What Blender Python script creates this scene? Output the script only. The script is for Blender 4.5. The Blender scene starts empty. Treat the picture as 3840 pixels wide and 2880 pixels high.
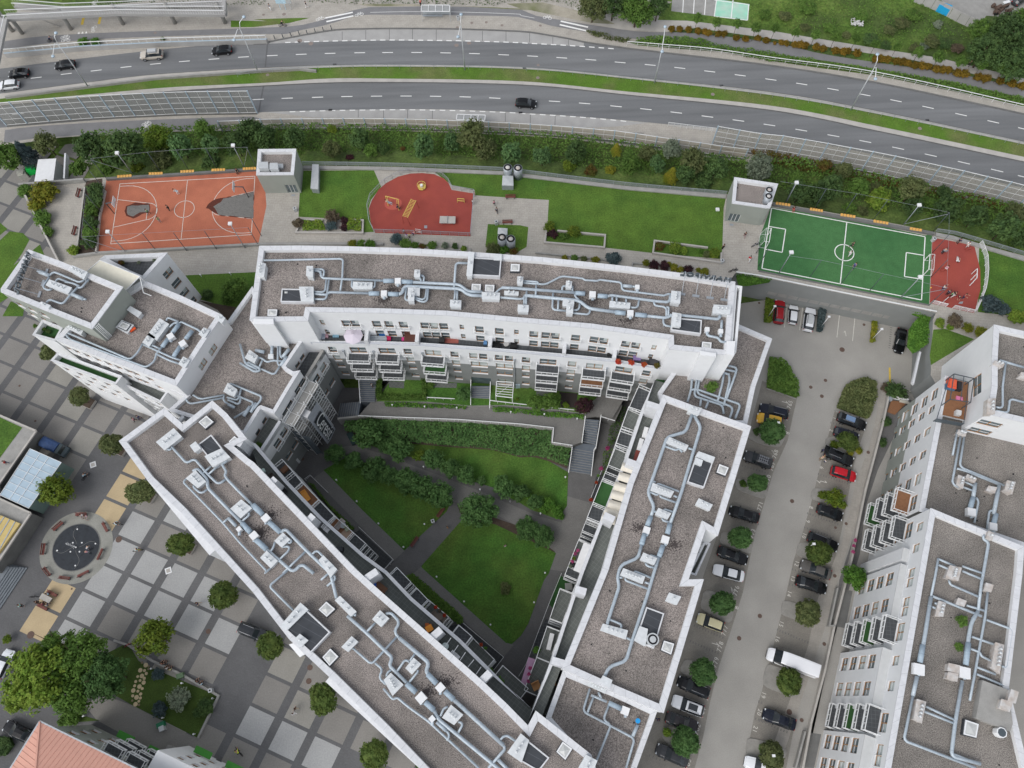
import bpy,math,random
from mathutils import Vector as Vc,Matrix,noise
random.seed(7)
rg=range;en=enumerate
SC=bpy.context.scene;COL=SC.collection
# camera, world, sun, exposure
H=122.0;FPX=2916.0;TH=math.radians(22.05);RO=math.radians(1.84)
cam_d=bpy.data.cameras.new('camera');cam=bpy.data.objects.new('camera',cam_d);COL.objects.link(cam)
cam.matrix_world=Matrix.Translation((0,0,H))@Matrix.Rotation(TH,4,'X')@Matrix.Rotation(-RO,4,'Z')
cam_d.sensor_width=36.0;cam_d.lens=FPX/3840*36;cam_d.clip_start=1;cam_d.clip_end=3000
SC.camera=cam
W=bpy.data.worlds.new("World");SC.world=W;W.use_nodes=True
nt=W.node_tree;nt.nodes.clear()
sky=nt.nodes.new('ShaderNodeTexSky');sky.sky_type='NISHITA';sky.sun_disc=False
SUN_EL=math.radians(46);SUN_ROT=math.radians(228)
sky.sun_elevation=SUN_EL;sky.sun_rotation=SUN_ROT;sky.air_density=1.0;sky.dust_density=2.0;sky.ozone_density=1.0
hs=nt.nodes.new('ShaderNodeHueSaturation');hs.inputs['Saturation'].default_value=0.30
bg=nt.nodes.new('ShaderNodeBackground');bg.inputs['Strength'].default_value=0.15
wo=nt.nodes.new('ShaderNodeOutputWorld')
nt.links.new(sky.outputs[0],hs.inputs['Color']);nt.links.new(hs.outputs[0],bg.inputs['Color']);nt.links.new(bg.outputs[0],wo.inputs['Surface'])
sd=bpy.data.lights.new('sun','SUN');sd.energy=.9;sd.angle=math.radians(40);sd.color=(1,0.97,0.93)
so=bpy.data.objects.new('sun',sd);COL.objects.link(so)
# overcast: broad soft sun; sky texture rotation measured from +Y clockwise
dv=Vc((math.sin(SUN_ROT)*math.cos(SUN_EL),math.cos(SUN_ROT)*math.cos(SUN_EL),math.sin(SUN_EL)))
so.rotation_euler=dv.to_track_quat('Z','Y').to_euler();so.location=(0,0,200)
SC.view_settings.view_transform='Standard';SC.view_settings.look='None';SC.view_settings.gamma=1
SC.view_settings.exposure=0.42
SC.render.engine='CYCLES'
# survey: read positions off the photograph's perspective
K=1000/2212
TILE={}
for ci,cx in zip('abcd',(0,950,1900,2840)):
 for ri,ry in zip('1234',(0,700,1400,2130)):TILE[ci+ri]=(cx,ry,K)
TILE['F']=(0,0,3840/2212)
TILE['y1']=(1150,1100,.27125);TILE['y2']=(1700,1150,.36166);TILE['y3']=(900,1250,.27125);TILE['y4']=(3000,1100,.37975)
def pts(s):
 out=[];t=None;b=[]
 for w in s.replace(',',' ').split():
  if w in TILE:t=TILE[w]
  else:
   b.append(float(w))
   if len(b)==2:out.append((t[0]+b[0]*t[2],t[1]+b[1]*t[2]));b=[]
 return out
def ray(p):
 u0,v0=(p[0]-1920)/FPX,-(p[1]-1440)/FPX
 u=u0*math.cos(RO)+v0*math.sin(RO);v=-u0*math.sin(RO)+v0*math.cos(RO)
 return(u,math.sin(TH)+v*math.cos(TH),-math.cos(TH)+v*math.sin(TH))
def U(p,z):
 r=ray(p);t=(H-z)/-r[2];return Vc((r[0]*t,r[1]*t,z))
def G(s,z):return[U(p,z)for p in pts(s)]
def G1(s,z):return G(s,z)[0]
def proj(w):
 x,y,z=w[0],w[1],w[2]-H
 d=y*math.sin(TH)-z*math.cos(TH);up=y*math.cos(TH)+z*math.sin(TH)
 u,v=x/d,up/d;u,v=u*math.cos(RO)-v*math.sin(RO),u*math.sin(RO)+v*math.cos(RO)
 return(1920+FPX*u,1440-FPX*v)
def ztop(b,z0,s_top):
 t=pts(s_top)[0]
 return min((z0+i*.1 for i in rg(0,300)),key=lambda z:(proj((b[0],b[1],z))[0]-t[0])**2+(proj((b[0],b[1],z))[1]-t[1])**2)
def spline(P,step=1.5):
 P=[Vc(p)for p in P];out=[]
 for i in rg(len(P)-1):
  p0=P[max(i-1,0)];p1=P[i];p2=P[i+1];p3=P[min(i+2,len(P)-1)]
  n=max(1,int((p2-p1).length/step))
  for k in rg(n):
   t=k/n;out.append(0.5*((2*p1)+(p2-p0)*t+(2*p0-5*p1+4*p2-p3)*t*t+(3*p1-p0-3*p2+p3)*t**3))
 out.append(P[-1]);return out
def rsp(P,d,start=0.0):
 out=[];acc=start
 for a,b in zip(P,P[1:]):
  L=(b-a).length
  if L<1e-6:continue
  while acc<=L:
   out.append((a+(b-a)*(acc/L),(b-a)/L));acc+=d
  acc-=L
 return out
def area2(P):return sum(P[i-1][0]*P[i][1]-P[i][0]*P[i-1][1]for i in rg(len(P)))
def ccw(P):P=[Vc((p[0],p[1]))for p in P];return P if area2(P)>0 else P[::-1]
def offset(P,d,closed=True):
 n=len(P);out=[]
 for i in rg(n):
  if closed or 0<i<n-1:
   a,b,c=P[i-1],P[i],P[(i+1)%n]
   e1=(b-a).normalized();e2=(c-b).normalized();n1=Vc((-e1.y,e1.x));n2=Vc((-e2.y,e2.x))
   m=(n1+n2)
   if m.length<1e-4:m=n1
   m.normalize();out.append(b+m*(d/max(.35,m.dot(n1))))
  elif i==0:
   e=(P[1]-P[0]).normalized();out.append(P[0]+Vc((-e.y,e.x))*d)
  else:
   e=(P[-1]-P[-2]).normalized();out.append(P[-1]+Vc((-e.y,e.x))*d)
 return out
def inside(p,P):
 c=False
 for i in rg(len(P)):
  a,b=P[i-1],P[i]
  if(a[1]>p[1])!=(b[1]>p[1])and p[0]<(b[0]-a[0])*(p[1]-a[1])/(b[1]-a[1])+a[0]:c=not c
 return c
 # materials
MATS={}
def mat(name,col,rough=.8,var=.12,scale=.6,bump=0,fine=0,fscale=20,metal=0,col2=None,objcol=False,spec=.3,trans=0,stretch=None,col3=None,s3=.08,seam=None):
 if name in MATS:return MATS[name]
 m=bpy.data.materials.new(name);m.use_nodes=True;N=m.node_tree.nodes;L=m.node_tree.links;b=N['Principled BSDF']
 b.inputs['Roughness'].default_value=rough;b.inputs['Metallic'].default_value=metal;b.inputs['Specular IOR Level'].default_value=spec
 if trans:b.inputs['Transmission Weight'].default_value=trans
 g=N.new('ShaderNodeNewGeometry');src=g.outputs['Position']
 if stretch:
  mp=N.new('ShaderNodeMapping');mp.inputs['Scale'].default_value=stretch[:3];mp.inputs['Rotation'].default_value=(0,0,stretch[3]);L.new(src,mp.inputs[0]);src=mp.outputs[0]
 def nz(sc,det=3):
  n=N.new('ShaderNodeTexNoise');n.inputs['Scale'].default_value=sc;n.inputs['Detail'].default_value=det;L.new(src,n.inputs['Vector']);return n
 if objcol:
  oi=N.new('ShaderNodeObjectInfo');base=oi.outputs['Color']
 else:
  rgb=N.new('ShaderNodeRGB');rgb.outputs[0].default_value=(*col,1);base=rgb.outputs[0]
 def mixc(a,bcol,fac_out,lo=.35,hi=.65,amt=1):
  mr=N.new('ShaderNodeMapRange');mr.inputs[1].default_value=lo;mr.inputs[2].default_value=hi;mr.inputs[4].default_value=amt;L.new(fac_out,mr.inputs[0])
  mx=N.new('ShaderNodeMix');mx.data_type='RGBA';L.new(mr.outputs[0],mx.inputs[0]);L.new(a,mx.inputs[6])
  if isinstance(bcol,tuple):mx.inputs[7].default_value=(*bcol,1)
  else:L.new(bcol,mx.inputs[7])
  return mx.outputs[2]
 if col2:base=mixc(base,col2,nz(scale,4).outputs[0])
 if col3:base=mixc(base,col3,nz(s3,4).outputs[0],.42,.62)
 def mul(base,fac,amt,lo=.25,hi=.75):
  mr=N.new('ShaderNodeMapRange');mr.inputs[1].default_value=lo;mr.inputs[2].default_value=hi;mr.inputs[3].default_value=1-amt;mr.inputs[4].default_value=1+amt;L.new(fac,mr.inputs[0])
  h=N.new('ShaderNodeHueSaturation');L.new(base,h.inputs['Color']);L.new(mr.outputs[0],h.inputs['Value']);return h.outputs[0]
 if var:base=mul(base,nz(scale*1.7,5).outputs[0],var)
 if fine:base=mul(base,nz(fscale,2).outputs[0],fine,.3,.7)
 if seam:
  mp=N.new('ShaderNodeMapping');mp.inputs['Rotation'].default_value=(0,0,seam[4]);L.new(g.outputs['Position'],mp.inputs[0])
  br=N.new('ShaderNodeTexBrick');br.offset=seam[5]if len(seam)>5 else 0;br.inputs['Scale'].default_value=1;br.inputs['Brick Width'].default_value=seam[0];br.inputs['Row Height'].default_value=seam[1];br.inputs['Mortar Size'].default_value=seam[2]
  br.inputs['Color1'].default_value=(1,1,1,1);br.inputs['Color2'].default_value=(.93,.93,.93,1);br.inputs['Mortar'].default_value=(seam[3],)*3+(1,);L.new(mp.outputs[0],br.inputs[0])
  mx=N.new('ShaderNodeMix');mx.data_type='RGBA';mx.blend_type='MULTIPLY';mx.inputs[0].default_value=1;L.new(base,mx.inputs[6]);L.new(br.outputs[0],mx.inputs[7]);base=mx.outputs[2]
 L.new(base,b.inputs['Base Color'])
 if bump:
  bp=N.new('ShaderNodeBump');bp.inputs['Strength'].default_value=bump;bp.inputs['Distance'].default_value=.05;L.new(nz(fscale,2).outputs[0],bp.inputs['Height']);L.new(bp.outputs[0],b.inputs['Normal'])
 MATS[name]=m;return m
M={}
M['asphalt']=mat('asphalt',(.18,.185,.19),.9,.16,.14,.2,.10,14,stretch=(.16,2.6,1,.10),col3=(.15,.155,.16),s3=.2)
M['asl']=mat('parking_surface',(.32,.308,.285),.9,.12,.12,.2,.08,8)
M['bcc']=mat('pale_concrete_slab',(.36,.355,.345),.9,.10,.3,0,.05,6)
M['concrete']=mat('concrete',(.30,.295,.28),.9,.14,.5,.1,.08,9)
M['cpl']=mat('pale_concrete',(.43,.41,.38),.9,.12,.4,0,.06,8)
M['cdk']=mat('dark_concrete',(.15,.15,.145),.9,.15,.4,0,.08,8)
M['path']=mat('beige_paving',(.40,.375,.335),.9,.10,.35,0,.10,5,seam=(.8,.5,.03,.82,.1,.5))
M['pgy']=mat('grey_path',(.20,.20,.205),.9,.10,.3,0,.07,6)
M['yard']=mat('dark_yard_paving',(.145,.142,.14),.9,.12,.3,0,.08,6,seam=(.4,.2,.02,.85,.6,.5))
M['ydp']=mat('grey_yard_paving',(.20,.195,.185),.9,.08,.3,0,.10,5,seam=(.4,.2,.02,.85,.3,.5))
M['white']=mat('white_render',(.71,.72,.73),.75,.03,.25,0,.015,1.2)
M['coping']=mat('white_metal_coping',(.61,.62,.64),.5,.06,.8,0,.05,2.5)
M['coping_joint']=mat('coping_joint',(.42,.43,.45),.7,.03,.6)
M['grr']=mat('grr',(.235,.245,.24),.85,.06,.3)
M['ggn']=mat('grey_green_render',(.30,.32,.29),.85,.06,.3)
M['gravel']=mat('roof_gravel',(.258,.228,.21),.95,.14,.25,.8,.60,9.0,col3=(.185,.166,.152),s3=.14)
M['gravel_far']=mat('roof_gravel_grey',(.23,.21,.19),.95,.14,.25,.8,.60,9.0,col3=(.165,.152,.138),s3=.14)
M['duct']=mat('galvanised_duct',(.40,.46,.51),.45,.10,1.2,0,.05,4,metal=.12)
M['duct2']=mat('insulated_duct',(.32,.40,.47),.6,.10,1.2,0,.06,4)
M['box']=mat('white_vent_housing',(.60,.625,.64),.7,.10,1.5)
M['bxr']=mat('weathered_vent_housing',(.54,.53,.52),.7,.12,1.5,col2=(.45,.40,.36))
M['membrane']=mat('black_roof_membrane',(.055,.06,.068),.8,.1,.6,seam=(50,1.0,.03,1.6,.5))
M['skyglass']=mat('skylight_dome',(.50,.51,.50),.25,.05,1)
M['dark']=mat('dark_void',(.012,.013,.015),.7,0)
M['glass']=mat('window_glass',(.10,.13,.14),.12,.35,.5,0,0,spec=.6)
M['gpl']=mat('curtained_glass',(.42,.47,.46),.3,.15,1)
M['wood']=mat('window_wood',(.33,.16,.05),.6,.15,2)
M['sill']=mat('white_sill',(.72,.73,.74),.6,.05,1)
M['rail']=mat('white_railing',(.74,.75,.75),.5,.03,1)
M['steel']=mat('galvanised_steel',(.36,.39,.42),.45,.08,1,metal=.4)
M['sdk']=mat('dark_steel',(.09,.11,.125),.5,.06,1,metal=.3)
M['sbl']=mat('pale_blue_steel',(.44,.54,.62),.5,.06,1,metal=.2)
M['tdk']=mat('dark_terrace_tiles',(.07,.075,.08),.8,.1,.6,seam=(.5,.5,.03,1.5,.15))
M['tgy']=mat('grey_terrace_tiles',(.13,.14,.13),.8,.1,.6,seam=(.5,.5,.03,1.3,.7))
M['decking']=mat('brown_decking',(.27,.13,.065),.7,.12,2,seam=(8,.14,.02,.6,.9))
M['turf']=mat('artificial_turf_green',(.035,.10,.03),.95,.15,.5)
M['grass']=mat('lawn',(.055,.125,.018),.95,.22,.25,.5,.28,4,col2=(.075,.14,.02),col3=(.085,.155,.022),s3=.09)
M['gsh']=mat('courtyard_lawn',(.055,.14,.022),.95,.24,.25,.5,.28,4,col2=(.068,.155,.024),col3=(.085,.145,.026),s3=.1)
M['gmd']=mat('median_grass',(.085,.165,.02),.95,.16,.3,.5,.25,5,col3=(.13,.155,.05),s3=.15)
M['meadow']=mat('meadow',(.07,.13,.022),.95,.2,.2,.8,.3,2.2,col2=(.12,.18,.035),col3=(.055,.085,.025),s3=.09)
M['weeds']=mat('weedy_bank',(.07,.12,.025),.95,.2,.3,.8,.3,2.5,col2=(.13,.18,.045),col3=(.06,.09,.025),s3=.12)
M['soil']=mat('soil',(.075,.055,.042),.95,.2,.6,.6,.2,6)
M['dirt']=mat('trodden_dirt',(.36,.33,.27),.95,.15,.3,.2,.1,5,col3=(.16,.17,.09),s3=.12)
M['court_orange']=mat('orange_court_surface',(.44,.15,.088),.9,.07,.4,0,.10,6,col3=(.38,.125,.075),s3=.15)
M['crd']=mat('red_rubber_surface',(.33,.068,.05),.9,.07,.4,0,.06,6,col3=(.29,.06,.048),s3=.2)
M['pitch']=mat('artificial_pitch_turf',(.045,.14,.048),.95,.12,.5,.3,.14,5,col3=(.06,.165,.058),s3=.1)
M['line']=mat('white_paint',(.78,.78,.76),.8,.08,2)
M['lnw']=mat('worn_white_paint',(.62,.60,.55),.85,.15,2)
M['yellow_paint']=mat('yellow_paint',(.62,.44,.07),.8,.15,2)
M['pzd']=mat('plaza_dark_paving',(.125,.125,.128),.9,.14,.12,0,.08,5,seam=(.6,.3,.02,.9,.42,.5))
M['cell_grey']=mat('plaza_grey_slabs',(.225,.215,.20),.9,.10,.12,0,.08,5)
M['cell_light']=mat('plaza_light_slabs',(.345,.348,.345),.9,.06,.2,0,.09,5)
M['cell_mid']=mat('plaza_warm_slabs',(.27,.26,.235),.9,.10,.2,0,.08,5)
M['cell_tan']=mat('plaza_tan_slabs',(.45,.355,.22),.9,.08,.3,0,.05,5)
M['paint']=mat('car_paint',(1,1,1),.18,0,1,objcol=True,spec=.4)
M['cgl']=mat('car_glass',(.02,.025,.03),.08,0,1,spec=.8)
M['tyre']=mat('tyre_rubber',(.015,.015,.016),.8,0)
M['rim']=mat('alloy_rim',(.35,.36,.38),.4,.05,1,metal=.6)
M['lampglass']=mat('headlamp_lens',(.6,.63,.65),.15,0)
M['tail']=mat('tail_lamp_lens',(.30,.015,.012),.2,0)
M['trim']=mat('black_trim',(.02,.02,.022),.6,0)
M['cloth']=mat('cloth',(1,1,1),.9,.06,3,objcol=True)
M['skin']=mat('skin',(.45,.27,.19),.6,0)
M['hair']=mat('hair',(.06,.035,.02),.8,0,objcol=True)
M['any']=mat('painted_surface',(1,1,1),.6,.06,1.5,objcol=True)
M['bark']=mat('bark',(.09,.065,.045),.95,.2,2)
M['slab_stone']=mat('sandstone',(.55,.45,.29),.9,.1,1)
M['scrim']=mat('grey_scaffold_net',(.36,.38,.42),.8,.08,1)
M['ltgrey']=mat('light_grey_metal',(.5,.52,.53),.5,.08,1,metal=.2)
def lfm(name,c1,c2,v=.30,sc=.9):
 m=bpy.data.materials.new(name);m.use_nodes=True;N=m.node_tree.nodes;L=m.node_tree.links;b=N['Principled BSDF'];b.inputs['Roughness'].default_value=.75;b.inputs['Specular IOR Level'].default_value=.2
 tc=N.new('ShaderNodeNewGeometry');n=N.new('ShaderNodeTexNoise');n.inputs['Scale'].default_value=sc;n.inputs['Detail'].default_value=3;L.new(tc.outputs['Position'],n.inputs['Vector'])
 n2=N.new('ShaderNodeTexNoise');n2.inputs['Scale'].default_value=5;n2.inputs['Detail'].default_value=1;L.new(tc.outputs['Position'],n2.inputs['Vector'])
 mr=N.new('ShaderNodeMapRange');mr.inputs[1].default_value=.38;mr.inputs[2].default_value=.62;L.new(n.outputs[0],mr.inputs[0])
 mx=N.new('ShaderNodeMix');mx.data_type='RGBA';mx.inputs[6].default_value=(*c1,1);mx.inputs[7].default_value=(*c2,1);L.new(mr.outputs[0],mx.inputs[0])
 m2=N.new('ShaderNodeMapRange');m2.inputs[1].default_value=.3;m2.inputs[2].default_value=.7;m2.inputs[3].default_value=1-v;m2.inputs[4].default_value=1+v;L.new(n2.outputs[0],m2.inputs[0])
 oi=N.new('ShaderNodeObjectInfo');mm=N.new('ShaderNodeMath');mm.operation='MULTIPLY'
 m3=N.new('ShaderNodeMapRange');m3.inputs[3].default_value=.82;m3.inputs[4].default_value=1.18;L.new(oi.outputs['Random'],m3.inputs[0]);L.new(m2.outputs[0],mm.inputs[0]);L.new(m3.outputs[0],mm.inputs[1])
 h=N.new('ShaderNodeHueSaturation');L.new(mx.outputs[2],h.inputs['Color']);L.new(mm.outputs[0],h.inputs['Value'])
 tr=N.new('ShaderNodeBsdfTranslucent');L.new(h.outputs[0],tr.inputs[0]);ad=N.new('ShaderNodeMixShader');ad.inputs[0].default_value=.3
 L.new(h.outputs[0],b.inputs['Base Color']);L.new(b.outputs[0],ad.inputs[1]);L.new(tr.outputs[0],ad.inputs[2]);L.new(ad.outputs[0],N['Material Output'].inputs['Surface'])
 return m
LF={'mid':lfm('leaves_green',(0.083,0.160,0.031),(0.127,0.220,0.044)),'dark':lfm('leaves_dark',(0.053,0.100,0.033),(0.088,0.150,0.045)),'shade':lfm('leaves_courtyard',(.07,.15,.045),(.11,.21,.065)),'ball':lfm('leaves_clipped',(.065,.105,.024),(.105,.145,.034)),'yellow':lfm('leaves_yellow_green',(.16,.19,.02),(.26,.24,.03)),'lime':lfm('leaves_lime',(.14,.24,.03),(.22,.30,.045)),'pine':lfm('pine_needles',(0.079,0.158,0.058),(0.126,0.221,0.079)),'grey':lfm('leaves_silver',(.15,.19,.13),(.23,.27,.19)),'blue':lfm('blue_spruce_needles',(.06,.095,.10),(.11,.15,.155)),'purple':lfm('leaves_purple',(.045,.022,.028),(.08,.03,.035)),'orange':lfm('leaves_ochre',(.17,.12,.015),(.24,.15,.02)),'rust':lfm('leaves_rust',(.12,.06,.02),(.10,.11,.02)),'brown':lfm('twigs_brown',(.13,.10,.07),(.17,.14,.09)),'autumn':lfm('leaves_turning',(.10,.16,.02),(.16,.21,.025)),'ivy':lfm('ivy_leaves',(.075,.18,.028),(.125,.26,.04)),'olive':lfm('leaves_olive',(0.094,0.121,0.044),(0.143,0.165,0.064)),'flower':lfm('red_flowers',(.45,.05,.03),(.5,.12,.04)),'pink':lfm('pink_flowers',(.40,.05,.18),(.5,.12,.25))}
# mesh building
class MB:
 def __init__(s):s.v=[];s.f=[];s.m=[]
 def face(s,P,m=0):
  b=len(s.v);s.v+=[tuple(p)for p in P];s.f.append(tuple(rg(b,b+len(P))));s.m.append(m)
 def flat(s,P,z,m=0):s.face([(p[0],p[1],z)for p in ccw(P)],m)
 def pzm(s,P,z0,z1,m=0,mt=None,bottom=False):
  P=ccw(P);n=len(P)
  for i in rg(n):
   a,b=P[i],P[(i+1)%n];s.face([(a.x,a.y,z0),(b.x,b.y,z0),(b.x,b.y,z1),(a.x,a.y,z1)],m)
  s.face([(p.x,p.y,z1)for p in P],m if mt is None else mt)
  if bottom:s.face([(p.x,p.y,z0)for p in P[::-1]],m)
 def box(s,c,sz,ang=0,m=0,mt=None,tilt=0):
  ca,sa=math.cos(ang),math.sin(ang);hx,hy=sz[0]/2,sz[1]/2
  P=[Vc((c[0]+x*ca-y*sa,c[1]+x*sa+y*ca))for x,y in((-hx,-hy),(hx,-hy),(hx,hy),(-hx,hy))]
  s.pzm(P,c[2],c[2]+sz[2],m,mt,True)
 def wall(s,a,b,w,z0,z1,m=0,mt=None,za1=None):
  a=Vc(a[:2]);b=Vc(b[:2]);d=(b-a)
  if d.length<1e-5:return
  d.normalize();n=Vc((-d.y,d.x))*w/2
  if za1 is None:s.pzm([a-n,b-n,b+n,a+n],z0,z1,m,mt,True)
 def beam(s,a,b,w,h=None,m=0):
  a=Vc(a);b=Vc(b);d=b-a
  if d.length<1e-5:return
  h=h or w;d.normalize();up=Vc((0,0,1))if abs(d.z)<.95 else Vc((1,0,0));x=d.cross(up).normalized();y=x.cross(d).normalized()
  c=[x*w/2+y*h/2,-x*w/2+y*h/2,-x*w/2-y*h/2,x*w/2-y*h/2]
  A=[a+q for q in c];B=[b+q for q in c]
  for i in rg(4):s.face([A[i-1],A[i],B[i],B[i-1]],m)
  s.face(A[::-1],m);s.face(B,m)
 def tube(s,P,r,n=8,m=0,caps=True):
  P=[Vc(p)for p in P];Q=[P[0]]
  for p in P[1:]:
   if(p-Q[-1]).length>1e-4:Q.append(p)
  P=Q
  if len(P)<2:return
  rs=r if isinstance(r,(list,tuple))else[r]*len(P);b=len(s.v);prev=None
  for i,p in en(P):
   d=(P[min(i+1,len(P)-1)]-P[max(i-1,0)])
   if 0<i<len(P)-1:d=(P[i+1]-p).normalized()+(p-P[i-1]).normalized()
   d.normalize()
   if prev is None:x=d.orthogonal().normalized()
   else:x=(prev-d*prev.dot(d)).normalized()
   prev=x;y=d.cross(x)
   k=1
   if 0<i<len(P)-1:k=1/max(.6,math.sqrt(max(0.05,(1+(P[i+1]-p).normalized().dot((p-P[i-1]).normalized()))/2)))
   for j in rg(n):
    a=2*math.pi*j/n;s.v.append(tuple(p+(x*math.cos(a)+y*math.sin(a))*rs[i]*k))
  for i in rg(len(P)-1):
   for j in rg(n):
    j2=(j+1)%n;s.f.append((b+i*n+j,b+i*n+j2,b+(i+1)*n+j2,b+(i+1)*n+j));s.m.append(m)
  if caps:
   s.f.append(tuple(b+j for j in rg(n))[::-1]);s.m.append(m);e=b+(len(P)-1)*n;s.f.append(tuple(e+j for j in rg(n)));s.m.append(m)
 def cyl(s,c,r,z0,z1,n=12,m=0,r2=None):s.tube([(c[0],c[1],z0),(c[0],c[1],z1)],[r,r if r2 is None else r2],n,m)
 def ball(s,c,r,m=0,nu=10,nv=6,jit=0,sz=1):
  b=len(s.v);
  for i in rg(nv+1):
   a=math.pi*i/nv
   for j in rg(nu):
    t=2*math.pi*j/nu;d=Vc((math.sin(a)*math.cos(t),math.sin(a)*math.sin(t),math.cos(a)*sz));k=r*(1+jit*noise.noise(d*2.1+Vc(c)*.7))
    s.v.append((c[0]+d.x*k,c[1]+d.y*k,c[2]+d.z*k))
  for i in rg(nv):
   for j in rg(nu):
    j2=(j+1)%nu;s.f.append((b+i*nu+j,b+(i+1)*nu+j,b+(i+1)*nu+j2,b+i*nu+j2));s.m.append(m)
 def bd(s,name,mats,parent=None,smooth=False,off=None,color=None,kind=None,lbl=None):
  if not isinstance(mats,(list,tuple)):mats=[mats]
  me=bpy.data.meshes.new(name)
  if off is None:off=ROOTLOC.get(parent.name if parent else None,(0,0,0))
  me.from_pydata([(x-off[0],y-off[1],z-off[2])for x,y,z in s.v],[],s.f)
  for mm in mats:me.materials.append(M[mm]if isinstance(mm,str)else mm)
  me.polygons.foreach_set('material_index',s.m)
  if smooth:me.polygons.foreach_set('use_smooth',[True]*len(s.f))
  me.update()
  o=bpy.data.objects.new(name,me);COL.objects.link(o)
  if parent is not None:o.parent=parent;ROOTLOC[o.name]=off
  elif any(off):o.location=off
  if color:o.color=(*color,1)
  if kind:o['kind']=kind
  if lbl:o['label']=lbl
  return o
ROOTLOC={}
def thing(name,lbl,cat,loc=(0,0,0),rot=0,gp=None):
 o=bpy.data.objects.new(name,None);COL.objects.link(o);loc=tuple(loc)if len(loc)==3 else(loc[0],loc[1],0);o.location=loc;o.rotation_euler=(0,0,rot)
 o.empty_display_size=.5;o['label']=lbl;o['category']=cat
 if gp:o['group']=gp
 ROOTLOC[o.name]=loc if rot==0 else(0,0,0)
 return o
def tag(o,lbl,cat,gp=None):
 o['label']=lbl;o['category']=cat
 if gp:o['group']=gp
 return o
def rcn(o):
 me=o.data;xs=[v.co for v in me.vertices]
 if not xs:return o
 c=Vc(((min(v.x for v in xs)+max(v.x for v in xs))/2,(min(v.y for v in xs)+max(v.y for v in xs))/2,min(v.z for v in xs)))
 me.transform(Matrix.Translation(-c));o.location=Vc(o.location)+c;return o
def sct(name,mb,mats):return mb.bd(name,mats,kind='structure')
def clone(rt,loc,rot=0,scale=None,lbl=None,gp=None,colors=None):
 r=rt.copy();COL.objects.link(r);r.location=loc;r.rotation_euler=(0,0,rot)
 if scale:r.scale=scale if isinstance(scale,(tuple,list))else(scale,)*3
 if lbl:r['label']=lbl
 if gp:r['group']=gp
 for ch in list(rt.children):
  c=ch.copy();COL.objects.link(c);c.parent=r
  if colors and ch.name.split('.')[0]in colors:c.color=(*colors[ch.name.split('.')[0]],1)
  for g in ch.children:
   d=g.copy();COL.objects.link(d);d.parent=c
 if colors and rt.type=='MESH'and rt.name.split('.')[0]in colors:r.color=(*colors[rt.name.split('.')[0]],1)
 return r
ORD='first second third fourth fifth sixth seventh eighth ninth tenth eleventh twelfth thirteenth fourteenth fifteenth sixteenth seventeenth eighteenth nineteenth twentieth'.split()
def nth(i,n,way='from the left'):
 if i==0:return'first '+way
 if i==n-1:return'last '+way
 if i<20:return ORD[i]+' '+way
 return ORD[i-20].replace('first','twenty-first').replace('second','twenty-second').replace('third','twenty-third')+' '+way if i<23 else str(i+1)+'th '+way
 # GROUND
def sheet(name,s,z,m,extra=None,smooth=False):
 P=G(s,z);P=[p.xy for p in P]
 if smooth:P=[p for p in spline(P,1.0)]
 mb=MB();mb.flat(P,z,0);return sct(name,mb,m)
def sheetw(name,P,z,m):mb=MB();mb.flat(P,z,0);return sct(name,mb,m)
def xt(P,d=160):
 a=P[0]+(P[0]-P[3]).normalized()*d;b=P[-1]+(P[-1]-P[-4]).normalized()*d;return[a]+P+[b]
def curve(s,z,step=2.0,ext=True):
 c=[p.xy for p in spline([q.xy for q in G(s,z)],step)]
 return xt(c)if ext else c
def band(name,A,B,z,m,z1=None):
 mb=MB();N=150
 def rs(C):
  L=[0]
  for a,b in zip(C,C[1:]):L.append(L[-1]+(b-a).length)
  out=[];j=0
  for k in rg(N+1):
   t=L[-1]*k/N
   while j<len(L)-2 and L[j+1]<t:j+=1
   out.append(C[j]+(C[j+1]-C[j])*((t-L[j])/max(1e-6,L[j+1]-L[j])))
  return out
 A=rs(A);q=[A[0]]+A[1:]
 # project the second curve onto stations of the first
 Bp=[]
 for k,a in en(A):
  t=(A[min(k+1,N)]-A[max(k-1,0)]).normalized();nn=Vc((-t.y,t.x));best=None
  for b0,b1 in zip(B,B[1:]):
   d=b1-b0;den=d.x*nn.y-d.y*nn.x
   if abs(den)<1e-9:continue
   w=a-b0;u=(w.x*nn.y-w.y*nn.x)/den
   if-.02<=u<=1.02:
    p_=b0+d*u;e=(p_-a).length
    if best is None or e<best[0]:best=(e,p_)
  Bp.append(best[1]if best and best[0]<60 else None)
 zz=z if z1 is None else z1
 for k in rg(N):
  if Bp[k]is None or Bp[k+1]is None:continue
  P=[A[k],A[k+1],Bp[k+1],Bp[k]];mb.flat(P,zz)
  if z1 is not None:
   for a,b in((A[k],A[k+1]),(Bp[k],Bp[k+1])):mb.face([(a.x,a.y,z),(b.x,b.y,z),(b.x,b.y,z1),(a.x,a.y,z1)])
 return sct(name,mb,m)
mb=MB();mb.flat([(-900,-700),(900,-700),(900,1400),(-900,1400)],-.25);sct('ground',mb,'meadow')
ZH=2.0
# raised ground carrying the highway
S_EDGE=curve('a1 0 1205 280 1175 540 1135 900 1122 1430 1092 1800 1085 b1 85 1070 500 1072 1200 1087 2212 1125 c1 600 1165 1200 1240 1970 1345 d1 300 1345 860 1455 1400 1575 2212 1745',ZH,4)
NG=S_EDGE+[Vc((900,60)),Vc((900,1300)),Vc((-900,1300)),Vc((-900,90))]
mb=MB();mb.pzm(NG,-.2,ZH);sct('highway_ground',mb,'meadow')
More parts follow.
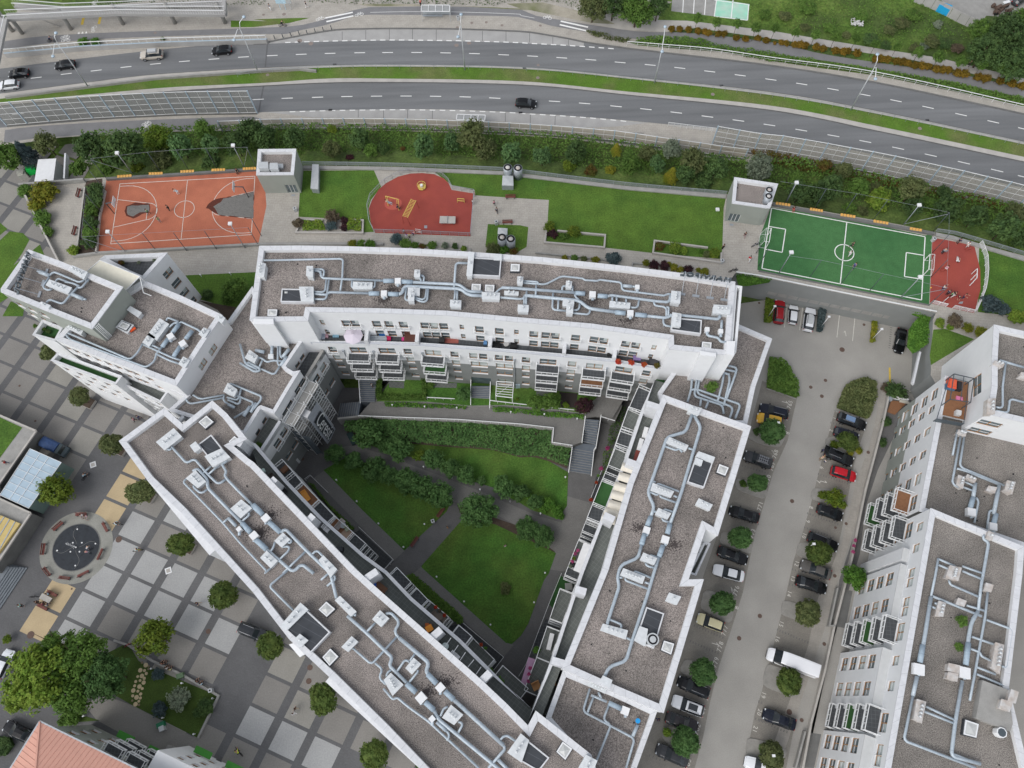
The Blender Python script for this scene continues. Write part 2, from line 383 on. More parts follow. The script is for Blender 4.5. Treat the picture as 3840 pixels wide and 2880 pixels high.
# curves of the road
nN=curve('a1 0 570 550 500 1200 425 1750 372 2212 348 b1 350 318 680 275 1130 262 1700 265 2212 285 c1 500 335 1000 402 2212 548 d1 1000 690 2212 948',ZH)
nS=curve('a1 40 775 700 690 1300 620 2212 565 b1 900 540 2212 558 c1 1000 637 2212 770 d1 1000 925 2212 1178',ZH)
gN=curve('a1 40 820 700 738 1300 655 2212 592 b1 900 558 2212 575 c1 1000 655 2212 795 d1 1000 950 2212 1203',ZH)
gS=curve('a1 40 850 900 772 1450 725 2212 690 b1 600 655 1100 655 2212 677 c1 1000 763 2212 883 d1 1000 1050 2212 1305',ZH)
sN=curve('a1 0 880 900 800 1500 755 2212 713 b1 900 685 2212 706 c1 1000 790 2212 920 d1 1000 1090 2212 1345',ZH)
sS=curve('a1 0 1060 900 990 1500 960 2212 930 b1 300 922 1100 907 1700 910 2212 935 c1 700 975 1300 1028 2212 1120 d1 1000 1290 2212 1560',ZH)
band('pavement_north',offset(nN,14,False),nN,ZH+.004,'path')
band('road_north',nN,nS,ZH+.008,'asphalt')
band('median_kerb_north',nS,gN,ZH,'cpl',ZH+.12)
band('median_grass_strip',gN,gS,ZH,'gmd',ZH+.16)
band('median_kerb_south',gS,sN,ZH,'cpl',ZH+.12)
band('road_south',sN,sS,ZH+.008,'asphalt')
band('pavement_south',sS,[p for p in S_EDGE],ZH+.004,'path')
# bus bays and their kerbs
sheet('bus_bay_north','b1 130 345 350 305 680 250 900 242 1130 238 1700 243 2212 262 c1 200 272 500 322 640 352 640 385 b1 2180 355 1700 342 1130 335 700 342 300 356 130 362',ZH+.012,'bcc')
sheet('bus_bay_south','b1 100 930 300 922 1100 906 1700 911 2212 936 c1 700 976 1080 1012 1180 1018 900 1050 620 1060 b1 2150 1012 1500 985 1000 978 500 975 300 950',ZH+.012,'bcc')
mb=MB()
for s in('a1 1850 368 2212 362 b1 130 350 350 305 680 250 900 242 1130 238 1700 243 2212 262 c1 200 270 500 320 640 350 1000 402 1300 438 2212 548 d1 1000 690 2212 948',):
 c=[p.xy for p in spline([q.xy for q in G(s,ZH)],2)]
 for a,b in zip(c,c[1:]):mb.wall(a,b,.3,ZH,ZH+.14)
for c in(nS,sN):
 for a,b in zip(c[1:],c[2:-1]):mb.wall(a,b,.12,ZH,ZH+.15)
sct('road_kerbs',mb,'cdk')
# cycle path and footways north of the road
for q in('a2 -60 500 80 370 190 385 245 440 180 560 60 720 -60 820','a2 -100 250 0 300 62 350 -80 470','a2 -60 760 130 640 330 480 400 640 100 900 -60 1000','a2 20 1075 90 950 200 1000 190 1075'):sheet('plaza_lawn',q,.002+len(q)*1e-4,'grass')
c1s='a1 0 350 300 305 900 270 1700 245 2212 228 b1 240 225 420 205 560 170 850 78 940 60 1700 55 2212 75 c1 200 122 600 190 1100 262 1500 272 2212 352 d1 500 440 1000 520 1700 620 2212 740'
c2s='a1 0 420 300 370 900 320 1700 292 2212 282 b1 240 290 420 245 620 205 850 128 940 122 1700 128 2212 142 c1 300 200 700 272 1000 322 1300 330 2212 455 d1 500 495 1000 575 1700 700 2212 815'
band('cycle_path_north',curve(c1s,ZH),curve(c2s,ZH),ZH+.012,'pgy')
sheet('footway_north','c1 560 60 760 110 1000 190 1150 200 1240 165 1500 172 2212 258 d1 1000 402 1500 478 2212 652 2212 700 1800 615 1300 500 600 392 c1 2212 322 1560 232 1330 265 900 240 560 160',ZH+.012,'cpl')
sheet('verge_meadow','c1 1020 352 1080 375 1400 402 1800 432 2212 507 d1 500 562 1000 627 1700 772 2212 882 2600 980 2700 -300 -200 -300 c1 1300 60 1250 175 1330 262',ZH+.009,'meadow')
sheet('trodden_ground','b1 850 30 1400 35 2212 70 c1 0 30 300 20 600 90 760 130 900 200 700 190 200 85 0 75 b1 1700 50 940 52',ZH+.016,'dirt')
sheet('paved_square','a1 150 60 730 50 1500 60 2212 60 b1 850 45 850 75 520 160 240 220 0 225 a1 1900 235 300 300 60 340',ZH+.008,'path')
sheet('verge_grass','a1 1915 170 2212 175 b1 0 160 300 150 470 148 300 190 0 225 a1 1915 225',ZH+.016,'gmd')
sheet('sports_court_grey','c1 1375 -20 1750 -10 1720 135 1365 92',ZH+.02,'concrete')
sheet('sports_court_mint','c1 1740 -10 2015 35 2000 168 1722 135',ZH+.024,mat('mint_surface',(.30,.62,.47),.8,.08,.5,col2=(.42,.58,.48)))
mb=MB()
for s in('c1 1466 0 1460 105','c1 1556 0 1549 112','c1 1650 0 1641 122','c1 1878 0 1862 150','c1 1740 5 1722 135','c1 1725 0 2010 38','c1 2008 38 1998 168','c1 1722 135 1998 168'):
 a,b=G(s,ZH+.03);mb.wall(a,b,.18,ZH+.026,ZH+.032)
sct('court_lines_north',mb,'line')
sheet('scrap_yard_ground','d1 1430 -60 2400 -60 2400 160 1900 130 1850 195 1700 120',ZH+.02,'concrete')
# south cycle path
band('cycle_path_south',curve('a1 0 1085 300 1048 900 1010 1500 985 2100 968 b1 100 990 500 992 1100 1000 2212 1035 c1 600 1075 1200 1150 1900 1260',ZH,ext=False),curve('a1 0 1195 280 1150 700 1120 1300 1085 1800 1068 b1 100 1060 500 1062 1100 1072 2212 1112 c1 600 1152 1200 1225 1900 1325',ZH,ext=False),ZH+.012,'pgy')
# lane markings
mb=MB()
def dashes(s,L,w,d=None,z=ZH+.016,off=0):
 P=[q.xy for q in G(s,ZH)]
 if d:R=rsp(spline(P,1),d,off)
 else:R=[(P[i],(P[min(i+1,len(P)-1)]-P[max(0,i-1)]).normalized())for i in rg(len(P))]
 for p,t in R:mb.wall(p-t*L/2,p+t*L/2,w,z,z+.004)
dashes('a1 55 672 300 645 550 613 798 585 1045 556 1290 530 1530 509 1775 490 2020 473 b1 157 461 397 451 637 443 883 438 1114 436 1355 436 1595 439 1834 445 2076 455 c1 215 466 457 480 698 496 941 518 1190 539 1436 564 1684 593 1937 625 d1 112 660 368 697 627 741 890 787 1150 836 1416 891 1690 951 1957 1011 2212 1070',2.15,.17)
dashes('a1 150 945 900 895 1700 850 b1 40 825 281 815 533 807 776 801 1022 798 1267 797 1512 799 1757 804 2003 814 c1 397 841 646 858 907 882 1155 906 1407 934 1665 967 1922 1000 d1 100 1037 364 1080 631 1126 895 1174 1168 1230 1438 1288 1713 1350 1989 1415 2212 1468',2.2,.17)
dashes('b1 287 352 600 342 1065 333 1400 334 1765 340 2155 352 c1 210 361 440 373 680 389 916 407',1.1,.24,1.93)
dashes('b1 325 927 480 922 718 916 1035 912 1276 911 1600 916 1845 923 2165 936 c1 145 943 390 957 635 974 885 996 1045 1013',1.1,.2,1.95)
for s in('b1 597 150 825 103','b1 606 180 830 132','c1 448 176 675 226','c1 440 205 662 256'):
 a,b=G(s,ZH);mb.wall(a,b,.38,ZH+.018,ZH+.022)
c=curve('b1 970 103 1300 97 1700 100 2212 118 c1 120 130 230 150',ZH,ext=False)
for a,b in zip(c,c[1:]):mb.wall(a,b,.08,ZH+.018,ZH+.022)
def bikemark(s,z,sc=1.0,rot=0,mbb=None):
 mbb=mbb or mb;p=G1(s,z);ca,sa=math.cos(rot),math.sin(rot)
 def q(x,y):return(p.x+(x*ca-y*sa)*sc,p.y+(x*sa+y*ca)*sc)
 for cx in(-.55,.55):
  for k in rg(10):
   a0,a1=k*.628,(k+1)*.628;mbb.wall(q(cx+.34*math.cos(a0),.34*math.sin(a0)),q(cx+.34*math.cos(a1),.34*math.sin(a1)),.09,z,z+.004)
 for a,b in(((-.55,0),(-.1,.45)),((-.1,.45),(.4,.45)),((.4,.45),(0,-.02)),((0,-.02),(-.1,.45)),((.55,0),(.4,.6)),((-.55,0),(0,-.02)),((.3,.62),(.55,.62)),((-.3,.55),(0,.55))):mbb.wall(q(*a),q(*b),.08,z,z+.004)
for s,r in(('a1 1200 1060',.3),('a1 1215 1028',.3),('a1 540 310',.1),('a1 545 335',.1),('a1 790 25',1.5),('a1 780 240',1.4),('b1 555 158',.3),('b1 878 122',.3),('c1 338 147',-.25)):bikemark(s,ZH+.018,1.0,r)
for s in('a1 655 272','a1 685 270','a1 716 268'):
 p=G1(s,ZH);mb.face([(p.x-.25,p.y-.3,ZH+.02),(p.x+.25,p.y-.3,ZH+.02),(p.x,p.y+.3,ZH+.02)])
sct('road_markings',mb,'line')
mb=MB()
for s in('a1 715 55 680 205','a1 852 55 820 200'):
 a,b=G(s,ZH);mb.wall(a,b,.55,ZH+.018,ZH+.022)
sct('tactile_strips',mb,'yellow_paint')
# asphalt joints
mb=MB()
for s in('b1 118 358 100 555','b1 85 712 45 925'):
 a,b=G(s,ZH);mb.wall(a,b,.3,ZH+.010,ZH+.014)
for s in('b1 737 262 737 335','b1 933 250 933 332','b1 1128 242 1128 330','b1 1320 242 1320 330','b1 1517 245 1517 333','b1 1900 258 1900 340','b1 2096 262 2096 346','c1 190 275 190 352','c1 383 308 383 366','c1 512 330 512 375','b1 870 910 870 975','b1 1080 908 1080 978','b1 1280 908 1280 985','b1 1485 910 1485 985','b1 2090 935 2090 1008','c1 197 945 195 1030','c1 403 962 400 1040'):
 a,b=G(s,ZH);mb.wall(a,b,.09,ZH+.014,ZH+.018)
sct('road_joints',mb,'pzd')
# terrace over the garages
ZT=7.0
TN='a1 150 1525 690 1482 880 1470 1500 1432 2120 1392 b1 400 1380 1200 1392 2080 1425 c1 140 1440 1000 1542 1830 1612 d2 130 128 700 230 1200 318 1470 378 2212 572'
TNP=[p.xy for p in G(TN,ZT)];e=TNP[-1]+(TNP[-1]-TNP[-2]).normalized()*60
tail=[p.xy for p in G('d2 1438 1560 1458 1100 1482 1046 740 893 0 744 c2 1900 714',ZT)]
west=[p.xy for p in G('a2 480 612 180 22',ZT)]
TP=TNP+[e,Vc((e.x,38)),Vc((70,34))]+tail+[Vc((29,54)),Vc((-36,54)),Vc((-41,49)),Vc((-60,49))]+west
mb=MB();mb.pzm(TP,-.2,ZT,1,0);sct('terrace',mb,['path','grr'])
def z7(name,s,m,dz=.004,smooth=False):return sheet(name,s,ZT+dz,m,smooth=smooth)
# planted bank between terrace and highway
A=rsp([p for p in spline(TNP,2)],2.0);A=[a for a,_ in A if a.x>G1('a1 560 1490',ZT).x]
mb=MB();rows=[]
S2=S_EDGE[1:-1]
for a in A:
 b=min(S2,key=lambda q:(q-a).length)
 rows.append([(a.x+(b.x-a.x)*t,a.y+(b.y-a.y)*t,(5.2*(1-t)+(ZH-.05)*t)+(.35*noise.noise(Vc((a.x*.25,a.y*.25,t*4)))if 0<t<1 else 0))for t in(0,.2,.4,.6,.8,1)])
for r0,r1 in zip(rows,rows[1:]):
 for k in rg(5):mb.face([r0[k],r0[k+1],r1[k+1],r1[k]])
sct('planted_bank',mb,'weeds')
# lawns on terrace
z7('lawn_west_terrace','b1 412 1415 1000 1412 b2 1060 0 975 110 955 180 975 300 1000 375 905 380 900 275 375 250 385 40 b1 385 1590','grass')
z7('lawn_middle_terrace','b1 1500 1425 2060 1435 2212 1450 c1 1000 1560 1820 1632 c2 1815 110 1800 180 1790 480 1780 600 1210 550 810 505 330 455 350 110 130 98 b2 1840 72 1836 30 1650 -10','grass')
z7('lawn_small_square','b2 1945 310 2212 320 c2 180 335 165 500 60 560 b2 1925 500','grass')
z7('lawn_east_terrace','d2 1840 500 2212 590 2500 660 2500 1100 2212 1080 1830 1040','grass')
z7('lawn_beside_tower','d2 1460 1185 1560 1180 1800 1265 1440 1480 1430 1400','grass')
z7('lawn_between_blocks','a2 1540 735 2125 708 2100 1000 1960 1020 1640 930','grass')
z7('soil_court_planter','a2 700 0 a1 720 1500 850 1480 a2 840 230 800 560 640 560 660 300','soil')
z7('bare_bed','a2 1650 945 1960 1000 1900 1120 1800 1020','soil',.008)
# basketball court
z7('basketball_court','a1 882 1492 1500 1452 2140 1420 a2 2200 20 2210 160 2145 468 815 540 835 250','court_orange')
lb=MB()
def line7(s,w=.09,z=ZT+.012,closed=False,mbb=None):
 P=[p.xy for p in G(s,z)];mbb=mbb or lb
 for a,b in zip(P,P[1:]):mbb.wall(a,b,w,z,z+.004)
def arc(c,r,a0,a1,w=.09,z=ZT+.012,mbb=None,ax=None):
 mbb=mbb or lb;n=max(8,int(abs(a1-a0)*6));ex=ax or Vc((1,0));ey=Vc((-ex.y,ex.x));P=[c+ex*(r*math.cos(a0+(a1-a0)*k/n))+ey*(r*math.sin(a0+(a1-a0)*k/n))for k in rg(n+1)]
 for a,b in zip(P,P[1:]):mbb.wall(a,b,w,z,z+.004)
TL,TR,BR,BL=[p.xy for p in G('a1 995 1525 2115 1462 a2 2085 398 918 475',ZT)]
for a,b in((TL,TR),(TR,BR),(BR,BL),(BL,TL)):lb.wall(a,b,.1,ZT+.012,ZT+.016)
ex=((TR-TL)+(BR-BL)).normalized();cc=(TL+TR+BR+BL)/4;LL=(TR-TL).length;WW=(TL-BL).length
lb.wall((TL+TR)/2,(BL+BR)/2,.09,ZT+.012,ZT+.016)
arc(cc,1.75,0,6.2832,ax=ex)
for sgn,e0 in((1,(TL+BL)/2),(-1,(TR+BR)/2)):
 d=ex*sgn;nn=Vc((-ex.y,ex.x));basket=e0+d*1.5;R=WW/2-.55
 P=[e0+nn*R]+[basket+(nn*math.cos(a)*R+d*math.sin(a)*R)for a in[k*math.pi/18 for k in rg(19)]]+[e0-nn*R]
 for a,b in zip(P,P[1:]):lb.wall(a,b,.09,ZT+.012,ZT+.016)
 f=e0+d*5.6;A1=[e0+nn*2.9,f+nn*1.75,f-nn*1.75,e0-nn*2.9]
 for a,b in zip(A1,A1[1:]):lb.wall(a,b,.09,ZT+.012,ZT+.016)
 P=[f+(nn*math.cos(a)+d*math.sin(a))*1.75 for a in[k*math.pi/10 for k in rg(11)]]
 for a,b in zip(P,P[1:]):lb.wall(a,b,.09,ZT+.012,ZT+.016)
sct('basketball_lines',lb,'lnw')
# torn patches: bare screed where the surface is missing, with a charred lip
def ragged(s,z,j=.12):
 P=[p.xy for p in G(s,z)];out=[]
 for a,b in zip(P,P[1:]+P[:1]):
  n=max(1,int((b-a).length/.5))
  for k in rg(n):out.append(a+(b-a)*k/n+Vc((random.uniform(-j,j),random.uniform(-j,j))))
 return out
for k,(s,s2)in en((('a2 1035 200 1045 160 1085 150 1130 128 1170 140 1240 140 1240 215 1180 228 1110 262 1050 245','a2 1050 195 1060 165 1095 158 1150 155 1238 152 1236 212 1160 215 1105 250 1062 235'),('a2 1712 175 1740 135 1790 105 1850 95 2105 42 2108 265 1810 238 1770 210','a2 1770 165 1830 130 1850 100 2103 46 2103 262 1815 235 1795 200'))):
 mb=MB();mb.flat(ragged(s,ZT),ZT+.020);sct('charred_edge',mb,mat('charred_rubber',(.10,.03,.02),.9,.2,3))
 mb=MB();mb.flat(ragged(s2,ZT,.07),ZT+.024);sct('bare_screed_patch',mb,mat('bare_screed',(.17,.165,.155),.95,.12,1.2,.3,.2,7))
 # playground
z7('playground_surface','b1 985 1659 1040 1570 1100 1520 1200 1465 1300 1440 1400 1435 1500 1445 1580 1480 1620 1520 1645 1575 1830 1605 b2 1830 60 1802 412 1010 382 975 300 958 180','crd',.010)
sheetw('playground_patch',[G1('b2 1160 140',ZT).xy+Vc((math.cos(a)*1.55,math.sin(a)*1.35))for a in[k*.3927 for k in rg(16)]],ZT+.016,mat('worn_red_surface',(.44,.10,.075),.9,.08,.6))
# football pitch
z7('football_pitch','d2 112 170 700 260 1395 405 1450 385 1425 978 1300 960 700 830 0 690 15 430','pitch',.008)
lb=MB();z=ZT+.014
for s in('d2 118 178 1392 415','d2 1392 415 1362 940','d2 1362 940 38 678','d2 38 678 118 178','d2 742 297 688 805','d2 98 330 235 353 206 545 66 518','d2 1383 570 1236 546 1220 745 1368 768'):line7(s,.16,z,mbb=lb)
Q=[p.xy for p in G('d2 118 178 1392 415 1362 940 38 678',ZT)];arc(sum(Q,Vc((0,0)))/4,1.6,0,6.2832,.15,z,lb)
sct('pitch_lines',lb,'line')
z7('exercise_surface','d2 1452 425 1560 440 1800 490 1850 690 1852 850 1800 1050 1430 965','crd',.010)
# terrace stone trims (kerbs round lawns and planters)
def wlt(name,lbl,cat,s,z0,h,w,m='cpl',gp=None,closed=False,world=None,mt=None):
 P=[p.xy for p in G(s,z0+h)]if world is None else world
 if closed:P=P+[P[0]]
 mb=MB()
 for i,(a,b)in en(zip(P,P[1:])):
  d=(b-a).normalized();mb.wall(a-d*(w*.5 if i else 0),b+d*w*.499*(1 if i<len(P)-2 else 0),w,z0,z0+h-.003*(i%2),0,mt)
 o=mb.bd(name,m);rcn(o);return tag(o,lbl,cat,gp)
 # parking level (z=0)
ZP=0.0
sheetw('parking_ground',[Vc(p)for p in((-10,-60),(75,-60),(95,70),(30,62),(22,30),(8,-12))],-.01,'asl')
# parking bays paved with grass-jointed blocks
sheet('bays_east','d3 640 315 900 445 860 560 800 760 740 1090 700 1300 640 1560 d4 590 220 530 400 490 520 350 1090 240 1659 100 2100 -300 2100 -110 1659 -20 1200 30 1050 150 580 240 210 300 -60 d3 370 1340 440 1100 520 780 600 470',.004,mat('block_paving',(.235,.22,.195),.95,.12,.4,.1,.10,6,seam=(.35,.2,.02,.85,.33,.5)))
sheet('bays_west','d3 330 200 250 560 c3 2212 820 2100 1200 2060 1330 c4 1960 200 1860 520 1760 820 1690 1100 1630 1400 1560 1659 1400 2200 900 2200 1080 1659 1250 1195 1620 100 c3 1745 1345 2020 440 2120 60',.004,MATS['block_paving'])
sheet('parking_walk','d3 975 60 1060 90 1100 180 1020 500 870 1080 700 1600 d4 560 500 330 1200 180 1659 60 1659 250 1150 420 650 500 260 620 -20 d3 700 1400 820 900 930 600 1000 300',.008,mat('walk_slabs',(.33,.31,.28),.95,.1,.4,0,.06,6,seam=(.5,.5,.02,.88,.33)))
# plaza (z=0)
sheetw('plaza',[Vc(p)for p in((-170,-80),(10,-80),(-14,-10),(-50,30),(-45,60),(-78,92),(-170,120))],-.02,'pzd')
A0=G1('a4 1070 75',0).xy;E1=Vc((4.8925,-2.1662));E2=Vc((-1.9439,-4.0926));cs={'light':MB(),'grey':MB(),'tan':MB(),'mid':MB()}
LIGHT=[(0,0),(1,0),(2,0),(3,0),(-1,0),(-1,1),(-1,2),(0,-1),(1,-1),(-1,-1),(-1,-2),(0,-3),(2,-1),(5,2),(6,2),(7,2)]
TAN=[(-2,1),(-2,2),(-2,-2),(-2,-3),(-2,-4)]
SKIP=[(-2,-1),(-2,0),(4,0),(4,1),(4,-1),(4,2),(8,2)]
for i in rg(-16,12):
 for j in rg(-18,12):
  if(i,j)in SKIP:continue
  c=A0+E1*(i+.38)+E2*(j+.45)
  if i==-3 and j>-5:continue
  if i in(-4,-5,-6,-7)and j>-3:continue
  if j>=3 and i<3:continue
  if j>=4 and i<6:continue
  if(c.x+49)*.70+(c.y-30)*.71>2.5 and c.x>-60:continue
  k='light'if(i,j)in LIGHT else'tan'if(i,j)in TAN else('mid'if(i*7+j*3)%5==0 else'grey')
  q=[A0+E1*i+E2*j];q+=[q[0]+E1*.767,q[0]+E1*.767+E2*.893,q[0]+E2*.893]
  cs[k].flat(q,-.012)
for k,v in cs.items():sct('plaza_slabs',v,'cell_'+k)
# courtyard
ZW=2.6
sheetw('courtyard_ground',[Vc((-50,33)),Vc((-50,44)),Vc((-34,50)),Vc((28,47)),Vc((28,36)),Vc((8,3)),Vc((2,-4)),Vc((-8,2))],-.015,'yard')
def z0s(name,s,m,dz=.004,smooth=False):return sheet(name,s,dz,m,smooth=smooth)
z0s('courtyard_path_pale','b3 500 870 585 808 1255 1470 1165 1555','ydp')
z0s('courtyard_path_south','b3 1390 1605 b4 1400 0 1700 230 2160 640 2080 735 1700 400 1330 40 b3 1335 1655','ydp')
z0s('courtyard_path_curved','b3 700 610 860 600 1100 680 1500 830 1900 985 2212 1120 c3 250 1180 460 1240 490 1015 690 1072 760 1250 700 1400 560 1500 c4 480 30 350 10 c3 400 1480 300 1420 130 1290 b3 1900 1110 1640 1060 1100 790 800 680','ydp',.002)
z0s('lawn_courtyard_west','b3 582 802 760 700 1000 760 1400 900 1640 1070 1600 1150 1252 1470 900 1130','gsh',.03)
z0s('lawn_courtyard_south','b3 1730 1215 2000 1250 2212 1350 c3 200 1390 410 1490 350 1659 c4 310 100 180 460 120 560 40 632 0 620 b4 2100 625 1400 0 b3 1392 1600','gsh',.03)
z0s('lawn_courtyard_north','b3 1250 560 1700 560 2212 690 c3 300 700 510 820 500 1100 420 1210 200 1130 0 1010 b3 2000 950 1700 860 1400 720 1100 640 850 560 780 430','gsh',.03)
z0s('soil_hedge_bed','b3 1690 1090 2212 1270 c3 400 1478 380 1495 130 1420 b3 1740 1215','soil',.026)
# raised walk with garden level behind
mb=MB();WK=[p.xy for p in G('b3 870 355 1700 385 2212 420 c3 390 452 378 572 545 598 630 568 650 372 780 355 900 395 960 270 900 100 b3 885 20',ZW)]
mb.pzm(WK+[Vc((-20,50))],-.1,ZW,1,0);sct('walkway',mb,['ydp','cdk'])
ZG=3.3
mb=MB();Gd=[p.xy for p in G('b3 1020 232 1440 235 1790 268 c3 0 262 420 300 660 335',ZG)]
mb.pzm(Gd+[Vc((17,50)),Vc((-19,51))],-.1,ZG,1,0);sct('garden_terrace',mb,['gsh','concrete'])
# planted slope from lawn up to the walkway wall
T=[p.xy for p in spline([p.xy for p in G('b3 760 400 1100 385 1700 412 2212 445 c3 375 478 372 590 530 625',1.9)],1.5)];Bt=[p.xy for p in spline([p.xy for p in G('b3 780 500 1100 560 1600 610 2000 640 2212 700 c3 200 690 350 730 500 790',.02)],1.5)]
mb=MB();n=40
def at(P,t):
 f=t*(len(P)-1);i=min(int(f),len(P)-2);return P[i]+(P[i+1]-P[i])*(f-i)
for k in rg(n):
 for a,b in((0,.5),(.5,1)):
  q=[]
  for t,sft in((k/n,a),(k/n,b),((k+1)/n,b),((k+1)/n,a)):
   p=at(T,t)*(1-sft)+at(Bt,t)*sft;q.append((p.x,p.y,1.9*(1-sft)+.02*sft))
  mb.face(q)
sct('shrub_slope',mb,'soil')
SLT,SLB=T,Bt
# BUILDING KIT
FL=3.15
class Fc:
 def __init__(s,P,z0,z1,split=None,depth=.26):
  s.P=[Vc(p[:2])for p in P];s.z0=z0;s.z1=z1;s.split=split;s.op=[[]for _ in P[1:]];s.depth=depth
 def seg(s,i):
  a,b=s.P[i],s.P[i+1];d=(b-a);L=d.length;d/=L;return a,d,L,Vc((d.y,-d.x))
 def locate(s,px):
  r=ray(px);best=None
  for i in rg(len(s.P)-1):
   a,d,L,n=s.seg(i);den=r[0]*n.x+r[1]*n.y
   if den>-1e-6:continue
   t=(a.x*n.x+a.y*n.y)/den
   if t<=0:continue
   q=Vc((r[0]*t,r[1]*t));z=H+r[2]*t;u=(q-a).dot(d);e=max(0,-u,u-L)
   if best is None or e<best[0]:best=(e,i,min(max(u,.4),L-.4),z)
  if best is None:
   q=U(px,(s.z0+s.z1)/2).xy
   for i in rg(len(s.P)-1):
    a,d,L,n=s.seg(i);u=(q-a).dot(d);e=abs((q-a).dot(n))+max(0,-u,u-L)
    if best is None or e<best[0]:best=(e,i,min(max(u,.4),L-.4),s.z1-1)
   print('LOCATE fallback',px)
  return best[1:]
 def open(s,i,u,zt,w,h):
  a,d,L,n=s.seg(i);u=min(max(u,w/2+.08),L-w/2-.08)
  if L<w+.2:return None
  o=(u-w/2,u+w/2,zt-h,zt)
  for p in s.op[i]:
   if not(o[1]<=p[0]or o[0]>=p[1]or o[3]<=p[2]or o[2]>=p[3]):return None
  s.op[i].append(o);return(a+d*u,n,math.atan2(d.y,d.x),zt-h)
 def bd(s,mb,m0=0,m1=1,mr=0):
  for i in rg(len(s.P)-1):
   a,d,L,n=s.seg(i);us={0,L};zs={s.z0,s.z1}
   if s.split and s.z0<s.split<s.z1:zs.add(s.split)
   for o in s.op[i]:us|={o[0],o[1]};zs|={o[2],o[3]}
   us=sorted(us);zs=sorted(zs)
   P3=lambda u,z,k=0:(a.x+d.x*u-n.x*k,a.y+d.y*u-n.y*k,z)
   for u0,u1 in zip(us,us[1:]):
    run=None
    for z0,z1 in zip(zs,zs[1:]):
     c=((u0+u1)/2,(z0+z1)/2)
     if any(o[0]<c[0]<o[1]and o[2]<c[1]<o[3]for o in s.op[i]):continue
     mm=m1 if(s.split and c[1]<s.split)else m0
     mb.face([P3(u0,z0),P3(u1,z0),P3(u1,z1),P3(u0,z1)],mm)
   k=s.depth
   for o in s.op[i]:
    u0,u1,z0,z1=o;mm=mr if not(s.split and(z0+z1)/2<s.split)else m1
    mb.face([P3(u0,z0),P3(u1,z0),P3(u1,z0,k),P3(u0,z0,k)],mr);mb.face([P3(u0,z1,k),P3(u1,z1,k),P3(u1,z1),P3(u0,z1)],mm)
    mb.face([P3(u0,z0,k),P3(u0,z1,k),P3(u0,z1),P3(u0,z0)],mm);mb.face([P3(u1,z0),P3(u1,z1),P3(u1,z1,k),P3(u1,z0,k)],mm)
WM={}
def win_meshes(w,h,pale,nm):
 key=(round(w,2),round(h,2),pale,nm)
 if key in WM:return WM[key]
 hw=w/2;g=MB();g.face([(-hw,-.24,0),(hw,-.24,0),(hw,-.24,h),(-hw,-.24,h)],0)
 if pale==2:g.face([(-hw,-.235,h*.45),(0,-.235,h*.45),(0,-.235,h),(-hw,-.235,h)],1)
 f=MB();t=.065
 for x0,x1,z0,z1 in[(-hw,-hw+t,0,h),(hw-t,hw,0,h),(-hw+t,hw-t,h-t,h),(-hw+t,hw-t,0,t)]+[(-hw+w*k/nm-.05,-hw+w*k/nm+.05,t,h-t)for k in rg(1,nm)]:
  f.box(((x0+x1)/2,-.20,z0),(x1-x0,.07,z1-z0))
 if h>1.6:f.box((0,-.19,h*.38),(w-2*t,.05,.07),0,1)
 b=MB();b.box((0,-.09,-.04),(w+.02,.30,.05))
 r=[]
 for nme,mb_,ms in(('window',g,['gpl'if pale==1 else'glass','gpl']),('frame',f,['wood','sill']),('sill',b,['sill'])):
  me=bpy.data.meshes.new(nme);me.from_pydata(mb_.v,[],mb_.f)
  for mm in ms:me.materials.append(M[mm])
  me.polygons.foreach_set('material_index',mb_.m);r.append(me)
 WM[key]=r;return r
def put(name,me,parent,loc,rot):
 o=bpy.data.objects.new(name,me);COL.objects.link(o);o.parent=parent;o.location=loc;o.rotation_euler=(0,0,rot);return o
def rel(rt,p,z):return(p.x-rt.location.x,p.y-rt.location.y,z-rt.location.z)
def wn(rt,fac,i,u,zt,w,h,nm=None,pale=None,rail=None):
 r=fac.open(i,u,zt,w,h)
 if r is None:return None
 p,n,ang,zb=r
 if nm is None:nm=2 if w>1.9 else 1
 if pale is None:pale=random.choice((0,0,0,1,2))
 g,f,s=win_meshes(w,h,pale,nm)
 o=put('window',g,rt,rel(rt,p,zb),ang+math.pi)
 o.rotation_euler=(0,0,math.atan2(n.y,n.x)-math.pi/2)
 a=bpy.data.objects.new('frame',f);COL.objects.link(a);a.parent=o
 a=bpy.data.objects.new('sill',s);COL.objects.link(a);a.parent=o
 if rail:rlg(rt,p,n,zb+.1,w+.35,.42,1.0)
 return p,n,zb
RM={}
def rail_mesh(w,d,h,panel):
 key=(round(w,1),round(d,1),h,panel)
 if key in RM:return RM[key]
 m=MB();hw=w/2;t=.075
 for z in(h,.12):
  m.beam((-hw,0,z),(-hw,d,z),t);m.beam((-hw,d,z),(hw,d,z),t);m.beam((hw,d,z),(hw,0,z),t)
 n=max(1,int(w/.75))
 for k in rg(n+1):x=-hw+w*k/n;m.beam((x,d,0),(x,d,h),t)
 nn=max(2,int(w/.16))
 for k in rg(nn):x=-hw+w*(k+.5)/nn;m.beam((x,d-.02,.14),(x,d-.02,h-.05),.022)
 if d>.8:
  for k in rg(1,int(d/.7)+1):
   y=d*k/(int(d/.7)+1)
   for x in(-hw,hw):m.beam((x,y,0),(x,y,h),t*.8)
  if panel:m.face([(-hw+.05,d-.04,.15),(hw-.05,d-.04,.15),(hw-.05,d-.04,h-.1),(-hw+.05,d-.04,h-.1)],1)
 me=bpy.data.meshes.new('railing');me.from_pydata(m.v,[],m.f);me.materials.append(M['rail']);me.materials.append(M['scrim']);me.polygons.foreach_set('material_index',m.m)
 RM[key]=me;return me
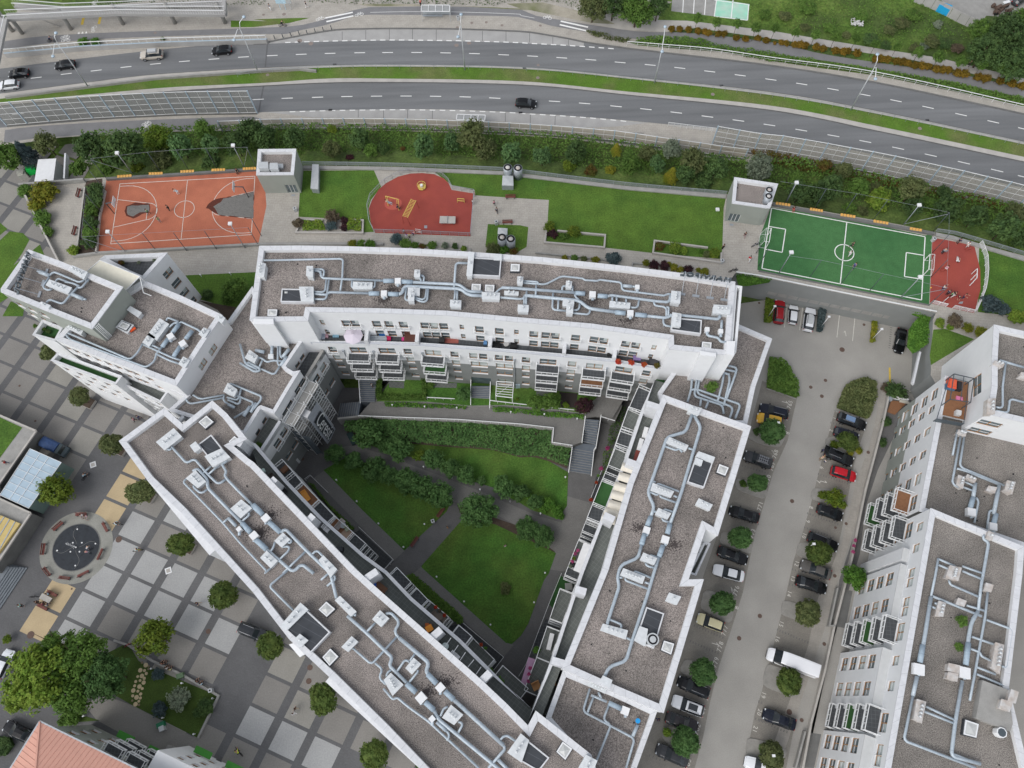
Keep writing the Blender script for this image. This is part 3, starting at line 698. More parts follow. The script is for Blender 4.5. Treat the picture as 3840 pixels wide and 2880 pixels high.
def rlg(rt,p,n,z,w,d,h,panel=False,name='railing'):
 return put(name,rail_mesh(w,d,h,panel),rt,rel(rt,p,z),math.atan2(n.y,n.x)-math.pi/2)
BM_={}
def bcy(rt,p,n,z,w=3.3,d=1.55,floor='tdk',panel=False):
 key=(round(w,1),round(d,1),floor)
 if key not in BM_:
  m=MB();m.box((0,d/2,-.2),(w,d,.2),0,0);m.flat([(-w/2+.1,.02),(w/2-.1,.02),(w/2-.1,d-.1),(-w/2+.1,d-.1)],.004,1)
  me=bpy.data.meshes.new('balcony');me.from_pydata(m.v,[],m.f);me.materials.append(M['sill']);me.materials.append(M[floor]);me.polygons.foreach_set('material_index',m.m);BM_[key]=me
 o=put('balcony',BM_[key],rt,rel(rt,p,z),math.atan2(n.y,n.x)-math.pi/2)
 a=bpy.data.objects.new('railing',rail_mesh(w-.1,d-.05,1.0,panel));COL.objects.link(a);a.parent=o
 return o
def roof(rt,P,ztop,dk,w=.72,m='gravel',joint=1.45,h=.16):
 P=ccw(P);I=offset(P,w);O=offset(P,-.05);n=len(P)
 mb=MB();mb.flat(I,dk,0);mb.bd('roof',[m],rt);rn=random.Random(int(dk*9+n));xs=[p.x for p in I];ys=[p.y for p in I]
 for _ in rg(min(20,int(abs(area2(I))/45))):
  q=(rn.uniform(min(xs),max(xs)),rn.uniform(min(ys),max(ys)))
  if'gravel'in m and inside(q,I):b_=MB();b_.box((q[0],q[1],dk),(rn.uniform(.12,.3),.18,.05),rn.uniform(0,3));b_.bd('roof_drain','trim',rt)
 c=MB();zt=ztop;zb=ztop-h
 for k in rg(n):
  k2=(k+1)%n;o0,o1,i0,i1=O[k],O[k2],I[k],I[k2]
  c.face([(o0.x,o0.y,zt),(o1.x,o1.y,zt),(i1.x,i1.y,zt-.03),(i0.x,i0.y,zt-.03)],0)
  c.face([(o0.x,o0.y,zb),(o1.x,o1.y,zb),(o1.x,o1.y,zt),(o0.x,o0.y,zt)],0)
  c.face([(i1.x,i1.y,zt-.03),(i1.x,i1.y,dk),(i0.x,i0.y,dk),(i0.x,i0.y,zt-.03)],2)
  p0,p1=P[k],P[k2];c.face([(p1.x,p1.y,zb),(p0.x,p0.y,zb),(o0.x,o0.y,zb),(o1.x,o1.y,zb)],0)
  L=(o1-o0).length;m_=int(L/joint)
  for j in rg(1,m_):
   t=j/m_;a=o0+(o1-o0)*t;b=i0+(i1-i0)*t;d=(o1-o0).normalized()*.02
   c.face([(a.x-d.x,a.y-d.y,zt+.004),(a.x+d.x,a.y+d.y,zt+.004),(b.x+d.x,b.y+d.y,zt-.026),(b.x-d.x,b.y-d.y,zt-.026)],1)
  d=Vc((-(i0-o0).y,(i0-o0).x)).normalized()*.02
  c.face([(o0.x-d.x,o0.y-d.y,zt+.004),(i0.x-d.x,i0.y-d.y,zt-.026),(i0.x+d.x,i0.y+d.y,zt-.026),(o0.x+d.x,o0.y+d.y,zt+.004)],1)
 c.bd('parapet',['coping','coping_joint','white'],rt)
def qd(s,z):return[p.xy for p in G(s,z)]
def vent(rt,s,dk,h=.9,m='box',stacks=2,name='vent_housing'):
 Q=ccw(qd(s,dk+h));mb=MB();mb.pzm(Q,dk-.02,dk+h-.08,0);mb.pzm(offset(Q,-.06),dk+h-.08,dk+h,0)
 o=mb.bd(name,m,rt);c=sum(Q,Vc((0,0)))/len(Q);ax=max(((Q[(i+1)%len(Q)]-Q[i])for i in rg(len(Q))),key=lambda v:v.length)
 if stacks:
  for k in rg(stacks):
   t=MB();p=c+ax*((k+.5)/stacks-.5)*.7;t.cyl(p,.09,dk+h,dk+h+.55,8);t.cyl(p,.16,dk+h+.5,dk+h+.62,8);t.bd('vent_pipe','box',o,True)
def vents(rt,dk,rows,m='box'):
 for r in rows:
  if isinstance(r,str):vent(rt,r,dk,m=m)
  else:vent(rt,r[0],dk,r[1],m,r[2]if len(r)>2 else 2)
def skl(rt,s,dk,h=.55):
 Q=ccw(qd(s,dk+h));mb=MB();mb.pzm(offset(Q,-.08),dk-.02,dk+h-.12,0);o=mb.bd('skylight',['membrane'],rt)
 f=MB();I=offset(Q,.16)
 for k in rg(len(Q)):
  k2=(k+1)%len(Q);f.pzm([Q[k],Q[k2],I[k2],I[k]],dk+h-.12,dk+h)
 f.bd('frame','sill',o);g=MB();c=sum(Q,Vc((0,0)))/len(Q)
 for k in rg(len(Q)):
  k2=(k+1)%len(Q);g.face([(I[k].x,I[k].y,dk+h-.06),(I[k2].x,I[k2].y,dk+h-.06),(c.x,c.y,dk+h+.12)])
 g.bd('dome','skyglass',o)
def hatch(rt,s,dk,h=1.0,m='membrane'):
 Q=ccw(qd(s,dk+h));mb=MB();n=len(Q);I=offset(Q,.16)
 mb.flat(I,dk+h-.12,1)
 for k in rg(n):
  k2=(k+1)%n;mb.face([(Q[k].x,Q[k].y,dk-.02),(Q[k2].x,Q[k2].y,dk-.02),(Q[k2].x,Q[k2].y,dk+h),(Q[k].x,Q[k].y,dk+h)],0)
  mb.face([(Q[k].x,Q[k].y,dk+h),(Q[k2].x,Q[k2].y,dk+h),(I[k2].x,I[k2].y,dk+h),(I[k].x,I[k].y,dk+h)],0)
  mb.face([(I[k2].x,I[k2].y,dk+h),(I[k2].x,I[k2].y,dk+h-.12),(I[k].x,I[k].y,dk+h-.12),(I[k].x,I[k].y,dk+h)],0)
 mb.bd('roof_hatch',['coping',m],rt)
def round_path(P,r=.35):
 if len(P)<3:return P
 out=[P[0]]
 for a,b,c in zip(P,P[1:],P[2:]):
  d1=(a-b);d2=(c-b);k=min(r,d1.length*.45,d2.length*.45);d1.normalize();d2.normalize()
  out+=[b+d1*k,b+d1*k*.35+d2*k*.35,b+d2*k]
 out.append(P[-1]);return out
def ducts(rt,dk,rows,h=.5):
 for row in rows:
  r,s=row.split('|')if'|'in row else('.13',row);r=float(r)*1.12;z=dk+h+r*.3;P=[Vc((p.x,p.y,z))for p in G(s,z)]
  thick=r>=.28
  mb=MB();mb.tube(round_path(P,.3+r*.6),r,9 if r<.2 else 12)
  L=sum((b-a).length for a,b in zip(P,P[1:]))
  # flanges and saddle feet
  if L>1.5:
   for p,t in rsp(P,2.4,1.2):
    mb.cyl((p.x,p.y),.035,dk-.02,z-r*.5,6);
    if r>=.17:q=t*.03;mb.tube([p-q,p+q],r*1.12,10)
  o=mb.bd('duct','duct2'if thick else'duct',rt,True)
def fans(rt,dk,rows):
 for s,ang,sz in rows:
  z=dk+1.05;p=G1(s,z);mb=MB();mb.box((p.x,p.y,dk+.25),(sz,sz,.8),ang,0);mb.tube([(p.x,p.y,dk+.7),(p.x-math.sin(-ang)*0+.0,p.y-.75,dk+.55)],.2,10,1)
  mb.bd('fan_unit',['sill','duct'],rt)
def shell(rt,P,z0,z1,split=None,mats=('white','grr'),name='wall'):
 Q=ccw(P);f=Fc(Q+[Q[0]],z0,z1,split);return f
def stain(rt,dk,rows):
 for s,r in rows:
  c=G1(s,dk+.01);rnd=random.Random(len(s)*7+int(c.x*9)%999)
  mb=MB()
  for k in rg(260):
   a=rnd.uniform(0,6.28);d=abs(rnd.gauss(0,r*.5));p=(c.x+math.cos(a)*d*1.5,c.y+math.sin(a)*d*.9);q=rnd.uniform(.05,.13)
   mb.box((p[0],p[1],dk+.004+k*1e-5),(q,q*1.3,.012),rnd.uniform(0,3))
  mb.bd('soot_stain',mat('sooty_gravel',(.07,.06,.058),.95,.3,6),rt)
def text(rt,s,p,ang,size,zb,name='lettering',m='sdk',up=True,depth=.12,parent_off=None):
 cu=bpy.data.curves.new(name,'FONT');cu.body=s;cu.size=size;cu.extrude=depth;cu.align_x='CENTER';cu.space_character=1.12;cu.resolution_u=2
 o=bpy.data.objects.new(name,cu);me=o.to_mesh();me=me.copy();o.to_mesh_clear();bpy.data.objects.remove(o);bpy.data.curves.remove(cu)
 if up:me.transform(Matrix.Rotation(math.pi/2,4,'X'))
 me.transform(Matrix.Rotation(ang,4,'Z'));me.transform(Matrix.Translation((p[0],p[1],zb)))
 if rt is not None:me.transform(Matrix.Translation(-Vc(rt.location)))
 me.materials.clear();me.materials.append(M[m]);me.name=name
 oo=bpy.data.objects.new(name,me);COL.objects.link(oo)
 if rt is not None:oo.parent=rt
 return oo
def terrace_floor(rt,P,z,m='tdk',name='terrace_floor'):mb=MB();mb.flat(P,z);return mb.bd(name,m,rt)
# NORTH BLOCK
ZN=24.2;DN=23.5
nb_poly=qd('a2 2152 492 b2 400 490 800 497 1300 513 1790 542 c2 300 587 985 660 1480 722 1895 790 1845 1395 1347 1345 1345 1262 700 1172 0 1112 b2 1600 1065 1050 1045 465 1035 450 1112 a2 2095 1115 2072 1105',ZN)
c0=sum(nb_poly,Vc((0,0)))/len(nb_poly)
NB=thing('apartment_block','long curved white apartment block with gravel roof and rooftop sign, north of the courtyard','apartment block',(c0.x,c0.y,3))
roof(NB,nb_poly,ZN,DN)
Q=ccw(nb_poly);fN=Fc(Q+[Q[0]],3,ZN-.16)
mbw=MB()
# upper storeys (set back behind the long terrace)
up=[]
rowA='y1 183 340 515 347 637 350 942 358 1070 363 1317 373 1620 387 1747 395 1917 405 2137 420 y2 265 190 473 205 653 222 835 237 962 248 1058 256 1274 280 1468 300 1567 311 1802 340 1905 352 2097 380'
narrow={0,9,12,21}
ZA=21.55
for k,px in en(pts(rowA)):
 i,u,z=fN.locate(px)
 if k in narrow:
  wn(NB,fN,i,u,ZA,.65,1.7);wn(NB,fN,i,u,ZA-FL,.65,1.7)
 else:
  wn(NB,fN,i,u,ZA,1.25,2.25,1,pale=1 if k in(12,)else None,rail=True);wn(NB,fN,i,u,ZA-FL,1.25,2.1,1,pale=0)
fN.bd(mbw)
# lower storeys: body in front of the recess, roofed by the terrace
ZTn=16.4
outer=qd('y1 165 678 830 693 1530 714 y2 380 452 1120 514 1640 565 2150 642',17.2)
rec=qd('b2 465 1035 1050 1045 1600 1065 c2 0 1112 700 1172 1345 1262',ZN)
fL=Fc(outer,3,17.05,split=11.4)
rowC='y1 337 737 693 742 1097 755 1386 767 1737 782 2034 800 y2 202 473 305 482 471 495 574 503 753 520 984 537 1235 567 1470 590 1775 630 2009 668'
WIDE={1,2,4,11,13,14}
ZC=15.7
for k,px in en(pts(rowC)):
 i,u,z=fL.locate(px)
 if k in WIDE:
  for lv in rg(4):
   r=wn(NB,fL,i,u,ZC-FL*lv,2.5,2.25,2,pale=0 if lv else None)
   if r and lv<3:bcy(NB,r[0],r[1],ZC-FL*lv-2.3,3.5,1.7,'turf'if(k,lv)in((4,1),)else'decking'if(k,lv)==(13,1)else'tdk')
 else:
  for lv in rg(4):
   if k in(6,7)and lv in(1,2,3):continue
   if k in(8,9)and lv in(1,2,3):continue
   if lv==0:wn(NB,fL,i,u,ZC,1.2,2.2,1,rail=True)
   elif lv==1:wn(NB,fL,i,u,ZC-FL,1.2,2.1,1,pale=1)
   else:wn(NB,fL,i,u,ZC-FL*lv,1.2,1.45,1)
for a,b in((6,7),(8,9)):
 pa,pb=pts(rowC)[a],pts(rowC)[b];i,u,z=fL.locate(((pa[0]+pb[0])/2,(pa[1]+pb[1])/2))
 wn(NB,fL,i,u,ZC-FL,2.6,2.0,2,pale=1);wn(NB,fL,i,u,ZC-2*FL,2.5,1.5,2)
 if a==8:wn(NB,fL,i,u,ZC-3*FL,2.2,2.3,2)
 # entrance porch opening
i,u,z=fL.locate(pts('y2 285 727')[0]);r=fL.open(i,u,6.2,3.2,3.1)
if r:
 p,n,ang,zb=r;mb=MB();d=Vc((n.y,-n.x));q=p-n*.2;mb.face([(q.x-d.x*1.6,q.y-d.y*1.6,zb),(q.x+d.x*1.6,q.y+d.y*1.6,zb),(q.x+d.x*1.6,q.y+d.y*1.6,zb+3.1),(q.x-d.x*1.6,q.y-d.y*1.6,zb+3.1)])
 mb.bd('entrance_door','glass',NB)
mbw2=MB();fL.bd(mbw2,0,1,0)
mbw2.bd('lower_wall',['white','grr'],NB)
mbw.bd('wall',['white','grr'],NB)
tf=outer+rec[::-1];mb=MB();mb.flat(tf,ZTn);mb.bd('terrace_floor','tdk',NB)
# coping of the terrace parapet + white rail
cb=MB();I=offset(outer,.45);O=offset(outer,-.04)
for k in rg(len(outer)-1):
 cb.pzm([O[k],O[k+1],I[k+1],I[k]],17.05,17.2,0)
 cb.face([(I[k+1].x,I[k+1].y,17.05),(I[k+1].x,I[k+1].y,ZTn),(I[k].x,I[k].y,ZTn),(I[k].x,I[k].y,17.05)],0)
cb.bd('terrace_parapet',mat('grey_coping',(.50,.52,.56),.5,.05,1),NB)
rb=MB();Ir=offset(outer,.2)
for a,b in zip(Ir,Ir[1:]):rb.beam((a.x,a.y,17.55),(b.x,b.y,17.55),.06)
for p,t in rsp(Ir,1.5):rb.beam((p.x,p.y,17.2),(p.x,p.y,17.55),.04)
rb.bd('terrace_rail','rail',NB)
for s in('y1 810 500 832 690','y1 1505 530 1530 705','y2 372 305 378 432','y2 1140 372 1145 505','y2 1665 435 1662 555'):
 q=pts(s);a=U(q[1],17.4).xy;k=min(rg(len(rec)-1),key=lambda k:abs(((rec[k]+rec[k+1])/2-a).length));n=(rec[k+1]-rec[k]).normalized();n=Vc((-n.y,n.x))
 L=(a-rec[k]).dot(n);mb=MB();mb.wall(a,a-n*(L+.02),.55,ZTn-.01,18.3);mb.bd('terrace_divider','coping',NB)
 # south-west and south-east shafts, side fin
for s in('b2 0 1085 165 1085 170 1130 5 1130','c2 1605 1350 1735 1370 1735 1402 1605 1385','c2 1825 1270 1895 1270 1885 1390 1815 1375'):
 Q=qd(s,ZN+.35);mb=MB();mb.pzm([q+Vc((0,-.2))for q in Q],14,ZN+.35);mb.bd('service_shaft','white',NB)
for s in('b2 35 625 100 640 85 745 25 735',):vent(NB,s,DN,1.3,stacks=3)
mb=MB();Q=qd('c2 1893 815 1955 825 1905 1372 1850 1365',ZN-.5);Q=[q for q in Q]
n=len(Q);Qc=ccw(Q);I=offset(Qc,.35)
for k in rg(n):
 k2=(k+1)%n;mb.pzm([Qc[k],Qc[k2],I[k2],I[k]],7,ZN-.5)
mb.bd('lightwell_wall','white',NB)
vents(NB,DN,[('b2 444 660 492 660 490 745 440 735',1.3,1),('b2 382 832 495 832 497 948 398 948',1.0,3),('b2 830 790 985 795 983 845 826 845',.9,3),('b2 1340 690 1380 692 1378 745 1335 745',1.3,1),('b2 1285 838 1378 842 1376 900 1282 900',.8,1),('b2 1290 880 1335 885 1330 945 1282 945',1.2,1),('b2 1898 875 2043 882 2040 935 1898 930',.9,3),('b2 1636 940 1722 945 1720 995 1633 990',1.1,2),('b2 2085 865 2198 872 2196 900 2083 895',.6,2),('b2 1998 558 2058 562 2056 608 1995 605',1.0,0),('c2 92 746 135 750 130 805 88 800',1.3,2),('c2 96 980 180 985 178 1035 93 1030',1.1,1),('c2 497 783 540 787 535 838 490 833',1.3,2),('c2 470 937 558 943 555 990 465 985',.8,1),('c2 500 985 550 990 548 1050 495 1045',1.2,1),('c2 858 950 1023 965 1020 1008 853 995',.9,3),('c2 1370 865 1442 872 1436 965 1362 955',1.2,3),('c2 1378 1045 1447 1055 1440 1160 1368 1150',1.3,2),('c2 1720 980 1860 990 1850 1055 1712 1045',1.1,3)])
for s in('b2 240 852 308 855 304 902 236 900','b2 120 1017 198 1018 192 1072 116 1070','b2 1865 660 1925 662 1922 712 1862 710','b2 1812 805 1888 808 1884 865 1808 862','b2 1924 812 2000 815 1996 872 1920 868','b2 2136 640 2210 643 2206 700 2133 698','c2 1622 1285 1700 1292 1696 1345 1618 1335'):skl(NB,s,DN)
hatch(NB,'b2 235 845 497 850 495 958 225 955',DN,.7);hatch(NB,'b2 1820 585 2058 600 2045 745 1770 730',DN,.9);hatch(NB,'c2 1380 1085 1620 1105 1612 1222 1362 1188',DN,.8)
vent(NB,'b2 1790 540 1830 545 1812 740 1770 735',DN,1.2,stacks=1)
ducts(NB,DN,['b2 88 612 745 598 738 752 722 862','b2 500 685 590 685 582 745','.16|b2 497 697 560 700 562 757 620 762 1080 780','.30|b2 1080 782 1165 782','.30|b2 1230 787 1320 792','.2|b2 1320 793 1710 812 1780 870 1900 875','b2 500 872 595 875 605 775','.16|b2 500 890 610 897 628 875 960 885','.30|b2 960 886 1045 886','.30|b2 1118 890 1205 893','.22|b2 1205 893 1237 880 1250 825 1720 848 1785 900 1900 905','b2 500 932 605 935 627 775','b2 820 775 815 830 832 840','b2 1010 785 1005 835 985 835','b2 1380 735 1418 740 1412 790','b2 1380 748 1394 788','b2 1270 840 1258 935 1283 945','b2 1335 925 1385 955 1440 955 1452 830','b2 1335 912 1380 935 1425 935 1440 830','.15|b2 1665 840 1680 632 1780 635','b2 1675 862 1668 940','b2 1692 866 1690 940','.15|b2 2040 918 2212 932 c2 140 930 150 900','.13|b2 2010 880 2060 835 2212 848','.2|b2 2060 838 c2 60 842 570 880','.30|c2 570 882 650 888','.30|c2 755 905 835 910','.18|c2 835 912 860 900 1240 950 1350 960 1358 895','.22|c2 150 902 600 945 680 1010 900 1040','.30|c2 900 1042 985 1050','.30|c2 1065 1060 1160 1070','.19|c2 1160 1072 1330 1090 1370 1060 1760 1100 1770 1070','c2 135 798 320 812 455 742 635 762 645 775 755 782 770 772 955 795 955 860 1310 905 1330 890 1370 892','.22|c2 965 822 1040 828','c2 1040 828 1072 830','c2 135 782 260 790 262 812','c2 245 820 240 900','c2 165 870 160 980','c2 145 905 145 980','c2 385 885 378 1020 490 1030','c2 430 935 425 1020','c2 550 1025 600 1025 605 970','c2 550 1048 685 1062 692 1020','c2 460 865 462 825 490 825','c2 545 870 545 825','c2 565 890 568 912 600 940','c2 878 910 875 955','c2 912 915 912 950','c2 990 930 990 960','c2 1025 1000 1085 1008 1098 940','c2 1222 955 1225 985 1325 1000 1325 1080','c2 1300 1090 1300 1150 1365 1160','c2 1340 1085 1345 1000 1325 1000','.16|c2 1660 1205 1665 1235 1760 1255 1770 1285 1815 1290','.16|c2 1785 1110 1780 1180'])
fans(NB,DN,[('b2 1197 778',0,.85),('b2 1082 882',0,.85),('c2 713 890',-.1,.9),('c2 1027 1045',-.1,.85),('c2 1085 828',-.1,.6),('c2 1665 1180',-.1,.6),('c2 1778 1195',-.1,.6)])
stain(NB,DN,[('b2 1150 850',1.2),('b2 1082 945',1.1),('c2 715 950',1.1),('c2 1010 1108',1.3)])
# downpipes on the court side
for s in('y1 470 715 565 960','y1 885 720 960 900','y1 1550 748 1590 880','y2 632 492 636 770','y2 1610 597 1580 740'):
 q=pts(s);i,u,z=fL.locate(q[0]);a,d,L,n=fL.seg(i);p=a+d*u+n*.12;mb=MB();mb.cyl(p,.07,3.3,14.6,8);mb.box((p.x,p.y,14.5),(.28,.28,.3),0);mb.bd('downpipe','steel',NB)
 # sign on the north parapet: free-standing letters facing the road
def rooftop_sign(s,zb,size,lbl,side):
 a,b=G(s,zb+size*.4);d=(b-a).xy;ang=math.atan2(d.y,d.x);c=(a+b)/2
 rt=thing('rooftop_sign',lbl,'sign',(c.x,c.y,zb))
 t=text(rt,'MARVIPOL',(c.x,c.y),ang,size,zb+.05,'lettering','sdk',depth=.14)
 w=max(v.co.x*math.cos(ang)+v.co.y*math.sin(ang)for v in t.data.vertices)*2;k=d.length/max(.1,w)
 loc=Matrix.Rotation(ang,4,'Z')@Matrix.Diagonal((k,1,1,1))@Matrix.Rotation(-ang,4,'Z');t.data.transform(loc)
 n=Vc((d.y,-d.x)).normalized();e=d.normalized();mb=MB();L=d.length
 for q in(-.42,-.14,.14,.42):
  p=c.xy+e*L*q;mb.beam((p.x,p.y,zb+size*.75),(p.x-n.x*2.6,p.y-n.y*2.6,side),.07);mb.beam((p.x,p.y,zb),(p.x,p.y,zb+size*.8),.06)
  mb.box((p.x-n.x*2.6,p.y-n.y*2.6,side-.02),(1.0,.35,.18),ang,0)
 for z in(zb+.1,zb+size*.6):mb.beam((c.x-e.x*L*.5,c.y-e.y*L*.5,z),(c.x+e.x*L*.5,c.y+e.y*L*.5,z),.06)
 mb.bd('support_frame','steel',rt)
rooftop_sign('c2 1865 775 1445 718',ZN+.05,1.5,'black rooftop letters on the north parapet of the long curved block, seen from behind',DN)
# NORTH-WEST BLOCK
ZM=21.3;DM=20.6;ZHI=24.9;DH=24.2
hi=qd('a2 8 845 235 522 500 620 740 718 1018 832 762 1178 400 1035 8 872',ZHI)
mid=qd('a2 1185 775 1500 905 1842 1065 1655 1345 1462 1650 1100 1510 800 1400 458 1268 548 1165',ZM)
NWB=thing('apartment_block','stepped white apartment block with a raised grey-walled roof storey and a cream awning','apartment block',(-55,52,0))
roof(NWB,hi,ZHI,DH);
roof(NWB,ccw(mid),ZM,DM)
mbw=MB()
Q=ccw(hi);f=Fc(Q+[Q[0]],0,ZHI-.16)
for s in('a2 150 970 a2 185 990','a2 310 1060','a2 420 1110'):
 for px in pts(s):
  i,u,z=f.locate(px)
  for lv in rg(3):wn(NWB,f,i,u,23-FL*lv-.6,1.3,1.6)
f.bd(mbw,1,1,0)
Q=ccw(mid);f=Fc(Q+[Q[0]],0,ZM-.16)
for px in pts('a2 1752 1335 1668 1455'):
 i,u,z=f.locate(px)
 for lv in rg(1):wn(NWB,f,i,u,z,1.6,1.7,2,pale=1)
for k in rg(9):
 px=pts('a2 %d %d'%(560+k*95,1340+k*40))[0];i,u,z=f.locate(px)
 for lv in rg(4):wn(NWB,f,i,u,19.6-FL*lv,1.2,1.7)
f.bd(mbw,0,0,0)
# triangular roof terrace with planters
T=ccw(qd('a2 830 598 868 572 1385 548 1185 775 1060 720',ZM-.3))
f=Fc(T+[T[0]],ZT-.2,ZM-.45)
for px,w in zip(pts('a2 1378 695 1450 782 1522 865'),(1.7,1.7,1.5)):
 i,u,z=f.locate(px);
 for lv in rg(4):wn(NWB,f,i,u,z-FL*lv,w,1.7,2 if lv==0 else 1)
f.bd(mbw,0,0,0)
roof(NWB,T,ZM-.3,ZM-1.5,w=.6,m='tdk')
mbw.bd('wall',['white','ggn'],NWB)
# awning over the terrace
A=[U(p,z)for p,z in zip(pts('a2 830 610 1160 745 1045 858 712 712'),(23.1,23.1,22.3,22.3))]
mb=MB();mb.face(A);mb.face([a-Vc((0,0,.06))for a in A][::-1])
for a,b in((0,1),(1,2),(2,3),(3,0)):mb.beam(A[a],A[b],.12,m=1)
for a in A[:2]:mb.beam(a,(a.x,a.y,ZM-1.5),.1,m=1)
mb.bd('awning',[mat('cream_canvas',(.74,.71,.60),.8,.05,1),'rail'],NWB)
mb=MB()
Pq=[U(p,z)for p,z in zip(pts('a2 1160 745 1180 830 1190 880 1255 905'),(23,23,22,22))]
for a,b in zip(Pq,Pq[1:]):mb.beam(a,b,.1)
mb.bd('awning_frame','rail',NWB)
# balconies / bays stepping down on the square side
for s,zt,fl,fm in(('a2 270 1228 350 1105 520 1165 458 1280',18.2,17.1,'turf'),('a2 420 1440 480 1375 1010 1570 960 1640',16.3,15.2,'turf'),('a2 985 1625 1060 1545 1400 1690 1330 1790',14.2,13.1,'tgy'),('a3 1060 140 1100 90 1380 210 1340 280',11.0,10.0,'tdk')):
 Q=ccw(qd(s,zt));roof(NWB,Q,zt,fl,w=.3,m=fm);f=Fc(Q+[Q[0]],0,zt-.16);mb=MB()
 for k in rg(len(Q)):
  a,d,L,n=f.seg(k)
  if L>4:
   for j in rg(int(L/2.4)):
    for lv in rg(3):n.y<0 and wn(NWB,f,k,1.5+j*2.4,zt-1.6-FL*lv,1.1,1.5)
 f.bd(mb);mb.bd('bay','white',NWB)
la=[U(p,z)for p,z in zip(pts('a2 800 1150 915 1255'),(ZHI+.6,DM))];e=(la[1]-la[0]).xy.normalized();nn=Vc((-e.y,e.x))*.35
for sg in(1,-1):mb.beam((la[0].x+nn.x*sg,la[0].y+nn.y*sg,la[0].z),(la[1].x+nn.x*sg,la[1].y+nn.y*sg,la[1].z),.07)
for k in rg(13):
 p=la[0]+(la[1]-la[0])*(k+.5)/13;mb.beam((p.x-nn.x,p.y-nn.y,p.z),(p.x+nn.x,p.y+nn.y,p.z),.05)
mb.bd('roof_ladder','rail',NWB)
vents(NWB,DH,[('a2 382 815 410 772 592 838 562 885',.9,3),('a2 575 692 600 655 722 708 695 762',1.2,3),('a2 325 965 345 955 415 985 400 1010',1.1,1)])
vents(NWB,DM,[('a2 1225 1230 1325 1095 1398 1140 1300 1270',.9,4),('a2 1185 1290 1235 1215 1285 1250 1235 1325',.9,2),('a2 560 1170 575 1150 685 1195 670 1225',1.2,4),('a2 1650 1222 1690 1170 1735 1192 1700 1250',1.0,2),('a2 1482 1470 1520 1412 1572 1440 1535 1500',1.0,2),('a2 1055 1020 1080 992 1172 1045 1145 1080',.9,0),('a2 962 1165 1010 1108 1105 1148 1055 1215',.6,0),('a2 1785 1090 1830 1062 1865 1090 1840 1130',1.0,1)])
skl(NWB,'a2 978 1160 1015 1118 1078 1145 1045 1190',DM,.85)
ducts(NWB,DH,['.24|a2 330 708 410 738','a2 310 700 330 708','a2 410 738 440 708 470 715 660 795 700 775','a2 410 750 350 835 400 860 430 850','a2 460 790 480 760 560 790','a2 735 768 670 845 640 830','a2 645 835 590 890 520 975 410 935 385 962','.24|a2 600 893 690 932','a2 690 932 715 935','a2 540 790 600 800 660 825'])
ducts(NWB,DM,['a2 565 1215 1080 1435 1140 1380 1185 1300','a2 548 1228 575 1265 1215 1500 1290 1440 1290 1395 1345 1330','.28|a2 1345 1330 1395 1262','.28|a2 1430 1215 1485 1140','a2 1485 1140 1500 1120 1650 1190 1670 1215','.28|a2 1595 1195 1540 1265','.28|a2 1495 1325 1440 1410','a2 1190 1310 1420 1415 1500 1440','a2 1290 1385 1400 1440 1490 1470','a2 1380 1112 1390 1085 1480 1120','a2 1405 1165 1450 1125 1485 1135','a2 1250 1310 1330 1345'])
fans(NWB,DM,[('a2 1412 1238',.6,.9),('a2 1512 1298',.6,.9)])
rooftop_sign('a2 238 545 128 880',ZHI+.05,1.5,'black rooftop letters along the west parapet of the stepped block, seen from behind',DH)
# WEST LINK (low roof between the blocks)
ZL=17.3;DL=16.6
LWK=thing('apartment_block','low linking block with scaffolding on its courtyard front, beside the stepped block','apartment block',(-44,46,0))
inn=qd('y3 865 100 625 450 650 480 735 530 825 515 640 820 472 1108 285 1040 270 1050 60 1400',ZL)
back=qd('a3 1395 305 1530 188',ZL)+[Vc((-53,45)),Vc((-48,52.5))]+qd('a2 1895 1108 2092 830',ZL)+[Vc((-37.5,56))]
LP=ccw(inn+back)
roof(LWK,LP,ZL,DL,w=.5)
wm=MB();f=Fc(LP+[LP[0]],0,ZL-.16,split=None)
for px in pts('y3 850 310 785 415 325 1190 235 1350'):
 i,u,z=f.locate(px);wn(LWK,f,i,u,z,1.0,1.3)
for s in'y3 820 690','y3 690 935':
 px=pts(s)[0];i,u,z=f.locate(px);wn(LWK,f,i,u,z,2.6,1.9,2)
f.bd(wm,0,0,0)
# lower body with two terraces
P1=qd('y3 1160 240 915 640',14.6);P2=qd('y3 570 1222 290 1655',14.6)
SCF=qd('y3 825 515 472 1108',ZL)
body=[P1[0],P1[1],P2[0],P2[1]]
bx=P2[1]+(P2[1]-P2[0]).normalized()*1.5
lower=ccw(body+[bx]+[Vc((-46,40)),Vc((-36,53))])
f=Fc([*reversed([bx]+[P2[1],P2[0],P1[1],P1[0]])][::-1],0,14.4,split=10.2)
for s,r in(('y3 1130 440',1),('y3 1040 600',1),('y3 1255 655',1),('y3 1170 805',1),('y3 590 1335',1),('y3 495 1495',1),('y3 770 1515',1),('y3 745 1370',0),('y3 1310 870',0)):
 px=pts(s)[0];i,u,z=f.locate(px);wn(LWK,f,i,u,min(z,13.7),1.4,2.1,rail=True)
 if r:
  wn(LWK,f,i,u,min(z,13.7)-FL*2,1.4,1.6)
f.bd(wm,0,1,0)
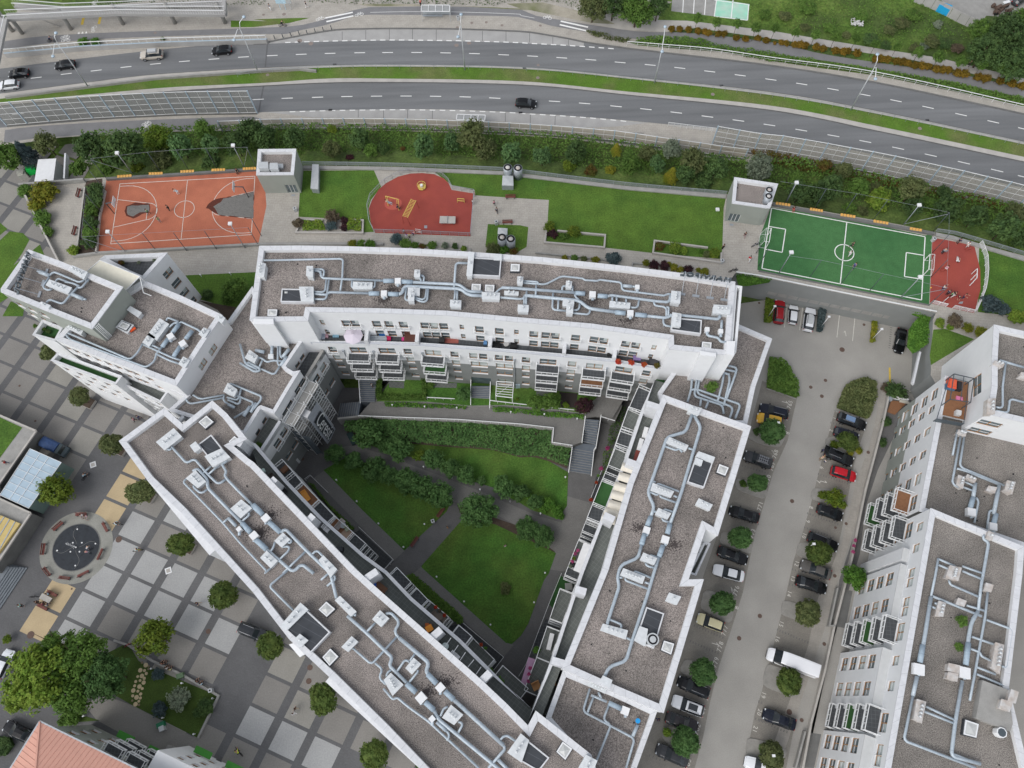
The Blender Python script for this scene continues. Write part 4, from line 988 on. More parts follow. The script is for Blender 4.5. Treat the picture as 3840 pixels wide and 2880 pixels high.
for Pa,s in((P1,'y3 960 265 1090 262 900 590 830 500'),(P2,'y3 410 1180 515 1215 290 1600 215 1490')):
 e=Pa;n_=(e[1]-e[0]).normalized();n_=Vc((n_.y,-n_.x))
 q=[e[0],e[1],e[1]+Vc((n_.x,n_.y))*2.4,e[0]+n_*2.4]
 if(q[2]-Vc((-60,50))).length>(e[1]-Vc((-60,50))).length:q=[e[0],e[1],e[1]-n_*2.4,e[0]-n_*2.4]
 mb=MB();mb.flat(q,13.5);mb.bd('terrace_floor','tdk'if Pa is P1 else'tgy',LWK)
 mb=MB();mb.pzm([q[0],q[1],q[1]+(q[2]-q[1]).normalized()*.45,q[0]+(q[3]-q[0]).normalized()*.45],13.5,14.65);mb.bd('terrace_parapet','concrete'if Pa is P1 else'coping',LWK)
wm.bd('wall',['white','grr'],LWK)
vents(LWK,DL,[('y3 72 335 132 232 242 310 195 405',1.2,3),('y3 395 290 455 290 455 345 390 345',.8,0),('a3 1855 150 1890 82 1965 135 1940 190',1.2,2)])
ducts(LWK,DL,['.16|y3 0 150 75 420 240 500','.16|y3 0 410 215 540 300 500 110 400','.24|y3 215 235 335 262','.2|y3 445 150 437 300','y3 525 150 520 420 548 448','y3 555 150 555 310 585 345','.24|y3 590 330 680 215','.24|y3 560 450 650 325','y3 240 330 315 350 370 405 440 375 590 385','y3 548 455 475 575 300 495','y3 310 370 270 460','a3 1600 180 1660 215 1860 180','a3 1530 200 1570 255 1850 205','.14|a3 1895 110 1905 82 2168 190 2165 220 2085 320','a3 1940 175 2110 245 2060 300 1940 370','a3 1860 185 1850 225 1900 260','.2|a3 1895 258 1945 285','a3 1885 200 1975 225 2000 130','a3 1890 220 1985 262 1998 200','.24|a3 2075 275 2020 355','.2|a3 2125 245 2080 325'])
mb=MB();p=G1('a3 1500 375',DL+.6);mb.box((p.x,p.y,DL),(1,.5,.6),.9);mb.bd('air_conditioner','sill',LWK)
# SOUTH-WEST WING
ZS=19.6;DS=18.9
sw=qd('a3 988 562 1362 288 1515 425 1760 228 1880 335 2045 542 1932 602 2060 710 b3 0 738 450 1210 840 1618 b4 1000 148 1500 587 1900 940 c4 0 1130 178 1312 242 1188 700 1550',ZS)
e=(sw[0]-qd('b4 1380 1659',ZS)[0]);low=qd('b4 1380 1659',ZS)[0];far=low-e.normalized()*12
SW_=sw+[sw[-1]+Vc((3,-10)),far]+qd('b4 1380 1659 1080 1345 630 900 300 590 0 200 a3 1500 1150 1225 885',ZS)
c0=G1('b4 600 500',0)
SWW=thing('apartment_block','long straight white apartment block running diagonally between the square and the courtyard','apartment block',(c0.x,c0.y,0))
SWc=ccw(SW_);roof(SWW,SWc,ZS,DS,w=.75)
wm=MB();f=Fc(SWc+[SWc[0]],0,ZS-.16)
f.bd(wm)
# courtyard side: set-back top storey, terrace, lower body
ot=qd('b3 -60 520 b3 0 598 260 905 540 1200 900 1520 1090 1659 b4 1300 265 1700 610 1950 860 2212 1090 c4 0 980 215 1175',16.4)
inner=qd('a3 2060 715 b3 0 745 450 1215 840 1622 b4 1000 153 1500 592 1900 945 c4 0 1135 180 1315',ZS)
mb=MB();mb.flat(ot+inner[::-1],15.3);mb.bd('terrace_floor','tgy',SWW)
fr=Fc(ot,0,16.25,split=12)
# decide orientation so the outside faces the courtyard
a,d,L,n=fr.seg(3)
if n.dot(Vc((-12,22))-a)<0:fr=Fc(ot[::-1],0,16.25,split=12)
for s in rg(len(fr.P)-1):
 a,d,L,n=fr.seg(s);k=int(L/3.4)
 for j in rg(k):
  for lv in rg(5):wn(SWW,fr,s,(j+.5)*L/k,14.4-FL*lv,1.3,2.0)
fr.bd(wm,0,1,0);wm.bd('wall',['white','grr'],SWW)
nI=offset(fr.P,.4);nO=offset(fr.P,-.04)
if(nI[2]-inner[2]).length>(nO[2]-inner[2]).length:nI,nO=offset(fr.P,-.4),offset(fr.P,.04)
cb=MB()
for k in rg(len(nI)-1):cb.pzm([nO[k],nO[k+1],nI[k+1],nI[k]],15.2,16.4)
cb.bd('terrace_parapet','coping',SWW)
for s in('b3 222 905 165 960','b3 530 1205 480 1260','b4 1050 45 960 105','b4 1570 520 1490 590','b4 1970 870 1890 950','b3 -40 560 -90 640'):
 a,b=qd(s,17.2);mb=MB();mb.wall(a,b,.9,15.2,ZS-.2);mb.bd('terrace_divider','coping',SWW)
 # shade bars over part of the terrace
rb=MB()
for s in('b4 1640 580 1590 650','b4 1700 640 1655 705','b4 1760 700 1715 765','b4 1830 760 1780 820','b4 1890 820 1845 885'):
 a,b=qd(s,17.8);rb.beam((a.x,a.y,17.8),(b.x,b.y,17.8),.08)
rb.bd('pergola_bar','rail',SWW)
# balcony stacks on the courtyard front, located by their floors in view
def stack(rt,fac,s,z,levels,w=3.2,d=1.5,floor='tdk',panel=False,step=FL):
 px=pts(s)[0]
 i,u,_=fac.locate(px);
 # pixel marks the outer middle of the top balcony floor: walk the front to match it
 best=None
 P3=U(px,z)
 for i in rg(len(fac.P)-1):
  a,dd,L,n=fac.seg(i);u=(P3.xy-a).dot(dd);
  if-1<u<L+1:
   e=abs((P3.xy-a).dot(n)-d*.5)
   if best is None or e<best[0]:best=(e,i,min(max(u,0),L))
 if best is None:return
 a,dd,L,n=fac.seg(best[1]);p=a+dd*best[2]
 for lv in rg(levels):
  bcy(rt,p,n,z-step*lv,w,d,floor if lv==0 else'tdk',panel)
for s,z,lv,w,fl in(('b3 285 800',12.3,4,3.0,'tdk'),('b3 365 890',12.3,4,2.4,'tdk'),('b3 468 1005',12.3,4,3.8,'decking'),('b3 610 1140',12.3,4,3.4,'tdk'),('b3 765 1270',12.3,4,3.8,'decking'),('b3 880 1385',12.3,4,2.6,'tdk'),('b4 1190 130',12.3,4,3.0,'tdk'),('b4 1510 380',9.1,3,3.8,'tgy'),('b4 1370 300',12.3,3,2.4,'tdk'),('b4 1870 700',9.1,3,4.6,'tgy'),('b4 1700 600',12.3,3,2.4,'tdk'),('b4 2110 900',9.1,3,4.6,'tgy')):
 stack(SWW,fr,s,z,lv,w,1.7,fl)
 # bays on the square side
for s in('a3 1222 885 1738 1505','b4 258 520 425 715','b4 602 942 1392 1672'):
 a,b=qd(s,15.8);d=(b-a).normalized();n=Vc((-d.y,d.x))*2.6
 Q=ccw([a,b,b+n,a+n]);mb=MB();f=Fc(Q+[Q[0]],2.8,15.6);f.bd(mb);mb.pzm(offset(Q,-.04),15.6,15.8,1);mb.bd('bay',['white','coping'],SWW)
mb=MB();Q=qd('b4 295 635 340 620 425 715 385 740',12);mb.pzm(Q,11.6,12,0);mb.bd('balcony','sill',SWW)
vents(SWW,DS,[('a3 1298 570 1440 458 1505 525 1365 635',.9,3),('a3 1700 688 1835 625 1905 695 1765 775',1.2,3),('a3 1578 600 1620 568 1662 622 1615 652',1.2,0),('a3 1545 870 1620 808 1705 898 1640 948',.9,3),('a3 1915 1122 2000 1050 2085 1118 1995 1198',.9,2),('b3 178 1390 245 1325 302 1378 235 1440',.9,2),('b3 60 1530 110 1475 198 1555 145 1612',.9,2),('b4 545 -65 580 -100 690 10 640 75',.9,2),('b4 680 268 718 235 850 362 808 398',.9,2),('b4 225 482 390 292 450 345 272 520',1.3,3),('b4 345 590 385 550 450 600 392 655',1.4,1),('b4 735 655 815 570 865 612 785 692',.9,2),('b4 990 425 1050 355 1122 418 1060 485',.9,2),('b4 1265 830 1330 750 1387 798 1315 878',.9,2),('b4 1085 930 1140 875 1240 968 1155 1055',.9,4),('b4 1570 1240 1640 1140 1735 1218 1665 1298',.9,3),('c4 10 1530 118 1378 182 1430 122 1608',1.3,3),('c4 600 1659 660 1555 748 1600 700 1720',1.3,2)])
for s in('a3 1645 405 1712 350 1770 402 1702 458','a3 1897 565 1945 520 1992 560 1940 608','b4 540 345 605 278 678 340 608 405','b4 572 740 638 668 705 735 632 812','c4 412 1525 465 1440 545 1500 487 1592'):skl(SWW,s,DS)
hatch(SWW,'a3 1640 590 1750 507 1900 692 1790 775',DS,.9);hatch(SWW,'b4 440 348 638 532 475 705 270 515',DS,1.0);hatch(SWW,'c4 175 1430 355 1575 265 1690 110 1600',DS,1.0)
ducts(SWW,DS,['.15|a3 1415 600 1550 748 1612 707 1730 845 1812 922 1870 880','a3 1380 610 1405 640 1425 620','.16|a3 1885 712 1872 735 1840 752 1880 820 1862 842 1885 880 2095 1095','.30|a3 2095 1095 2180 1172','.19|a3 1600 812 1638 790 1725 885 1718 945 2010 1245','.32|a3 2010 1245 2080 1320','.32|a3 2130 1385 2212 1462','.12|a3 1550 873 1517 900 1850 1240 1985 1400 2212 1640 b3 95 1659 145 1615','a3 1605 930 1610 950 1670 1000 1720 962','a3 1690 825 1750 770','a3 1725 842 1820 757','.2|a3 1895 1200 1960 1268','a3 1850 1240 1895 1200','a3 2010 1225 2070 1175 2060 1150','a3 2085 1105 2060 1098','.30|b3 0 1090 62 1152','.30|b3 130 1235 225 1320','.19|b3 225 1320 265 1290 440 1470 640 1659 b4 690 250','.30|b3 20 1382 100 1450','.19|b3 100 1450 330 1650 400 1580 500 1659','b3 178 1400 165 1450 140 1480','b3 240 1440 300 1435 295 1470 200 1560','b3 440 1470 245 1659','b3 490 1500 525 1465 672 1610 650 1640','b3 290 1370 320 1390 305 1410 270 1390','.13|b4 290 15 130 150 330 350','b4 560 100 640 30','b4 610 150 685 90 665 60','.19|b4 780 398 930 530 1160 750 1120 802 1270 950','.30|b4 1270 960 1350 1032','.30|b4 1425 1112 1500 1180','.2|b4 1500 1180 1530 1250 1700 1390 1980 1620 2100 1720','.16|b4 1100 382 1140 370 1215 450 1167 530 1210 580','.22|b4 1210 580 1460 790 1432 850 1450 880','.30|b4 1445 880 1522 960','.30|b4 1588 1022 1662 1092','.22|b4 1662 1092 2075 1470','.16|b4 2075 1470 2090 1500 1950 1659','b4 820 660 980 800 1190 570','b4 1010 790 1075 840 1040 910 1100 965','b4 1080 1000 1160 1095 1190 1070 1270 1140 1450 1270 1870 1659','b4 840 400 850 380 800 400','b4 940 530 1010 455','b4 1300 785 1262 755 1190 860','b4 1362 845 1365 860 1290 952','b4 1340 712 1300 770','b4 1552 1230 1580 1162 1615 1152','b4 1700 1275 1742 1290 1700 1365','.19|b4 1520 1278 1600 1350','b4 1600 1350 1632 1385 1605 1432','b4 2045 1430 2090 1380 2212 1460','.19|b4 2030 1590 2130 1690','b4 1105 900 1110 870 1150 840'])
fans(SWW,DS,[('a3 2103 1345',.75,.95),('b3 100 1200',.75,.95),('b4 1550 993',.75,.95),('b4 1390 1078',.75,1.1),('a3 1980 1292',.75,.6),('b4 1482 1252',.75,.65)])
stain(SWW,DS,[('b3 140 1170',1.2),('b3 40 1320',1.2),('b4 1600 950',1.4),('b4 1440 1020',1.3),('a3 2170 1300',1.3)])
# EAST WING
ZE=19.4;DE=18.7
ew=qd('c3 1300 178 1660 310 2025 440 1750 1345 1650 1288 c4 1505 98 1632 95 1300 1200 880 1020 460 832 800 0 c3 1010 900',ZE)
EW=thing('apartment_block','straight white apartment block with gravel roof between the courtyard and the car park','apartment block',(16,20,0))
EC=ccw(ew);roof(EW,EC,ZE,DE,w=.75);wm=MB();f=Fc(EC+[EC[0]],0,ZE-.16);f.bd(wm)
# recessed loggia on the east side
roof(EW,qd('c3 1640 1400 1690 1412 c4 1570 60 1515 40',13.6),13.6,12.6,w=.2,m='tgy')
# courtyard front
otE=qd('c3 1240 30 1120 300 985 700 880 960 760 1270 610 1659 c4 540 250 360 790 215 1175',16.4)
inE=qd('c3 1380 0 1300 178 1010 900 c4 800 0 460 832 300 1240',ZE)
mb=MB();mb.flat(otE+inE[::-1],15.3);mb.bd('terrace_floor','tgy',EW)
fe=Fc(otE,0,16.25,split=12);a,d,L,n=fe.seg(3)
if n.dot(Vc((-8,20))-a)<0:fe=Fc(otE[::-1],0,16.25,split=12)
for s in rg(len(fe.P)-1):
 a,d,L,n=fe.seg(s);k=int(L/3.3)
 for j in rg(k):
  for lv in rg(5):wn(EW,fe,s,(j+.5)*L/k,14.4-FL*lv,1.3,2.0)
fe.bd(wm,0,1,0);wm.bd('wall',['white','grr'],EW)
nI=offset(fe.P,.4);nO=offset(fe.P,-.04)
if(nI[4]-inE[2]).length>(nO[4]-inE[2]).length:nI,nO=offset(fe.P,-.4),offset(fe.P,.04)
cb=MB()
for k in rg(len(nI)-1):cb.pzm([nO[k],nO[k+1],nI[k+1],nI[k]],15.2,16.4)
cb.bd('terrace_parapet','coping',EW)
for s in('c3 980 760 1060 790','c3 795 1200 880 1240','c3 1145 290 1240 320','c4 560 190 650 215','c4 370 770 470 800'):
 a,b=qd(s,17.2);mb=MB();mb.wall(a,b,.9,15.2,ZE-.2);mb.bd('terrace_divider','coping',EW)
for s,z,lv,w,fl in(('c3 1100 230',12.3,4,4.2,'tdk'),('c3 1045 400',12.3,4,3.4,'tgy'),('c3 985 560',12.3,4,2.4,'tdk'),('c3 930 700',12.3,3,4.2,'tgy'),('c3 865 850',12.3,4,2.2,'tdk'),('c3 810 1020',12.3,3,4.0,'turf'),('c3 750 1170',12.3,3,2.4,'tdk'),('c3 735 1310',9.1,3,1.8,'tdk'),('c3 630 1530',9.1,3,4.2,'tgy'),('c3 560 1640',9.1,2,2.4,'tdk'),('c4 480 330',9.1,3,4.4,'tgy'),('c4 360 640',9.1,3,4.4,'tgy'),('c4 250 900',9.1,3,4.6,'tgy')):
 stack(EW,fe,s,z,lv,w,1.9,fl)
 # cream parasol-like shade sails along the terrace
for k,s in en(('c3 1010 780','c3 985 860','c3 950 940','c3 925 1010','c3 900 1090','c3 870 1150','c3 850 1200')):
 p=G1(s,17.6);mb=MB()
 rows=[]
 for i in rg(7):
  rows.append([(p.x+(j/5-.5)*1.9*math.cos(.35)-(i/6-.5)*1.25*-math.sin(.35),p.y+(j/5-.5)*1.9*-math.sin(.35)+(i/6-.5)*1.25*math.cos(.35),17.2+.42*math.sin(math.pi*i/6))for j in rg(6)])
 for r0,r1 in zip(rows,rows[1:]):
  for j in rg(5):mb.face([r0[j],r0[j+1],r1[j+1],r1[j]])
 o=mb.bd('awning',mat('cream_canvas2',(.66,.62,.54),.8,.05,1),EW)
vents(EW,DE,[('c3 1505 310 1520 265 1615 290 1590 345',1.3,2),('c3 1325 575 1350 530 1505 598 1485 640',.9,5),('c3 1195 970 1215 912 1385 980 1360 1028',.9,5),('c3 1235 1168 1260 1120 1360 1162 1332 1208',.9,2),('c3 1110 1545 1135 1490 1245 1535 1220 1588',.9,2),('c3 1570 1085 1595 1040 1705 1090 1682 1136',.9,2),('c4 945 58 970 5 1145 72 1125 128',.9,5),('c4 1320 270 1350 207 1443 240 1410 303',.9,1),('c4 780 515 800 465 1002 520 985 588',.9,4),('c4 775 942 800 895 873 932 852 990',1.3,0),('c4 1062 598 1105 485 1168 508 1148 645',1.1,0),('c3 1570 688 1595 650 1725 697 1708 742',1.2,0),('c3 1560 745 1572 702 1625 722 1612 765',1.3,0)])
skl(EW,'c3 1742 820 1765 752 1843 782 1815 848',DE);skl(EW,'c4 1282 680 1305 602 1390 628 1365 718',DE)
hatch(EW,'c3 1497 902 1582 655 1725 702 1638 948',DE,.9);hatch(EW,'c4 1105 485 1160 322 1308 377 1222 668 1062 600',DE,.9)
ducts(EW,DE,['.2|c3 1540 335 1485 485 1330 530 1170 990 1225 1110 1195 1190','.30|c3 1195 1190 1165 1268','.30|c3 1145 1332 1118 1422','.19|c3 1118 1422 1090 1530 950 1590 925 1659 c4 920 100 935 150 840 440 832 475','.2|c3 1555 350 1610 445 1450 985 1355 1250','.30|c3 1355 1250 1332 1332','.30|c3 1297 1428 1263 1522','.19|c3 1263 1522 1220 1659 c4 1175 200 1045 590 990 770 850 820 812 900','c3 1310 605 1410 640 1430 620 1455 655','c3 1505 620 1548 635','c3 1205 925 1212 895 1235 905','c3 1245 925 1255 915 1430 980','c3 1190 985 1250 1012 1262 990','c3 1270 1015 1280 1028 1405 1072','c3 1385 1015 1415 1028','c3 1300 1140 1310 1128 1380 1150','c3 1290 1205 1298 1222 1350 1235','c3 1240 1145 1222 1150','c3 1150 1575 1165 1598 1220 1612','c3 1190 1508 1250 1528','c3 1110 1515 1095 1512','c4 980 85 990 105 1170 172','c4 1055 40 1065 28 1205 85','c4 1145 118 1188 132','c4 850 425 955 470 945 500','c4 990 578 1038 600','c4 930 80 960 80'])
fans(EW,DE,[('c3 1163 1298',-.35,.85),('c3 1317 1378',-.35,.95)])
stain(EW,DE,[('c3 1110 1280',1.2),('c3 1390 1420',1.3)])
mb=MB();p=G1('c4 1213 592',DE+1.5);mb.cyl(p,.78,DE,DE+1.5,20,0);mb.cyl(p,.62,DE+1.5,DE+1.503,20,1);mb.cyl(p,.4,DE+1.503,DE+1.56,16,0);mb.bd('round_fan',['ltgrey','dark'],EW)
# EAST LINK and SOUTH LINK
ZLE=16.0;DLE=15.4
le=ccw(qd('c2 1905 1130 1935 1148 2200 1262 2060 1659 c3 1992 425',ZLE)+[Vc((22,36.5))]+qd('c3 1255 160 1375 -10 c2 1385 1512 1500 1300',ZLE))
LEK=thing('apartment_block','low corner block with many parallel roof pipes, joining curved block and east wing','apartment block',(30,40,0))
roof(LEK,le,ZLE,DLE,w=.6);wm=MB();f=Fc(le+[le[0]],0,ZLE-.16);f.bd(wm);wm.bd('wall','white',LEK)
mb=MB();Q=qd('c3 1245 30 1320 40 1240 280 1180 250',13.2);mb.flat(Q,13.2);mb.bd('terrace_floor','turf',LEK)
ducts(LEK,DLE,['.15|c2 1540 1560 c3 1530 135 1500 238','.15|c3 1583 10 1555 190 1790 265 1800 335','.15|c3 1605 10 1578 165 1860 275 1875 300 1850 370','.15|c3 1530 138 1570 130 1930 255 1932 280 1895 375','.15|c3 1800 5 1790 80 1750 232','.15|c3 1842 0 1850 60 1800 268','.15|c2 1835 1485 1910 1500 c3 1900 0 1822 215','.15|c3 1612 215 1605 272','.15|c3 1675 228 1650 292','.15|c2 1810 1515 1900 1535','.15|c2 1790 1540 1850 1560'])
ZLS=16.2;DLS=15.5
ls=ccw(qd('c4 470 850 900 1030 1245 1190 1075 1659',ZLS)+[qd('c4 1075 1659',ZLS)[0]+Vc((-3,-10)),Vc((2,-14))]+qd('c4 460 1400 325 1250',ZLS))
LSK=thing('apartment_block','low corner block at the bottom of the courtyard with a bright blue-capped vent','apartment block',(10,-4,0))
roof(LSK,ls,ZLS,DLS,w=.6);wm=MB();f=Fc(ls+[ls[0]],0,ZLS-.16);f.bd(wm);wm.bd('wall','white',LSK)
mb=MB();mb.flat(qd('c4 370 790 450 820 330 1230 240 1170',13.2),13.2);mb.bd('terrace_floor','tgy',LSK)
vents(LSK,DLS,[('c4 672 970 690 935 832 985 812 1038',1.0,4)])
ducts(LSK,DLS,['c4 690 1000 632 1190 1062 1415 990 1659','c4 720 1070 670 1200','.14|c4 700 1055 830 1110','.28|c4 845 1118 950 1168','c4 760 1030 785 1080','c4 850 1130 800 1260 867 1300 720 1659','.2|c4 1087 1300 1045 1395'])
fans(LSK,DLS,[('c4 985 1185',-.4,.95)])
mb=MB();p=G1('c4 1088 1268',DLS+.9);mb.cyl(p,.22,DLS,DLS+.8,12,1);mb.cyl(p,.3,DLS+.8,DLS+1.0,12,0);mb.bd('vent_cap',[mat('bright_blue',(.02,.30,.68),.5,0),'duct'],LSK)
# FAR EAST BLOCK
FE=thing('apartment_block','white apartment block with stacked balconies and three roof levels east of the car park','apartment block',(60,15,0))
ZF1,DF1=21.9,21.2;ZF2,DF2=15.5,14.9;ZF3,DF3=18.6,17.9
tw=qd('d2 1965 1145 2212 1200',ZF1);tw+=[tw[1]+(tw[1]-tw[0]).normalized()*25];swc=qd('d3 2212 405 1912 335',ZF1);tw+=[swc[0]+(swc[0]-swc[1]).normalized()*25]+swc+qd('d3 1948 100 d2 1950 1400',ZF1)
roof(FE,tw,ZF1,DF1,w=.75,m='gravel_far')
md=qd('d3 1560 20 1345 1140',ZF2);d=(md[0]-md[1]).normalized();r_=Vc((d.y,-d.x));md=[md[0],md[1],md[1]+r_*30,md[0]+r_*30]
roof(FE,md,ZF2,DF2,w=.7,m='gravel_far')
st=qd('d3 1440 1120',ZF3)+qd('d4 1060 1659',ZF3);d=(st[1]-st[0]).normalized();st2=st[1]+d*8;rr=qd('d3 2212 1440',ZF3)[0];e=(rr-st[0]).normalized()
E_=qd('d4 2195 60 2085 985',ZF3);st=[st[0],st2,st2+Vc((-d.y,d.x))*19.5,rr+e*0]
stc=ccw([st[0],st2]+[qd('d4 2300 1900',ZF3)[0]]+E_[::-1]+[rr])
roof(FE,stc,ZF3,DF3,w=.7,m='gravel_far')
wm=MB();f=Fc(ccw(tw)+[ccw(tw)[0]],0,ZF1-.16)
for s in('y4 1905 1270','y4 1805 1345'):
 px=pts(s)[0];i,u,z=f.locate(px);wn(FE,f,i,u,z,3.0,1.8,2)
px=pts('y4 1790 960')[0];i,u,z=f.locate(px);wn(FE,f,i,u,z,3.2,2.4,2)
f.bd(wm)
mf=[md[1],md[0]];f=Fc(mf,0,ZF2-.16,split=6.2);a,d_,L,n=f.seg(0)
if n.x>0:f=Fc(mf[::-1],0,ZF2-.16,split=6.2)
for s in('d3 1480 165','d3 1448 295','d3 1432 355','d3 1405 485','d3 1390 545','d3 1370 675','d3 1352 735','d3 1325 880'):
 i,u,z=f.locate(pts(s)[0])
 for lv in rg(5):wn(FE,f,i,u,13.9-FL*lv,1.9 if s in('d3 1480 165','d3 1325 880')else 1.35,2.0 if lv<4 else 2.3)
i,u,z=f.locate(pts('d3 1290 1075')[0])
for lv in rg(4):
 r=wn(FE,f,i,u,13.9-FL*lv,2.4,2.2,2)
 if r:bcy(FE,r[0],r[1],13.9-FL*lv-2.25,3.4,2.3,['decking','tdk','tdk','turf'][lv])
f.bd(wm,0,1,0)
Q=[st[0],st2];f=Fc(Q,0,ZF3-.16);a,d_,L,n=f.seg(0)
if n.x>0:f=Fc(Q[::-1],0,ZF3-.16)
for s in('d3 1350 1270','d4 1255 45','d4 1240 125','d4 1210 285','d4 1195 365','d4 1115 770','d4 1098 850','d4 1075 980','d4 1055 1065','d4 970 1500','d4 952 1590','d3 1310 1450','d3 1290 1520'):
 i,u,z=f.locate(pts(s)[0]);wn(FE,f,i,u,17.1,1.3,1.9,1,pale=1)
for s in('d4 1170 530','d4 1020 1280','d3 1235 1310'):
 i,u,z=f.locate(pts(s)[0])
 for lv in rg(5):
  r=wn(FE,f,i,u,17.0-FL*lv,2.4,2.2,2)
  if r:bcy(FE,r[0],r[1],17.0-FL*lv-2.25,3.3,2.0,'turf'if lv==2 and'd4'in s else'tdk')
f.bd(wm,0,0,0)
ax=(st2-st[0]).normalized();nx=Vc((-ax.y,ax.x));
if nx.x>0:nx=-nx
def bay(y0s,y1s):
 a=qd(y0s,14.5)[0];b=qd(y1s,14.5)[0]
 u0=(a-st[0]).dot(ax);u1=(b-st[0]).dot(ax);dd=abs((a-st[0]).dot(nx));dd=max(.9,dd)
 A=st[0]+ax*u0;B=st[0]+ax*u1;P=[A-nx*.05,A+nx*dd,B+nx*dd,B-nx*.05];C=ccw(P)
 mb=MB();fb=Fc(C+[C[0]],0,14.35,split=None)
 for k in rg(4):
  a_,d_,L,n=fb.seg(k)
  if L>5 and n.dot(nx)>.5:
   for j in rg(2):
    for lv in rg(4):wn(FE,fb,k,L*(.22+.45*j),12.9-FL*lv,1.9,2.3,2)
 fb.bd(mb);mb.bd('bay','white',FE)
 c=MB();c.pzm(C,14.35,14.5,0);q=st[0]
 c.bd('bay_coping',mat('bay_coping',(.52,.53,.53),.6,.05,1),FE);return dd
bay('d3 1232 1590','d4 1082 455');bay('d4 1040 655','d4 945 1170');bay('d4 895 1380','d4 800 1850')
bay('d3 1262 1460','d3 1240 1560')
wm.bd('wall',['white','ggn'],FE)
vents(FE,DF1,[('d2 1960 1465 1975 1442 2050 1470 2035 1495',1.1,2),('d3 1905 335 1915 212 1975 210 1968 335',1.1,3),('d2 2180 1570 2190 1540 2250 1550 2240 1590',1,1)],'bxr')
vents(FE,DF2,[('d3 1655 920 1670 845 1725 862 1702 955',1,3),('d3 1725 868 1745 838 1818 875 1802 905',1,2),('d3 2055 960 2075 890 2140 902 2112 1000',1.1,3),('d3 1905 968 1920 935 1985 948 1968 992',.9,0),('d3 1660 495 1672 468 1735 485 1725 520',1,3)],'bxr')
vents(FE,DF3,[('d3 1905 1365 1920 1310 1962 1325 1945 1385',1.2,1),('d4 1565 80 1600 -20 1692 0 1665 105',1,4),('d4 1478 395 1508 275 1562 292 1540 400',1,3),('d4 1650 298 1668 250 1733 275 1715 318',.9,0),('d4 1885 182 1900 125 1957 142 1937 198',1,0),('d4 1945 820 1980 620 2045 640 2008 875',1.1,5),('d4 1580 850 1592 792 1682 812 1668 870',1,0),('d4 1575 915 1586 865 1665 880 1655 940',1,0),('d4 1300 1255 1328 1090 1397 1112 1362 1285',1,4),('d4 2010 1160 2030 1090 2115 1120 2090 1190',1.9,0),('d4 2080 1100 2110 1010 2165 1030 2140 1120',1.9,0)],'bxr')
skl(FE,'d4 1712 1380 1728 1258 1838 1295 1818 1408',DF3,.7)
mb=MB();Q=qd('d4 1868 930 2080 1010 2120 1290 2100 1355 1815 1245',DF3+1.1);mb.pzm(Q,DF3-.02,DF3+1.1,0);mb.bd('plant_room','concrete',FE)
mb=MB();p=G1('d4 2030 1365',DF3+1.3);mb.cyl(p,.62,DF3+.3,DF3+1.3,8,0);mb.cyl(p,.5,DF3+1.3,DF3+1.303,8,1);mb.bd('round_fan',['sill','sdk'],FE)
ducts(FE,DF1,['.15|d2 2010 1440 2060 1455 2212 1500','.13|d2 2060 1460 2035 1659 d3 2035 290 1980 280','.13|d3 1980 310 2080 330 2095 210 2230 245'])
ducts(FE,DF2,['d3 1660 470 1620 680','.14|d3 1685 525 1615 915 1670 945','.14|d3 1715 530 1680 760 1700 785 2060 935','.14|d3 1655 790 1700 800 2010 925','.24|d3 2005 930 1960 1170','.3|d3 1980 1165 1950 1290','.24|d3 1808 910 1790 1030','.3|d3 1790 1030 1765 1120','d3 1815 1030 1835 1060 1800 1240','d3 1720 900 1810 940','d3 1700 940 1790 975','d3 1905 1290 1925 1140 1955 1140'])
ducts(FE,DF3,['.17|d3 1880 1340 1870 1375 1920 1400 1875 1655 d4 1860 120 1830 360','.14|d3 1500 1535 1480 1659 d4 1440 240','d3 1498 1538 1640 1600','d3 1505 1590 1625 1640','d3 1700 1600 1870 1660','.22|d4 1440 240 1390 560 1350 780','.3|d4 1372 640 1348 785','.22|d4 1325 900 1290 1060','.15|d4 1290 1060 1215 1430 1810 1659','.15|d4 1455 235 1860 400','d4 1470 290 1500 300','d4 1450 322 1490 340','.22|d4 1830 360 1775 450 1755 560 1725 800','.3|d4 1750 620 1728 805','.2|d4 1700 935 1640 1290 1608 1560 1850 1625','.14|d4 1910 200 1890 400 1790 950 1762 1100','.13|d4 1900 430 2115 510 2065 830 2025 812','d4 1780 570 1980 640','d4 1768 670 1850 700 1855 730 1950 775','d4 1820 822 1975 882','d4 1820 880 2070 988','d4 1735 310 1885 355','d4 1590 100 1595 135 1840 240','d4 1700 25 1860 92','d4 1400 1150 1640 1262','d4 1385 1190 1640 1292','d4 1630 1545 1820 1620'])
fans(FE,DF3,[('d4 1345 840',-.25,1.3),('d4 1725 868',-.25,1.3)]);fans(FE,DF2,[('d3 1780 1150',-.25,1.1),('d3 1960 1270',-.25,1.0)])
